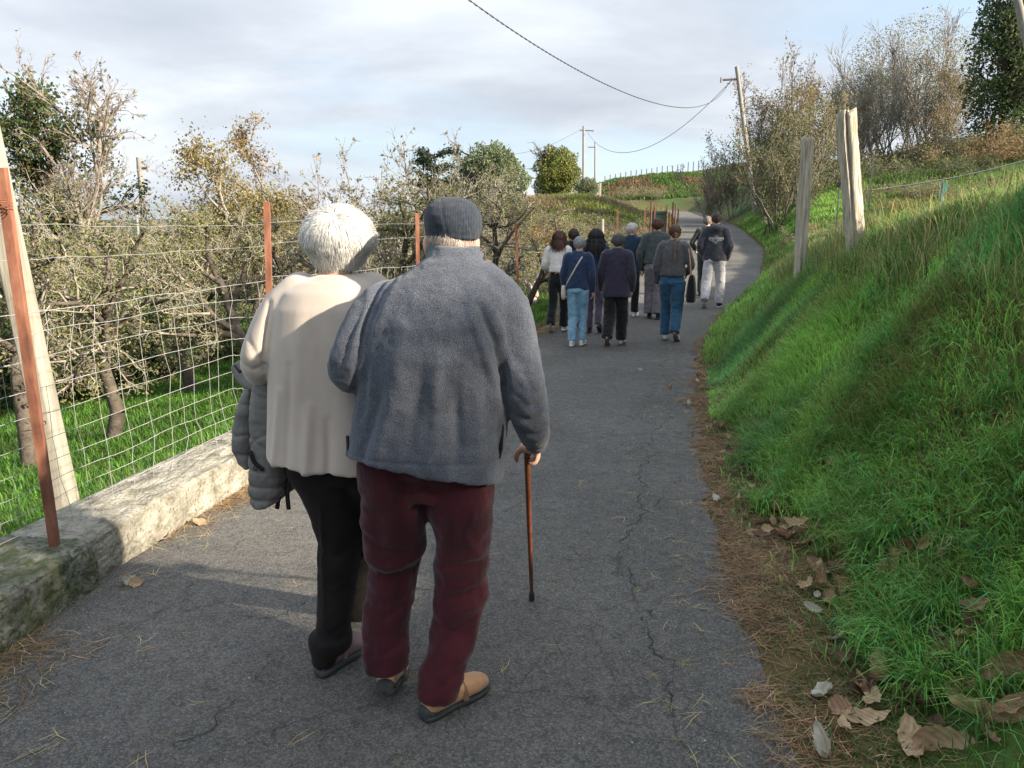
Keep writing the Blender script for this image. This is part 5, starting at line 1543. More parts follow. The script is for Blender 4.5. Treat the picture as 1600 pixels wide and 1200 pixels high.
M_rubber = solid("dark_rubber_sole", (.045, .047, .046), .75)
YM = 2.42
man = empty("person", (-.33, YM, 0), "old man in blue grey fleece, flat cap and maroon trousers walking with a cane", "person")
def bx_(u0, u1, v, y):          # centre and half width in metres of a silhouette row
    a, b = P(u0, v, y), P(u1, v, y)
    return (a + b) / 2, abs(b[0] - a[0]) / 2
# jacket: torso rows down the back
rows = [(386, 676, 748, .062, .03), (402, 668, 750, .078, .02), (418, 646, 764, .100, .01), (438, 618, 786, .122, .0), (462, 596, 800, .138, -.01), (500, 578, 804, .152, -.02), (550, 566, 800, .160, -.02), (592, 558, 796, .160, -.01),
        (634, 552, 793, .158, 0), (680, 546, 791, .160, 0), (708, 543, 789, .164, .0)]
secs = []
for v, u0, u1, dp, off in rows:
    c, hw = bx_(u0, u1, v, YM)
    c[1] += off
    secs.append((c, np.array([hw, .0, 0]), np.array([0, dp, 0]), 2.35))
cb, hwb = bx_(542, 787, 716, YM)
# hem dips on the right
secs.append((cb + np.array([0, 0, -.012]), np.array([hwb, 0, -.055]), np.array([0, .165, 0]), 2.5))
jk = [loft(secs, 48)]
# stand-up collar, open at the front
cpts = []
cN = P(708, 393, YM + .055)
J = {}
J['R'] = rotm(0, .06)
J['Rh'] = rotm(-.12, .10, .03)
J['head'] = P(706, 372, YM + .085)
J['neck'] = P(707, 420, YM + .035)
J['shL'] = P(603, 468, YM); J['shR'] = P(772, 472, YM)
J['elL'] = P(545, 578, YM - .03); J['elR'] = P(817, 622, YM - .01)
J['wrL'] = P(575, 560, YM + .27)
J['hipL'] = P(620, 745, YM); J['hipR'] = P(712, 748, YM)
J['knL'] = P(612, 880, YM + .02); J['knR'] = P(716, 890, YM + .02)
J['anL'] = P(600, 1040, YM - .05); J['anR'] = P(684, 1076, YM - .08)
J['ftL'] = np.array([.05, 1, 0]); J['ftR'] = np.array([.62, 1, 0])
_tp = P(823, 706, YM + .20)
def _hp(x, y, z): return _tp + np.array([x, y, z])
J['wrR'] = _hp(.028, -.085, .044)
_hand = [tube([J['wrR'], _hp(.020, -.05, .026), _hp(.012, -.01, .022), _hp(.010, .03, .016)], [(.026, .020), (.032, .020), (.038, .019), (.034, .015)], 16, flat=(1, 0, 0), sub=2)]
for _k, (_y, _r, _l) in enumerate(((-.036, .0082, .86), (-.014, .0092, 1.0), (.008, .0096, 1.04), (.030, .0094, 1.0))):
    _hand.append(tube([_hp(.012, _y + .004, .020), _hp(.034, _y, .010), _hp(.041 * _l, _y - .002, -.016 * _l), _hp(.026, _y - .003, -.038 * _l), _hp(.008, _y - .002, -.034 * _l)], [_r * 1.05, _r * 1.1, _r, _r * .95, _r * .8], 12, sub=2))
_hand.append(tube([_hp(-.004, -.030, .018), _hp(-.026, -.018, .010), _hp(-.036, -.010, -.012), _hp(-.036, -.004, -.034)], [.014, .0125, .0108, .0085], 12, sub=2))
J['handR'] = _hand
J['handL'] = dict(d=np.array([.5, .8, .1]), palm_n=np.array([0, .2, -1]), side=np.array([.6, .2, .5]), curl=.5)
bm = body_mesh(J, 1.0, .0075, None)
obj("body", bm, M_skin, man)
eyes(J, 1.0, man)
# sleeves
def sl_(pts, rad): return tube([P(u, v, y) for u, v, y in pts], rad, 26, sub=3)
jk.append(sl_([(752, 448, YM), (786, 486, YM - .005), (803, 548, YM - .02), (818, 610, YM - .03), (830, 652, YM + .02), (836, 678, YM + .075), (838, 690, YM + .10)],
              [.082, .086, .080, .074, .062, .052, .043]))
jk.append(sl_([(640, 468, YM), (600, 484, YM - .01), (566, 538, YM - .045), (548, 576, YM - .05), (556, 582, YM + .07), (575, 570, YM + .24)],
              [.070, .086, .080, .072, .062, .050]))
# collar tube ring
ring = []
for a in np.linspace(-2.55, 2.55, 22):
    ring.append(cN + np.array([math.sin(a) * .079, -math.cos(a) * .080 + .01, -.010 - .010 * math.cos(a) - .020 * math.sin(a)]))
jk.append(tube(ring, [(.009, .032)] * len(ring), 12, flat=(0, -1, 0)))
jm = union("fleece_jacket", jk, .0065, 5)
man_folds = [
    ([(612, 418), (592, 452), (578, 500), (570, 560), (560, 612)], .010, -.014), ([(626, 440), (600, 500), (590, 560), (588, 600)], .016, .008),
    ([(600, 520), (585, 575), (575, 640)], .012, -.007), ([(560, 470), (540, 520), (528, 560)], .013, .007), ([(575, 470), (556, 520), (545, 565)], .010, -.007),
    ([(640, 500), (628, 600), (600, 690), (590, 730)], .026, .009), ([(668, 560), (655, 650), (640, 735)], .022, -.009), ([(690, 540), (688, 640), (672, 740)], .020, .009),
    ([(716, 590), (722, 670), (715, 745)], .018, -.010), ([(748, 600), (750, 680), (742, 752)], .022, .009), ([(735, 480), (765, 560), (782, 640)], .020, .010),
    ([(752, 470), (778, 530), (788, 580), (788, 620)], .010, -.013), ([(768, 470), (792, 530), (800, 580)], .014, .006), ([(728, 470), (752, 540), (770, 600)], .012, -.006),
    ([(780, 640), (784, 700), (778, 750)], .012, -.008), ([(610, 600), (580, 680), (566, 725)], .016, -.007), ([(700, 420), (690, 470), (686, 520)], .03, .003),
    ([(655, 735), (705, 742), (775, 762)], .006, -.003),
    # sleeve creases towards the cuff
    ([(800, 634), (828, 650), (854, 640)], .008, -.010), ([(806, 650), (832, 664), (858, 654)], .009, .008), ([(808, 662), (834, 678), (860, 668)], .007, -.010), ([(812, 676), (838, 688), (862, 682)], .007, .006),
    ([(800, 600), (826, 628), (850, 618)], .010, -.007), ([(796, 560), (824, 596), (846, 590)], .014, .005), ([(815, 560), (830, 600), (838, 640)], .012, -.004), ([(790, 520), (812, 560), (836, 560)], .014, -.004)]
def mj(co, no):
    back = smooth(.35, -.25, no[:, 1])
    f = folds_px(co, man_folds, YM) * back
    f = np.where(co[:, 0] > P(800, 600, YM)[0], f * .9, f * 1.4)
    p = co * np.array([6.5, 6.5, 2.0])
    low = smooth(1.45, .95, co[:, 2])
    f += (.0055 * fbm(p, 2, 4) + .0030 * fbm(co * np.array([17, 17, 5.]), 2, 8)) * (.35 + .65 * low)
    f += .0022 * fbm(co * 34, 3, 12)
    f *= .35 + .65 * smooth(secs[-1][0][2] - .03, secs[-1][0][2] + .10, co[:, 2])
    # hem band
    f += -.004 * np.exp(-((co[:, 2] - (secs[-1][0][2] + .045 - .14 * (co[:, 0] + .33) * .35)) / .004) ** 2)
    return f
displace(jm, mj)
fj = obj("fleece_jacket", jm, M_fleece, man)
# pocket zip on the right side, inner collar line, hem toggle
M_blk = solid("black_trim", (.012, .012, .014), .5)
obj("pocket_zip", make_mesh("pocket_zip", *tube([P(783, 640, YM - .055), P(785, 668, YM - .06), P(783, 700, YM - .06), P(781, 715, YM - .055)], [.004, .006, .006, .003], 8)), M_blk, man)
obj("hem_toggle", make_mesh("hem_toggle", *tube([P(543, 683, YM - .03), P(545, 705, YM - .04)], [.006, .007], 8)), M_blk, man)
# hair fringe under the cap
hm = strand_mesh("hair", J['head'], (.078, .098, .094), J['Rh'], (0, -.3, 1), 2600, 3, .011, .0014, .8, .0, lambda k: (k[:, 2] < .12) & (k[:, 2] > -.50) & (k[:, 1] < .15), 5, (.50, .43, .37), follow=.9, thick=.04, hug=.8)
obj("hair", hm, M_hair, man)
# flat cap: puffed crown with darts, ribbed tweed
def capm(nt, vec, colr):
    N, L = nt.nodes, nt.links
    def band(v, sc, axis, lo, hi):
        w = N.new("ShaderNodeTexWave"); w.wave_type = 'BANDS'; w.bands_direction = axis; w.inputs["Scale"].default_value = sc; w.inputs["Distortion"].default_value = .35
        w.inputs["Detail"].default_value = 1
        L.new(v, w.inputs["Vector"])
        r = N.new("ShaderNodeMapRange"); r.inputs[1].default_value = .45; r.inputs[2].default_value = .8; r.inputs[3].default_value = lo; r.inputs[4].default_value = hi
        L.new(w.outputs["Fac"], r.inputs[0]); return r.outputs[0]
    out = colr
    for sc, ax, lo, hi in ((40, 'X', .80, 1.05), (160, 'Z', .86, 1.05)):
        m = N.new("ShaderNodeMixRGB"); m.blend_type = 'MULTIPLY'; m.inputs[0].default_value = 1
        L.new(out, m.inputs[1]); L.new(band(vec, sc, ax, lo, hi), m.inputs[2]); out = m.outputs[0]
    return out
M_cap = fabric("blue_grey_tweed", (.028, .035, .048), (.044, .053, .070), sheen=.1, scale=60, bump=.7, bscale=380, extra=capm)
cc0 = P(709, 360, YM + .085)
def capsec(dz, rx, ryb, ryf, dx=0, tilt=0):
    c = cc0 + np.array([dx, (ryf - ryb) / 2, dz])
    return (c, np.array([rx, 0, -tilt * rx * .3]), np.array([0, (ryf + ryb) / 2, .07 * (ryf + ryb) / 2]), 2.25)
cap_l = [capsec(-.022, .082, .098, .097, -.001, .08), capsec(-.012, .086, .100, .105, -.001, .06), capsec(0.004, .091, .106, .112, -.001, .06), capsec(.028, .0935, .110, .118, -.001, .05), capsec(.054, .090, .104, .116, -.003, .04), capsec(.078, .078, .084, .102, -.005, .03), capsec(.094, .058, .056, .080, -.006, 0.02), capsec(.104, .030, .026, .045, -.007)]
cm = union("flat_cap", [loft(cap_l, 40), loft([(cc0 + np.array([0, .105 + .012 * k, .004 - .006 * k]), np.array([.075 - .01 * k, 0, 0]), np.array([0, .0, .007]), 2.5) for k in range(4)], 24)], .0045, 3)
def capd(co, no):
    q = co - cc0
    f = np.zeros(len(co))
    for x0, x1 in ((-.036, -.012), (.028, .062), (.048, .030)):       # seams fanning to the crown
        xs = x0 + (x1 - x0) * np.clip((.10 - q[:, 2]) / .11, 0, 1) if x0 < 0 else x0 + (x1 - x0) * np.clip((.10 - q[:, 2]) / .11, 0, 1)
        f -= .0022 * np.exp(-((q[:, 0] - xs) / .0026) ** 2) * (q[:, 1] < 0)
    f += .0015 * fbm(co * 26, 2, 3)
    f += .003 * np.exp(-((q[:, 2] + .018 + .07 * q[:, 0]) / .006) ** 2)
    return f
displace(cm, capd)
obj("flat_cap", cm, M_cap, man)
# trousers
def rows_leg(rows, y0):
    secs = []
    for v, u0, u1, dy, dp in rows:
        c, hw = bx_(u0, u1, v, y0 + dy)
        secs.append((c, np.array([hw, 0, 0]), np.array([0, dp, 0]), 2.15))
    return loft(secs[::-1], 30)
legR = rows_leg([(715, 664, 770, 0, .115), (760, 665, 773, 0, .11), (800, 668, 770, .0, .105), (847, 680, 766, .01, .098), (890, 679, 764, .015, .09), (930, 677, 763, .01, .082), (975, 674, 750, 0, .078), (1020, 669, 738, -.05, .070), (1050, 654, 726, -.075, .066), (1080, 650, 716, -.09, .064), (1084, 651, 715, -.09, .062)], YM)
legL = rows_leg([(715, 560, 664, 0, .115), (760, 561, 666, 0, .11), (800, 566, 667, .005, .105), (850, 570, 667, .02, .098), (888, 577, 654, .03, .085), (930, 570, 648, .02, .080), (975, 567, 638, 0, .076), (1012, 567, 639, -.04, .068), (1038, 569, 633, -.06, .062), (1044, 570, 632, -.06, .060)], YM)
pel = loft([(P(667, v, YM), np.array([hw, 0, 0]), np.array([0, .125 if v < 730 else .104, 0]), 2.2) for v, hw in ((650, .19), (680, .203), (715, .205), (742, .17), (762, .10), (773, .06))][::-1], 30)
tm = union("trousers", [legR, legL, pel], .007, 6)
tf = [([(668, 862), (700, 872), (764, 862)], .012, -.007), ([(678, 930), (715, 918), (764, 905)], .012, -.009), ([(690, 950), (730, 935), (760, 930)], .012, .006), ([(676, 960), (715, 968), (748, 945)], .01, -.007),
      ([(668, 1020), (700, 1035), (738, 1010)], .012, -.008), ([(660, 1050), (695, 1065), (728, 1040)], .012, .007), ([(652, 1075), (690, 1090), (722, 1068)], .009, -.007),
      ([(716, 780), (735, 830), (764, 880)], .012, .007), ([(735, 770), (728, 810), (722, 850)], .01, .005), ([(700, 800), (692, 860), (700, 920)], .016, .006), ([(742, 765), (738, 800)], .008, .005),
      ([(570, 860), (610, 878), (660, 860)], .014, .009), ([(566, 882), (610, 892), (655, 880)], .014, -.007), ([(575, 905), (610, 915), (650, 900)], .014, .006), ([(570, 935), (605, 950), (642, 930)], .012, -.007),
      ([(568, 990), (600, 1000), (636, 985)], .012, -.007), ([(568, 1022), (602, 1030), (638, 1018)], .010, .006), ([(600, 780), (596, 830), (604, 860)], .018, -.006), ([(570, 820), (600, 845), (650, 850)], .012, -.006)]
def tmd(co, no):
    f = 1.2 * folds_px(co, [(a, b_ * 1.25, c_) for a, b_, c_ in tf], YM) * smooth(.5, -.3, no[:, 1])
    f += .0065 * fbm(co * np.array([8, 8, 15.]), 2, 5) + .003 * fbm(co * 30, 2, 6)
    return f
displace(tm, tmd)
obj("trousers", tm, M_maroon, man)
# shoes with heel counter and lace details
def tan_details(heel_cap):
    def f(root, T, k, st, sec):
        V, F = loft([sec(y, hw, st * .4, st + z, 0, 2.3) for y, hw, z in ((-.006, .012, .012), (-.004, .022, .026), (.006, .029, .034), (.022, .0345, .020), (.035, .036, .006))], 20)
        obj("heel_patch", make_mesh("heel_patch", V, F), M_rubber, root)
        b = tube([T(.150, -.048, st + .005), T(.150, -.038, st + .045), T(.150, 0, st + .064), T(.150, .038, st + .045), T(.150, .048, st + .005)], [(.011, .003)] * 5, 10, flat=(0, 1, 0), sub=3)
        obj("side_stripe", make_mesh("side_stripe", *b), M_tan2, root)
        lc = [tube([T(y, -.020, st + z), T(y + .006, 0, st + z + .006), T(y, .020, st + z)], [.0022] * 3, 6) for y, z in ((.105, .080), (.118, .075), (.131, .069))]
        obj("shoelace", make_mesh("shoelace", *join(lc)), M_tan2, root)
    return f
sR = hit(659, 1132); sT = hit(752, 1078)
shoe((sR[0] + .005, sR[1] + .01, .008), tuple((sT - sR)[:2]), man, (M_tan, M_rubber), L=.285, W=1.0, details=tan_details(1), voxel=.005)
shoe((P(599, 1100, 2.31)[0], 2.325, .008), (.03, 1), man, (M_tan, M_rubber), L=.28, pitch=.30, details=tan_details(1), voxel=.005, W=1.05)
# the cane
M_cane = pmat("polished_brown_wood", two((.10, .028, .013), (.17, .055, .024)), scale=6, rough=.3, stretch=(8, 8, 1), spec=.5)
top = P(823, 706, YM + .20); tip = P(831, 934, 3.12); tip[2] = h1(tip[0], tip[1]) + .012
cane = empty("walking_cane", tip, "dark brown wooden walking cane gripped by the old man with the flat cap", "cane")
ax = nrm(top - tip)
obj("shaft", make_mesh("shaft", *tube([tip + ax * .02, tip + ax * .4, top], [.0085, .0095, .0115], 16)), M_cane, cane)
obj("rubber_tip", make_mesh("rubber_tip", *tube([tip, tip + ax * .045], [.0135, .011], 14)), M_rubber, cane)
obj("handle", make_mesh("handle", *tube([top + np.array([0, .055, -.010]), top + np.array([0, .03, .006]), top + np.array([0, -.005, .008]), top + np.array([.004, -.035, .004])], [.009, .012, .0135, .012], 14, sub=3)), M_cane, cane)

# ---------------------------------------------------------------- the white-haired woman
YW = 2.64
M_cardi = fabric("beige_knit", (.42, .355, .305), (.47, .405, .35), scale=10, bump=.22, bscale=700, stretch=(1, 1, .4), sheen=.35, bdist=.002)
M_darktr = fabric("dark_brown_cloth", (.011, .009, .009), (.018, .014, .013), scale=8, bump=.2, sheen=.04)
M_mauve = pmat("mauve_suede", two((.20, .135, .135), (.26, .18, .18)), scale=26, rough=.85, bump=.25, bscale=300, bdist=.002)
M_tealsole = solid("grey_teal_sole", (.050, .056, .060), .7)
wom = empty("person", (-.62, YW, 0), "old woman with short white hair, beige cardigan and dark trousers, a coat over her arm", "person")
K = {}
K['R'] = rotm(0, .03); K['Rh'] = rotm(-.05, .05, .0)
K['head'] = P(528, 376, YW + .02); K['neck'] = P(528, 428, YW)
K['shL'] = P(450, 470, YW); K['shR'] = P(595, 470, YW)
K['elL'] = P(412, 560, YW - .02); K['elR'] = P(618, 560, YW + .03)
K['wrL'] = P(408, 590, YW + .22); K['wrR'] = P(560, 560, YW + .22)
K['hipL'] = P(488, 742, YW); K['hipR'] = P(565, 742, YW)
K['knL'] = P(525, 870, YW + .05); K['knR'] = P(560, 855, YW + .15)
K['anL'] = P(512, 1040, YW - .03); K['anR'] = P(560, 950, 3.02)
K['ftL'] = np.array([.5, 1, 0]); K['ftR'] = np.array([.1, 1, 0])
K['handL'] = dict(d=np.array([.2, .9, -.1]), palm_n=np.array([.3, 0, -1]), side=np.array([1., 0, .2]), curl=.7)
obj("body", body_mesh(K, .97, .009), M_skin, wom)
eyes(K, .97, wom)
crow = [(428, 500, 560, .07, 0), (440, 466, 592, .10, 0), (455, 442, 612, .12, 0), (480, 428, 622, .135, 0), (530, 424, 622, .145, 0), (600, 420, 622, .150, 0), (660, 419, 626, .155, 0), (690, 419, 630, .162, 0), (712, 419, 634, .168, 0)]
cs = []
for v, u0, u1, dp, off in crow:
    c, hw = bx_(u0, u1, v, YW); cs.append((c, np.array([hw, 0, 0]), np.array([0, dp, 0]), 2.4))
cbm, hw = bx_(420, 634, 718, YW)
cs.append((cbm + np.array([0, 0, -.003]), np.array([hw, 0, -.022]), np.array([0, .17, 0]), 2.5))
cj = [loft(cs, 44)]
cj.append(sl_([(470, 456, YW), (438, 488, YW - .005), (413, 535, YW - .02), (404, 562, YW - .02), (406, 578, YW + .08), (412, 585, YW + .18)], [.070, .072, .066, .062, .058, .050]))
cj.append(sl_([(580, 456, YW), (606, 490, YW + .0), (618, 545, YW + .02), (600, 565, YW + .12), (570, 560, YW + .2)], [.070, .070, .062, .055, .048]))
ck = union("cardigan", cj, .0068, 5)
wf = [([(452, 600), (448, 670), (440, 735)], .014, .008), ([(470, 560), (468, 640), (462, 738)], .013, -.007), ([(500, 620), (498, 690), (494, 745)], .018, .008), ([(528, 640), (530, 700), (528, 748)], .013, -.008),
      ([(430, 470), (424, 520), (422, 580)], .009, -.012), ([(383, 560), (405, 572), (425, 566)], .008, -.006), ([(384, 572), (405, 586), (425, 578)], .008, .005), ([(395, 520), (412, 545), (420, 560)], .010, -.004), ([(485, 470), (480, 540), (482, 600)], .03, .004), ([(540, 600), (520, 560), (505, 500)], .02, -.003)]
def cd(co, no):
    f = 1.5 * folds_px(co, wf, YW) * smooth(.4, -.3, no[:, 1])
    low = smooth(1.35, .85, co[:, 2])
    ang = (co[:, 0] + .6) * 34
    f += low * .004 * smooth(cs[-1][0][2] - .02, cs[-1][0][2] + .1, co[:, 2]) * np.sin(ang + 1.2 * fbm(co * np.array([3, 3, 1.5]), 2, 3)) + .004 * fbm(co * np.array([9, 9, 3.]), 2, 7) * (.3 + .7 * low)
    return f
displace(ck, cd)
obj("cardigan", ck, M_cardi, wom)
# trousers: near leg with turned-up hem, far leg stepping ahead
def wrows(rows):
    secs = []
    for v, u0, u1, y, dp in rows:
        c, hw = bx_(u0, u1, v, y); secs.append((c, np.array([hw, 0, 0]), np.array([0, dp, 0]), 2.1))
    return loft(secs[::-1], 28)
wl = wrows([(735, 448, 560, YW, .115), (770, 472, 562, YW, .11), (805, 487, 566, YW + .02, .10), (847, 497, 566, YW + .04, .09), (900, 497, 560, YW + .03, .082), (945, 496, 552, YW, .078), (985, 493, 547, YW - .02, .076), (1006, 487, 545, YW - .04, .076), (1024, 487, 530, YW - .07, .056), (1038, 489, 524, YW - .075, .050)])
wr_ = wrows([(735, 520, 628, YW, .115), (790, 530, 622, YW + .08, .10), (850, 532, 602, YW + .18, .085), (900, 530, 592, YW + .27, .075), (940, 534, 588, YW + .34, .07), (968, 538, 584, YW + .36, .065)])
cuff = wrows([(990, 482, 550, YW - .035, .086), (1002, 483, 551, YW - .04, .088), (1012, 485, 549, YW - .04, .086)])
wpel = loft([(P(530, v, YW), np.array([h, 0, 0]), np.array([0, .12, 0]), 2.3) for v, h in ((660, .17), (705, .19), (735, .17), (745, .1))][::-1], 28)
wt = union("trousers", [wl, wr_, wpel, cuff], .0075, 6)
wtf = [([(497, 850), (525, 862), (560, 850)], .012, -.006), ([(495, 900), (525, 912), (556, 895)], .012, .005), ([(512, 770), (508, 860), (514, 960)], .008, .007), ([(494, 960), (520, 975), (548, 958)], .01, -.006)]
displace(wt, lambda co, no: folds_px(co, wtf, YW) + .004 * fbm(co * np.array([8, 8, 12.]), 2, 5))
obj("trousers", wt, M_darktr, wom)
h_ = hit(492, 1066)
def strap_detail(root, T, k, st, sec):
    b = tube([T(.10, -.042, st + .010), T(.10, -.036, st + .055), T(.105, 0, st + .088), T(.10, .036, st + .055), T(.10, .042, st + .010)], [(.009, .003)] * 5, 10, flat=(0, 1, 0), sub=3)
    obj("strap", make_mesh("strap", *b), M_mauve, root)
shoe((h_[0] + .01, h_[1] + .02, .006), (.48, .80), wom, (M_mauve, M_tealsole), L=.265, sole_t=.032, voxel=.005, details=strap_detail, W=1.0)
shoe((P(560, 960, 3.0)[0], 3.0, .006), (.12, 1), wom, (M_mauve, M_tealsole), L=.26, sole_t=.032, voxel=.006, pitch=0, details=strap_detail)
# white hair: soft cap of volume under thousands of combed strands
hc = P(528, 371, YW + .012)
hv = union("hair_volume", [ell(hc, (.097, .104, .089), K['Rh'], 28, 16), ell(hc + np.array([0, -.01, -.038]), (.086, .092, .066), K['Rh'], 24, 12)], .006, 4)
displace(hv, lambda co, no: .008 * fbm(co * 22, 3, 9) + .002 * fbm(co * 80, 2, 3))
kill = co_of(hv)
hairroot = obj("hair", hv, solid("white_hair_under", (.70, .67, .63), .9), wom)
sm = strand_mesh("strands", hc, (.099, .104, .094), K['Rh'], (.08, -.66, .62), 24000, 9, .0150, .0014, .45, .05, lambda k: (k[:, 1] < .55) | (k[:, 2] > .25), 3, (.73, .71, .67), follow=1.0, inward=.10, lengthvar=.5, hug=.5, thick=.20, zmin=-.098)
obj("strands", sm, M_hair, hairroot)
# stray wisps standing off the crown
sm = strand_mesh("wisps", hc, (.100, .108, .102), K['Rh'], (.05, -.5, .8), 160, 6, .010, .0009, .1, 1.0, lambda k: k[:, 2] > .15, 31, (.85, .82, .76), follow=.5, lengthvar=.6, flare=.25, curl=.12)
obj("wisps", sm, M_hair, hairroot)

# ---------------------------------------------------------------- the quilted coat over her arm
M_quilt = pmat("grey_quilted_nylon", two((.125, .122, .115), (.165, .158, .147)), scale=12, rough=.5, bump=.25, bscale=60, bdist=.006, spec=.35)
YC = YW + .09
coat = empty("quilted_coat", P(405, 790, YC), "grey quilted coat hanging folded over the arm of the white haired woman", "coat")
def lobe(rows, y, dp, ex=2.3, tw=0.0):
    secs = []
    for r in rows:
        v, u0, u1 = r[:3]; yy = y + (r[3] if len(r) > 3 else 0)
        c, hw = bx_(u0, u1, v, yy); secs.append((c, np.array([hw, tw * hw, 0]), np.array([-tw * dp, dp, 0]), ex))
    return loft(secs[::-1], 30)
main_p = lobe([(572, 396, 420, .06), (590, 394, 430, .02), (612, 393, 436), (660, 391, 438), (715, 391, 440), (745, 389, 446), (765, 389, 446), (783, 393, 438), (790, 400, 420)], YC - .01, .055)
left_p = lobe([(588, 392, 408, .08), (612, 381, 408, .05), (640, 371, 404, .04), (670, 365, 402, .04), (700, 364, 400, .04), (720, 374, 400, .04), (729, 386, 398, .04)], YC + .03, .06)
low_p = lobe([(715, 395, 470), (745, 392, 474), (765, 392, 462), (778, 394, 440), (788, 396, 420)], YC + .04, .04)
def quilt(seams):
    def f(co, no):
        q = co[:, [0, 2]]; best = np.full(len(co), 9.)
        for pl in seams:
            pp_ = [P(u, v, YC)[[0, 2]] for u, v in pl]
            for i in range(len(pp_) - 1):
                best = np.minimum(best, seg_dist(q, pp_[i], pp_[i + 1])[0])
        puff = 1 - np.exp(-(best / .009) ** 1.3)
        return -.0065 + .0065 * puff + .0035 * fbm(co * np.array([16, 16, 22.]), 3, 4) + .0010 * fbm(co * np.array([60, 60, 30]), 2, 4)
    return f
mp_ = union("front_panel", [main_p], .0048, 3)
displace(mp_, quilt([[(390, 606), (438, 622)], [(395, 596), (402, 640)], [(388, 675), (404, 682), (440, 664)], [(404, 682), (440, 706)], [(392, 700), (404, 682)], [(388, 752), (446, 756)], [(388, 772), (440, 776)], [(390, 728), (420, 730)]]))
obj("front_panel", mp_, M_quilt, coat)
ml = union("sleeve", [left_p], .0048, 3)
displace(ml, quilt([[(378, 634), (404, 640)], [(364, 684), (402, 680)], [(385, 600), (392, 636)], [(366, 712), (402, 716)]]))
obj("sleeve", ml, M_quilt, coat)
mb = union("lower_panel", [low_p], .0048, 3)
displace(mb, quilt([[(390, 752), (475, 758)], [(390, 772), (460, 774)], [(430, 715), (430, 790)]]))
obj("lower_panel", mb, M_quilt, coat)
colr_ = tube([P(370, 571, YC + .10), P(380, 586, YC + .08), P(392, 598, YC + .05), P(402, 602, YC + .03)], [(.012, .028), (.014, .034), (.014, .030), (.012, .022)], 18, flat=(0, 1, 0), sub=3)
obj("collar", make_mesh("collar", *colr_), M_quilt, coat)
obj("collar_trim", make_mesh("collar_trim", *tube([P(367, 571, YC + .06), P(375, 581, YC + .04), P(384, 577, YC + .05)], [.005, .006, .004], 8)), M_blk, coat)
def ribbon(pix, w, t=.004):
    return tube([P(*p) for p in pix], [(t, w)] * len(pix), 10, flat=(0, 1, 0), sub=3)
obj("pocket_edge", make_mesh("pocket_edge", *ribbon([(391, 705, YC - .068), (397, 722, YC - .07), (411, 734, YC - .068)], .008)), M_blk, coat)
lg = join([tube([P(a[0], a[1], YC - .066), P(b[0], b[1], YC - .066)], [.0012] * 2, 6) for a, b in (((397, 728), (402, 728)), ((402, 728), (401, 735)), ((401, 735), (396, 734)), ((396, 734), (397, 728)))])
obj("logo_square", make_mesh("logo_square", *lg), M_blk, coat)
obj("waist_strap", make_mesh("waist_strap", *ribbon([(440, 742, YC), (437, 770, YC - .01), (433, 794, YC - .01)], .0085)), M_blk, coat)
obj("waist_strap", make_mesh("waist_strap", *ribbon([(452, 745, YC), (449, 770, YC - .01), (451, 795, YC - .01)], .0085)), M_blk, coat)
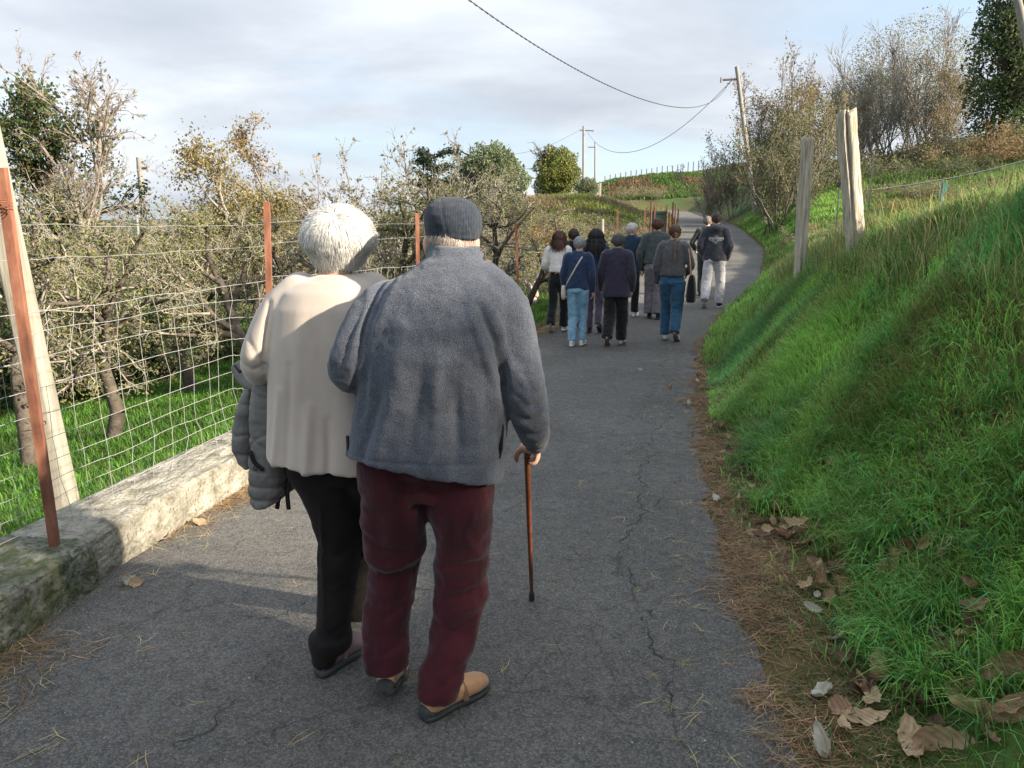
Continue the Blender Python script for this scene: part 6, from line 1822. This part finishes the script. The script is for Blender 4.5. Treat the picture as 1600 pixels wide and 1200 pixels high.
# ---------------------------------------------------------------- the walkers ahead
def walker(label, u, vfoot, vhead, yaw, o, group="walkers in the group ahead"):
    g = hit(u, vfoot)
    top = P(u, vhead, g[1])
    H = top[2] - g[2]
    s = H / 1.72
    yaw = math.radians(yaw)
    R = rotm(yaw, .05 if not o.get('stoop') else .12)
    root = empty("person", g, label, "person", group)
    def w(x, y, z): return g + rotm(yaw) @ (np.array([x, y, z]) * s)
    B = o.get('build', 1.0)
    J = {'R': R, 'Rh': rotm(yaw + math.radians(o.get('turn', 0)), o.get('nod', .08))}
    ly = .05 + (.03 if not o.get('stoop') else .06)
    J['head'] = w(0, ly, 1.60); J['neck'] = w(0, ly * .6, 1.45)
    sw = .165 * (.9 + .1 * B)
    J['shL'] = w(-sw, .01, 1.40); J['shR'] = w(sw, .01, 1.40)
    arms = o.get('arms', {})
    for sd, sx in (('L', -1), ('R', 1)):
        e = arms.get(sd, dict(e=(.065, -.02, -.28), w=(.06, .08, -.52)))
        J['el' + sd] = w(sx * (sw + e['e'][0] * B), e['e'][1], 1.40 + e['e'][2])
        J['wr' + sd] = w(sx * (sw + e['w'][0] * B), e['w'][1], 1.40 + e['w'][2])
    J['hipL'] = w(-.085, 0, .90); J['hipR'] = w(.085, 0, .90)
    back = o.get('back', 'R'); st = o.get('stride', .24)
    sp = o.get('spread', .085)
    for sd, sx in (('L', -1), ('R', 1)):
        if sd == back:
            J['kn' + sd] = w(sx * sp, .05 - st * .25, .49); J['an' + sd] = w(sx * sp, -st * .9, .17 if o.get('lift', 1) else .1)
        else:
            J['kn' + sd] = w(sx * sp, .07 + st * .3, .48); J['an' + sd] = w(sx * sp * .95, st * .55, .095)
        J['ft' + sd] = rotm(yaw) @ np.array([0.1 * sx, 1, 0])
    obj("body", body_mesh(J, s, .0115, .4, build=B), M_skin, root)
    eyes(J, s, root)
    # top
    hz_ = o.get('hem', .86); tw = o.get('tw', 1.0) * B
    def rr(x): return R[:, 0] * x * s
    def ff(x): return R[:, 1] * x * s
    hemc = w(0, .0, hz_)
    prof = [(hz_, .178, .135), (hz_ + .03, .182, .138), (max(hz_ + .1, 1.0), .176, .135), (1.12, .165, .130), (1.25, .175, .125), (1.36, .180, .112), (1.43, .155, .092), (1.475, .10, .075), (1.50, .066, .064)]
    if o.get('flare'): prof[0] = (hz_, .20, .155); prof[1] = (hz_ + .03, .20, .155)
    t = [loft([(w(0, .02 + .03 * (z - .9), z), rr(a * tw), ff(d * (.85 + .15 * tw)), 2.35) for z, a, d in prof], 30)]
    ar = o.get('sleeve', .058)
    for sd in 'LR':
        sh, el, wr = J['sh' + sd], J['el' + sd], J['wr' + sd]
        inn = sh * .8 + (J['neck']) * .2
        t.append(tube([inn, sh, sh * .5 + el * .5, el, el * .45 + wr * .55, wr * .97 + el * .03], [x * s for x in (.07, (ar + .014), ar + .006, ar, ar * .92, ar * .78)], 18, sub=2))
    if o.get('collar'):
        t.append(tube([w(math.sin(a) * .072, ly * .8 - math.cos(a) * .072, 1.50 - .012 * math.cos(a)) for a in np.linspace(-2.4, 2.4, 14)], [(.009 * s, .026 * s)] * 14, 10, flat=(0, -1, 0)))
    if o.get('hood'):
        t.append(ell(w(0, -.085, 1.445), (.115 * s, .062 * s, .062 * s), R)); t.append(tube([w(-.085, .03, 1.50), w(-.08, -.05, 1.50), w(0, -.085, 1.49), w(.08, -.05, 1.50), w(.085, .03, 1.50)], [.028 * s] * 5, 12))
    tm = union("top", t, .0105 * s / .95, 3)
    sd_ = abs(hash(label)) % 997 if False else (len(label) * 13 + int(u)) % 997
    displace(tm, lambda co, no: (.0075 * fbm((co - g) * np.array([9, 9, 4.]), 2, sd_) + .004 * fbm((co - g) * np.array([22, 22, 16.]), 2, sd_ + 3)) * (1 if not o.get('smooth') else .6))
    top_o = obj(o.get('topname', "jumper"), tm, o['top'], root)
    # trousers
    tr = []
    wl, wk, wa = o.get('legs', (.098, .078, .070))
    for sdd in 'LR':
        hp, kn, an = J['hip' + sdd], J['kn' + sdd], J['an' + sdd]
        an2 = an + np.array([0, 0, (-.005 if sdd == back else -.005) * s])
        tr.append(tube([hp, hp * .55 + kn * .45, kn, kn * .5 + an2 * .5, an2], [wl * s * B ** .5, (wl * .55 + wk * .45) * s, wk * s, (wk + wa) / 2 * s, wa * s], 18, sub=2, ends=False))
    tr.append(loft([(w(0, .02 * (z > .9), z), rr(a * B), ff(d * B), 2.4) for z, a, d in ((.82, .09, .07), (.86, .15, .11), (.92, .165, .118), (1.0, .15, .10), (1.05, .13, .09)) if z <= max(hz_ + .085, .87)], 24))
    tm2 = union("trousers", tr, .0105 * s / .95, 3)
    displace(tm2, lambda co, no: .006 * fbm((co - g) * np.array([10, 10, 15.]), 2, sd_ + 9) + .003 * fbm((co - g) * 30, 2, sd_))
    obj("trousers", tm2, o['bottom'], root)
    # shoes
    for sdd, sx in (('L', -1), ('R', 1)):
        an = J['an' + sdd]; fw = J['ft' + sdd]
        if sdd == back and o.get('lift', 1):
            hb = an - fw * .06 * s; hb = np.array([hb[0], hb[1], 0]); hb[2] = h1(hb[0], hb[1]) + .006
            shoe(hb + fw * .055 * s, fw, root, o['shoes'], L=.265 * s, pitch=.62, voxel=.009, sole_t=.028, W=1.0)
        else:
            hb = an - fw * .06 * s; hb[2] = h1(hb[0], hb[1]) + .006
            shoe(hb, fw, root, o['shoes'], L=.265 * s, pitch=0, voxel=.009, sole_t=.028)
    # hair
    hr = o['hair']; hc = J['head'] + J['Rh'] @ (np.array([0, -.012, .018]) * s)
    kind, colr = hr[0], hr[1]
    under = solid("hair_under_%02x%02x%02x" % tuple(int(min(x, 1) * 255) for x in colr), tuple(x * .7 for x in colr), .8)
    if kind in ('short', 'bob', 'crop'):
        vol = {'short': (.080, .100, .094), 'bob': (.088, .103, .096), 'crop': (.075, .095, .091)}[kind]
        parts = [ell(hc + J['Rh'] @ np.array([0, -.006, .006 if kind != 'bob' else -.004]) * s, tuple(x * s for x in vol), J['Rh'])]
        parts += [ell(hc + J['Rh'] @ np.array([0, -.035, -.045]) * s, (.066 * s, .062 * s, .05 * s), J['Rh'])]
        hv = union("hair", parts, .009, 3)
        co = co_of(hv)
        # keep the face free
        q = (co - J['head']) @ J['Rh']
        push = smooth(.045, .085, q[:, 1]) * smooth(.045, -.01, q[:, 2])
        co = co - (J['Rh'][:, 1][None] * (push * .05 * s)[:, None]); hv.vertices.foreach_set("co", co.astype(np.float32).ravel())
        displace(hv, lambda co, no: .009 * fbm(co * 26, 3, sd_))
        ho = obj("hair", hv, under, root)
        sm = strand_mesh("strands", hc, tuple(x * s * .99 for x in vol), J['Rh'], (.05, -.5, .8), 1500, 5, .016 * s, .0045, .3, .1, lambda k: (k[:, 2] > -.5) & ((k[:, 1] < .35) | (k[:, 2] > .35)), sd_, colr, follow=.9, hug=.4, thick=.07)
        obj("strands", sm, M_hair, ho)
    else:
        L = hr[2]
        wdt = hr[3] if len(hr) > 3 else 1.0
        rows = [(0, .02, .10, .03, .03), (-.005, .0, .085, .062, .075), (-.012, 0, .04, .083, .100), (-.02, 0, -.02, .088 * wdt, .098), (-.04, 0, -.09, .092 * wdt, .075), (-.065, 0, -.16, .100 * wdt, .055)]
        n = max(2, int(L / .06))
        for i in range(n):
            f = (i + 1) / n
            rows.append((-.072 - .02 * f, 0, -.16 - L * f, (.100 * wdt) * (1 - .35 * f * f) + .012 * math.sin(i * 2.1 + sd_), .042 * (1 - .5 * f)))
        parts = [loft([(hc + J['Rh'] @ np.array([.0, y, z]) * s, J['Rh'][:, 0] * a * s, J['Rh'][:, 1] * b * s, 2.2) for y, _, z, a, b in rows][::-1], 24)]
        if kind == 'braid': parts = [ell(hc, (.083 * s, .101 * s, .096 * s), J['Rh']), ell(hc + J['Rh'] @ np.array([.02, -.05, -.06]) * s, (.06 * s, .05 * s, .05 * s), J['Rh'])]
        hv = union("hair", parts, .009, 3)
        displace(hv, lambda co, no: .006 * fbm((co - g) * np.array([34, 34, 7.]), 3, sd_))
        ho = obj("hair", hv, under, root)
        if kind == 'long':
            st_n = 7 + int(L / .05)
            sm = strand_mesh("strands", hc, (.086 * s, .104 * s, .097 * s), J['Rh'], (0, -.1, 1), 1700, st_n, .030 * s, .0050, 1.3, .0, lambda k: (k[:, 1] < .25), sd_, colr, follow=.5, hug=.3, thick=.1, lengthvar=.3, curl=hr[4] if len(hr) > 4 else 0)
            obj("strands", sm, M_hair, ho)
        if kind == 'braid':
            sm = strand_mesh("strands", hc, (.083 * s, .101 * s, .096 * s), J['Rh'], (0, .55, .8), 1500, 6, .018 * s, .004, .5, .0, lambda k: (k[:, 1] < .35) & (k[:, 2] > -.6), sd_, colr, follow=1.2, hug=.7, thick=.05)
            obj("strands", sm, M_hair, ho)
            bp = []
            b0 = hc + J['Rh'] @ np.array([.035, -.098, -.05]) * s
            for i in range(9):
                c = b0 + R @ np.array([.006 * (1 if i % 2 else -1), -.035 - .004 * i, -.034 * i]) * s
                r = (.024 - .001 * i) * s
                bp.append(ell(c, (r, r * .75, r * 1.0), R @ rotm(0, 0, .6 if i % 2 else -.6), 12, 8))
            bp.append(tube([b0 + R @ np.array([0, -.072, -.30]) * s, b0 + R @ np.array([.004, -.075, -.36]) * s, b0 + R @ np.array([.0, -.072, -.42]) * s], [.017 * s, .016 * s, .005 * s], 10))
            V, F = join(bp)
            obj("braid", union("braid", [(V, F)], .005, 1), solid("braid_hair", (.16, .09, .055), .6), ho)
    return dict(root=root, J=J, w=w, s=s, R=R, g=g, top=tm, top_o=top_o, wo=base_of(root))
WHT = (solid("white_trainer", (.62, .62, .60), .6), solid("pale_sole", (.55, .54, .52), .7))
WHD = (WHT[0], solid("grey_tread", (.16, .14, .13), .8))
DRK = (solid("black_trainer", (.02, .02, .022), .6), solid("dark_tread", (.05, .05, .05), .8))
BLW = (DRK[0], WHT[1])
M_white_k = fabric("white_knit", (.62, .58, .55), scale=30); M_navy = fabric("navy_knit", (.016, .030, .070), (.028, .046, .095), scale=30)
M_dkplum = fabric("dark_plum_wool", (.026, .022, .038), (.040, .034, .056), scale=30); M_black_c = fabric("black_cloth", (.010, .010, .011), scale=20)
M_ltjean = fabric("light_blue_denim", (.13, .26, .38), (.22, .38, .50), scale=12); M_dkjean = fabric("dark_blue_denim", (.018, .060, .115), (.035, .095, .165), scale=12)
M_green_g = fabric("grey_green_wool", (.052, .062, .062), (.075, .088, .086), scale=15); M_grey_k = fabric("charcoal_grey_knit", (.070, .068, .072), (.10, .098, .10), scale=25)
M_grtr = fabric("mauve_grey_trousers", (.13, .115, .125), (.18, .16, .17), scale=12); M_lgrey = fabric("light_grey_cloth", (.42, .41, .43), (.52, .51, .53), scale=10)
M_hood = fabric("dark_grey_hoodie_cotton", (.034, .034, .045), (.056, .056, .070), scale=10); M_khaki = fabric("khaki_green", (.030, .038, .028), scale=15)
M_purp = fabric("purple_grey_denim", (.075, .055, .085), scale=15); M_pinkt = fabric("pale_pink", (.62, .42, .38), scale=20)
walker("woman with wavy brown hair in a white jumper at the left of the group", 871, 519, 360, -14, dict(top=M_white_k, bottom=M_black_c, shoes=WHT, hem=1.02, back='L', build=.9, legs=(.092, .075, .075), hair=('long', (.085, .035, .028), .10, 1.05, .12), arms={'L': dict(e=(.09, .0, -.26), w=(.06, .16, -.36))}))
walker("dark haired person half hidden behind the woman in the white jumper", 893, 510, 357, -14, dict(top=M_black_c, bottom=M_black_c, shoes=WHD, hair=('short', (.05, .035, .03)), collar=1, back='R', build=.95))
a3 = walker("grey haired woman in navy jumper and light jeans with a cream crossbody bag", 901, 541, 369, -15, dict(top=M_navy, bottom=M_ltjean, shoes=WHT, hem=.90, back='L', stride=.10, lift=0, build=1.04, spread=.07, stoop=1, hair=('short', (.33, .33, .33)), legs=(.095, .075, .060), topname="jumper"))
walker("woman with very long black hair walking between the navy jumper and dark coat", 927, 521, 357, -15, dict(top=M_navy, bottom=M_purp, shoes=DRK, hem=.92, back='R', stride=.12, build=.95, hair=('long', (.022, .018, .020), .42, 1.15), legs=(.085, .066, .056)))
walker("old woman in a long dark plum coat and wide black trousers, dark grey hair", 960, 541, 365, -16, dict(top=M_dkplum, bottom=M_black_c, shoes=WHD, hem=.76, back='L', flare=1, stride=.26, build=1.12, stoop=1, hair=('bob', (.085, .090, .088)), collar=1, legs=(.105, .095, .090), sleeve=.066, topname="coat"))
walker("white haired man in a dark navy jacket turning his face to the right", 982, 496, 348, -20, dict(top=fabric("blue_navy_jacket", (.014, .030, .050), scale=15), bottom=M_black_c, shoes=WHT, hem=.84, back='L', turn=-55, stride=.2, lift=0, build=1.05, hair=('short', (.62, .58, .54)), collar=1, topname="jacket"))
walker("brown haired woman in loose grey green jacket and wide mauve grey trousers", 1021, 498, 341, -17, dict(top=M_green_g, bottom=M_grtr, shoes=DRK, hem=.95, back='R', stride=.10, lift=0, build=1.08, tw=1.05, sleeve=.068, hair=('bob', (.12, .045, .028)), legs=(.11, .105, .105), arms={'L': dict(e=(.10, -.02, -.27), w=(.10, .06, -.52))}, topname="jacket"))
a8 = walker("woman with a brown braid, charcoal jumper and blue jeans carrying a black bag", 1046, 534, 350, -18, dict(top=M_grey_k, bottom=M_dkjean, shoes=WHD, hem=.97, back='R', stride=.20, build=1.06, hair=('braid', (.13, .075, .048), .1), legs=(.112, .090, .080), arms={'R': dict(e=(.09, .03, -.27), w=(.03, .16, -.38))}, topname="jumper"))
a9 = walker("young man in a dark hoodie with white print and pale grey trousers", 1112, 482, 332, -18, dict(top=M_hood, bottom=M_lgrey, shoes=BLW, hem=.86, back='L', stride=.22, spread=.12, build=1.05, tw=1.08, hood=1, sleeve=.068, hair=('crop', (.060, .040, .035)), legs=(.105, .088, .078), arms={'L': dict(e=(.09, -.03, -.27), w=(.02, .10, -.50)), 'R': dict(e=(.09, -.03, -.27), w=(.04, .08, -.50))}, topname="hoodie"), group="the two men walking ahead on the right")
walker("man in a khaki green jacket mostly hidden behind the young man in the hoodie", 1099, 464, 337, -18, dict(top=M_khaki, bottom=M_khaki, shoes=DRK, hem=.86, back='R', build=1.02, lift=0, hair=('crop', (.24, .20, .17)), arms={'L': dict(e=(.13, -.01, -.25), w=(.08, .14, -.38))}, topname="jacket"), group="the two men walking ahead on the right")

# white print across the hoodie back: small strokes and the row of block capitals, too small to be read
def on_back(a, verts):
    me = a['top']; co = co_of(me) + a['wo']
    bvh = BVHTree.FromPolygons([Vector(v) for v in co], [tuple(p.vertices) for p in me.polygons])
    out = []
    f = Vector(rotm(math.radians(-18))[:, 1])
    for x, z in verts:
        o_ = Vector(a['w'](x, -.6, z))
        h = bvh.ray_cast(o_, f)
        out.append(np.array(h[0] - f * .004) if h[0] is not None else a['w'](x, -.16, z))
    return np.array(out)
V2, F2 = [], []
def quadp(x0, x1, z0, z1):
    n = len(V2); V2.extend([(x0, z0), (x1, z0), (x1, z1), (x0, z1)]); F2.append((n, n + 1, n + 2, n + 3))
rr_ = random.Random(4)
x = -.105
while x < .135:
    wd = rr_.uniform(.011, .016)
    quadp(x, x + .0045, 1.245, 1.285); quadp(x + .0055, x + wd, 1.277, 1.285)
    if rr_.random() < .6: quadp(x + .0055, x + wd, 1.262, 1.269)
    if rr_.random() < .6: quadp(x + .0055, x + wd, 1.245, 1.252)
    x += wd + .004
for z, x0, x1 in ((1.302, -.015, .055), (1.228, -.095, -.01), (1.228, .02, .115), (1.205, -.05, .06), (1.182, -.01, .035)):
    xx = x0
    while xx < x1:
        wd = rr_.uniform(.006, .014); quadp(xx, xx + wd, z, z + .008); xx += wd + .003
obj("printed_lettering", make_mesh("printed_lettering", on_back(a9, V2), F2, False), solid("white_print", (.6, .6, .6), .7), a9['root'])

# crossbody bag of the navy-jumper woman
w = a3['w']; s3 = a3['s']
M_cream = solid("cream_leather", (.55, .50, .42), .5)
bag = empty("crossbody_bag", w(-.205, -.02, .78), "cream crossbody bag hanging at the left hip of the woman in light jeans", "bag")
obj("pouch", union("pouch", [loft([(w(-.215, -.05, z), a3['R'][:, 0] * .035 * s3 * k, a3['R'][:, 1] * .075 * s3 * k, 2.6) for z, k in ((.74, .5), (.76, .85), (.82, 1), (.90, .95), (.955, .75), (.965, .5))], 20)], .008, 2), M_cream, bag)
stp = []
me_ = a3['top']; co_ = co_of(me_) + a3['wo']
bv = BVHTree.FromPolygons([Vector(v) for v in co_], [tuple(p.vertices) for p in me_.polygons])
fwd3 = Vector(a3['R'][:, 1])
for k in range(15):
    f = k / 14
    x, z = -.215 + (.075 + .215) * f, .955 + (1.475 - .955) * f
    h = bv.ray_cast(Vector(w(x, -.6, z)), fwd3)
    stp.append(np.array(h[0] - fwd3 * .004) if h[0] is not None else w(x, -.10, z))
for k in range(1, 14): stp[k] = (stp[k - 1] + stp[k] + stp[k + 1]) / 3
obj("strap", make_mesh("strap", *tube(stp, [(.003, .011)] * 15, 8, flat=(0, -1, 0))), M_cream, bag)
# black tote bag
w = a8['w']; s8 = a8['s']; R8 = a8['R']
tote = empty("tote_bag", w(.30, -.02, .62), "soft black tote bag with tan handles on the arm of the woman with the braid", "bag")
obj("bag_body", union("bag_body", [loft([(w(.285, -.03, z), R8[:, 0] * .060 * k * s8, R8[:, 1] * .125 * k2 * s8, 3.2) for z, k, k2 in ((.60, .9, .9), (.615, 1.15, 1.0), (.72, 1.2, 1.0), (.86, 1.0, .95), (.97, .7, .9), (1.0, .4, .85))], 24)], .008, 2), M_black_c, tote)
for dy in (-.09, .02):
    obj("handle", make_mesh("handle", *tube([w(.27, dy, .98), w(.262, dy * .8 - .02, 1.12), w(.235, dy * .5 - .02, 1.30), w(.20, -.015, 1.435), w(.23, .05 + dy * .3, 1.28), w(.26, .07 + dy * .2, .99)], [(.004, .010)] * 6, 8, sub=3)), solid("tan_leather", (.42, .23, .13), .6), tote)
# stump (needs the tube helper)
SS, A0, A1, M_stump, stump = STUMP
sm_ = union("stump_wood", [tube([a, b], [r0, r1], 12) for (a, b), r0, r1 in zip(SS, A0, A1)], .014, 2)
displace(sm_, lambda co, no: .018 * fbm(co * np.array([14, 14, 7.]), 3, 3))
obj("stump_wood", sm_, M_stump, stump)
# ================================================================== fallen leaves, pebbles, weeds
def leaf_mesh(seed, L=.15, W=.055, curl=.5, fold=.35, wave=.006):
    g = np.random.default_rng(seed)
    n, m = 13, 7
    u = np.linspace(0, 1, n)
    w = W / 2 * (np.sin(np.pi * u ** .8) ** .75) * (1 + .10 * np.sin(u * 40 + seed))
    V = []
    for i in range(n):
        for j in range(m):
            s = (j / (m - 1)) * 2 - 1
            x = (u[i] - .5) * L; y = s * w[i]
            z = fold * abs(y) + curl * (x ** 2) / L * 1.6 + wave * math.sin(u[i] * 19 + s * 3 + seed) * abs(s)
            z += .5 * curl * (y * y) / max(W, 1e-3) * 3 * (s if seed % 2 else 1)
            V.append((x, y, z))
    V = np.array(V); V[:, 2] += .0008 * np.cos(np.arange(len(V)) % m * 3.1)
    I = np.arange(n * m).reshape(n, m)
    F = [(I[i, j], I[i + 1, j], I[i + 1, j + 1], I[i, j + 1]) for i in range(n - 1) for j in range(m - 1)]
    me = make_mesh("dry_leaf", V, F)
    # slim stalk: narrow tail vertices
    st_ = np.array([(-L * .5, -.0012, curl * .25 * L * 1.6), (-L * .5, .0012, curl * .25 * L * 1.6), (-L * .68, .001, curl * .4 * L), (-L * .68, -.001, curl * .4 * L)])
    V2 = np.vstack([V, st_]); F2 = F + [(len(V), len(V) + 1, len(V) + 2, len(V) + 3)]
    return make_mesh("dry_leaf", V2, F2)
def leafm(name, a, b):
    def ex(nt, vec, colr):
        N, L = nt.nodes, nt.links
        w = N.new("ShaderNodeTexWave"); w.wave_type = 'BANDS'; w.bands_direction = 'DIAGONAL'; w.inputs["Scale"].default_value = 26; w.inputs["Distortion"].default_value = 1.2
        L.new(vec, w.inputs["Vector"])
        r = N.new("ShaderNodeMapRange"); r.inputs[3].default_value = .78; r.inputs[4].default_value = 1.08; L.new(w.outputs["Fac"], r.inputs[0])
        m = N.new("ShaderNodeMixRGB"); m.blend_type = 'MULTIPLY'; m.inputs[0].default_value = 1
        L.new(colr, m.inputs[1]); L.new(r.outputs[0], m.inputs[2]); return m.outputs[0]
    return pmat(name, two(a, b), scale=22, detail=6, rough=.75, transl=.2, bump=.4, bscale=90, bdist=.003, extra=ex)
LM = {'brown': leafm("leaf_brown", (.24, .14, .08), (.40, .26, .16)), 'tan': leafm("leaf_tan", (.36, .24, .13), (.52, .37, .23)), 'pale': leafm("leaf_pale_grey", (.36, .33, .25), (.50, .47, .38)), 'dark': leafm("leaf_dark_brown", (.10, .055, .035), (.19, .11, .075)),
      'green': pmat("leaf_fresh_green", two((.07, .22, .03), (.12, .32, .05)), scale=15, rough=.5, transl=.3)}
SHAPES = {}
def lshape(c, k):
    key = (c, k)
    if key not in SHAPES:
        me = leaf_mesh(k + 3, *[(.15, .060, .7, .35), (.14, .050, 1.3, .5), (.17, .062, .35, .2), (.12, .055, 1.6, .7), (.10, .060, .6, .5)][k])
        me.materials.append(LM[c]); SHAPES[key] = me
    return SHAPES[key]
def leaf(u, v, c, k, rz, L=1.0, rx=0.0, ry=0.0, lift=.012, label=None, group=None, xy=None):
    p = hit(u, v) if xy is None else np.array([xy[0], xy[1], h1(*xy)])
    rc = road_coords([p[0]], [p[1]])
    if abs(rc[0][0]) < rc[2][0]: p[2] = rc[1][0] + .008
    if rc[0][0] - rc[2][0] > .6 and p[1] < 8: lift += .035
    o = bpy.data.objects.new("dry_leaf", lshape(c, k))
    o.location = (p[0], p[1], p[2] + lift)
    # lie along the ground
    nx_ = (h1(p[0] + .06, p[1]) - h1(p[0] - .06, p[1])) / .12; ny_ = (h1(p[0], p[1] + .06) - h1(p[0], p[1] - .06)) / .12
    q = Vector((-nx_, -ny_, 1)).to_track_quat('Z', 'Y')
    if abs(nx_) + abs(ny_) < .02: q = Matrix.Identity(3).to_quaternion()
    from mathutils import Euler
    o.rotation_mode = 'QUATERNION'
    o.rotation_quaternion = q @ Euler((rx, ry, rz)).to_quaternion()
    o.scale = (L * .84,) * 3
    col.objects.link(o)
    return tag(o, label, "leaf", group)
gl = "large dead leaves on the verge and lower bank"
for u, v, c, k, rz, L, rx, ry, lb in named: leaf(u, v, c, k, rz, L, rx, ry, label=lb)
# the heap at (1215, 830) and the drift along the edge
for (xy, c, k, rz, sc_, rx, ry, lift, grp, lb) in HEAP:
    leaf(0, 0, c, k, rz, sc_, rx, ry, lift=lift, group=grp, label=lb, xy=xy)
for (u, v, rz, L, lb) in ((1335, 950, .9, 1.3, "bright green broad leaf in the leaf cluster"), (1358, 955, 1.6, 1.2, "second bright green leaf right of the first one")):
    o = leaf(u, v, 'green', 2, rz, L, .5, .2, label=lb); o.name = "green_leaf"
# small loose stones on the asphalt
M_peb = solid("pale_stone", (.42, .41, .38), .9)
g = np.random.default_rng(3)
parts = []
for _ in range(260):
    y = 1.9 + 7 * g.random() ** 1.6; x = g.uniform(-2.0, 2.2)
    t, z, hw, _, _ = road_coords([x], [y])
    if abs(t[0]) > hw[0] - .02: continue
    r = g.uniform(.0018, .0055)
    d = unit(g.normal(size=(6, 3))) * r; c = np.array([x, y, z[0] + .006 + r * .3])
    o6 = np.array([[1, 0, 0], [-1, 0, 0], [0, 1, 0], [0, -1, 0], [0, 0, 1], [0, 0, -1]]) * r * g.uniform(.6, 1.2, (6, 3))
    parts.append((c + o6, [(0, 2, 4), (2, 1, 4), (1, 3, 4), (3, 0, 4), (2, 0, 5), (1, 2, 5), (3, 1, 5), (0, 3, 5)]))
tag(obj("loose_grit", make_mesh("loose_grit", *join(parts), smooth_sh=False), M_peb), "pale grit scattered on the asphalt", kind="stuff")
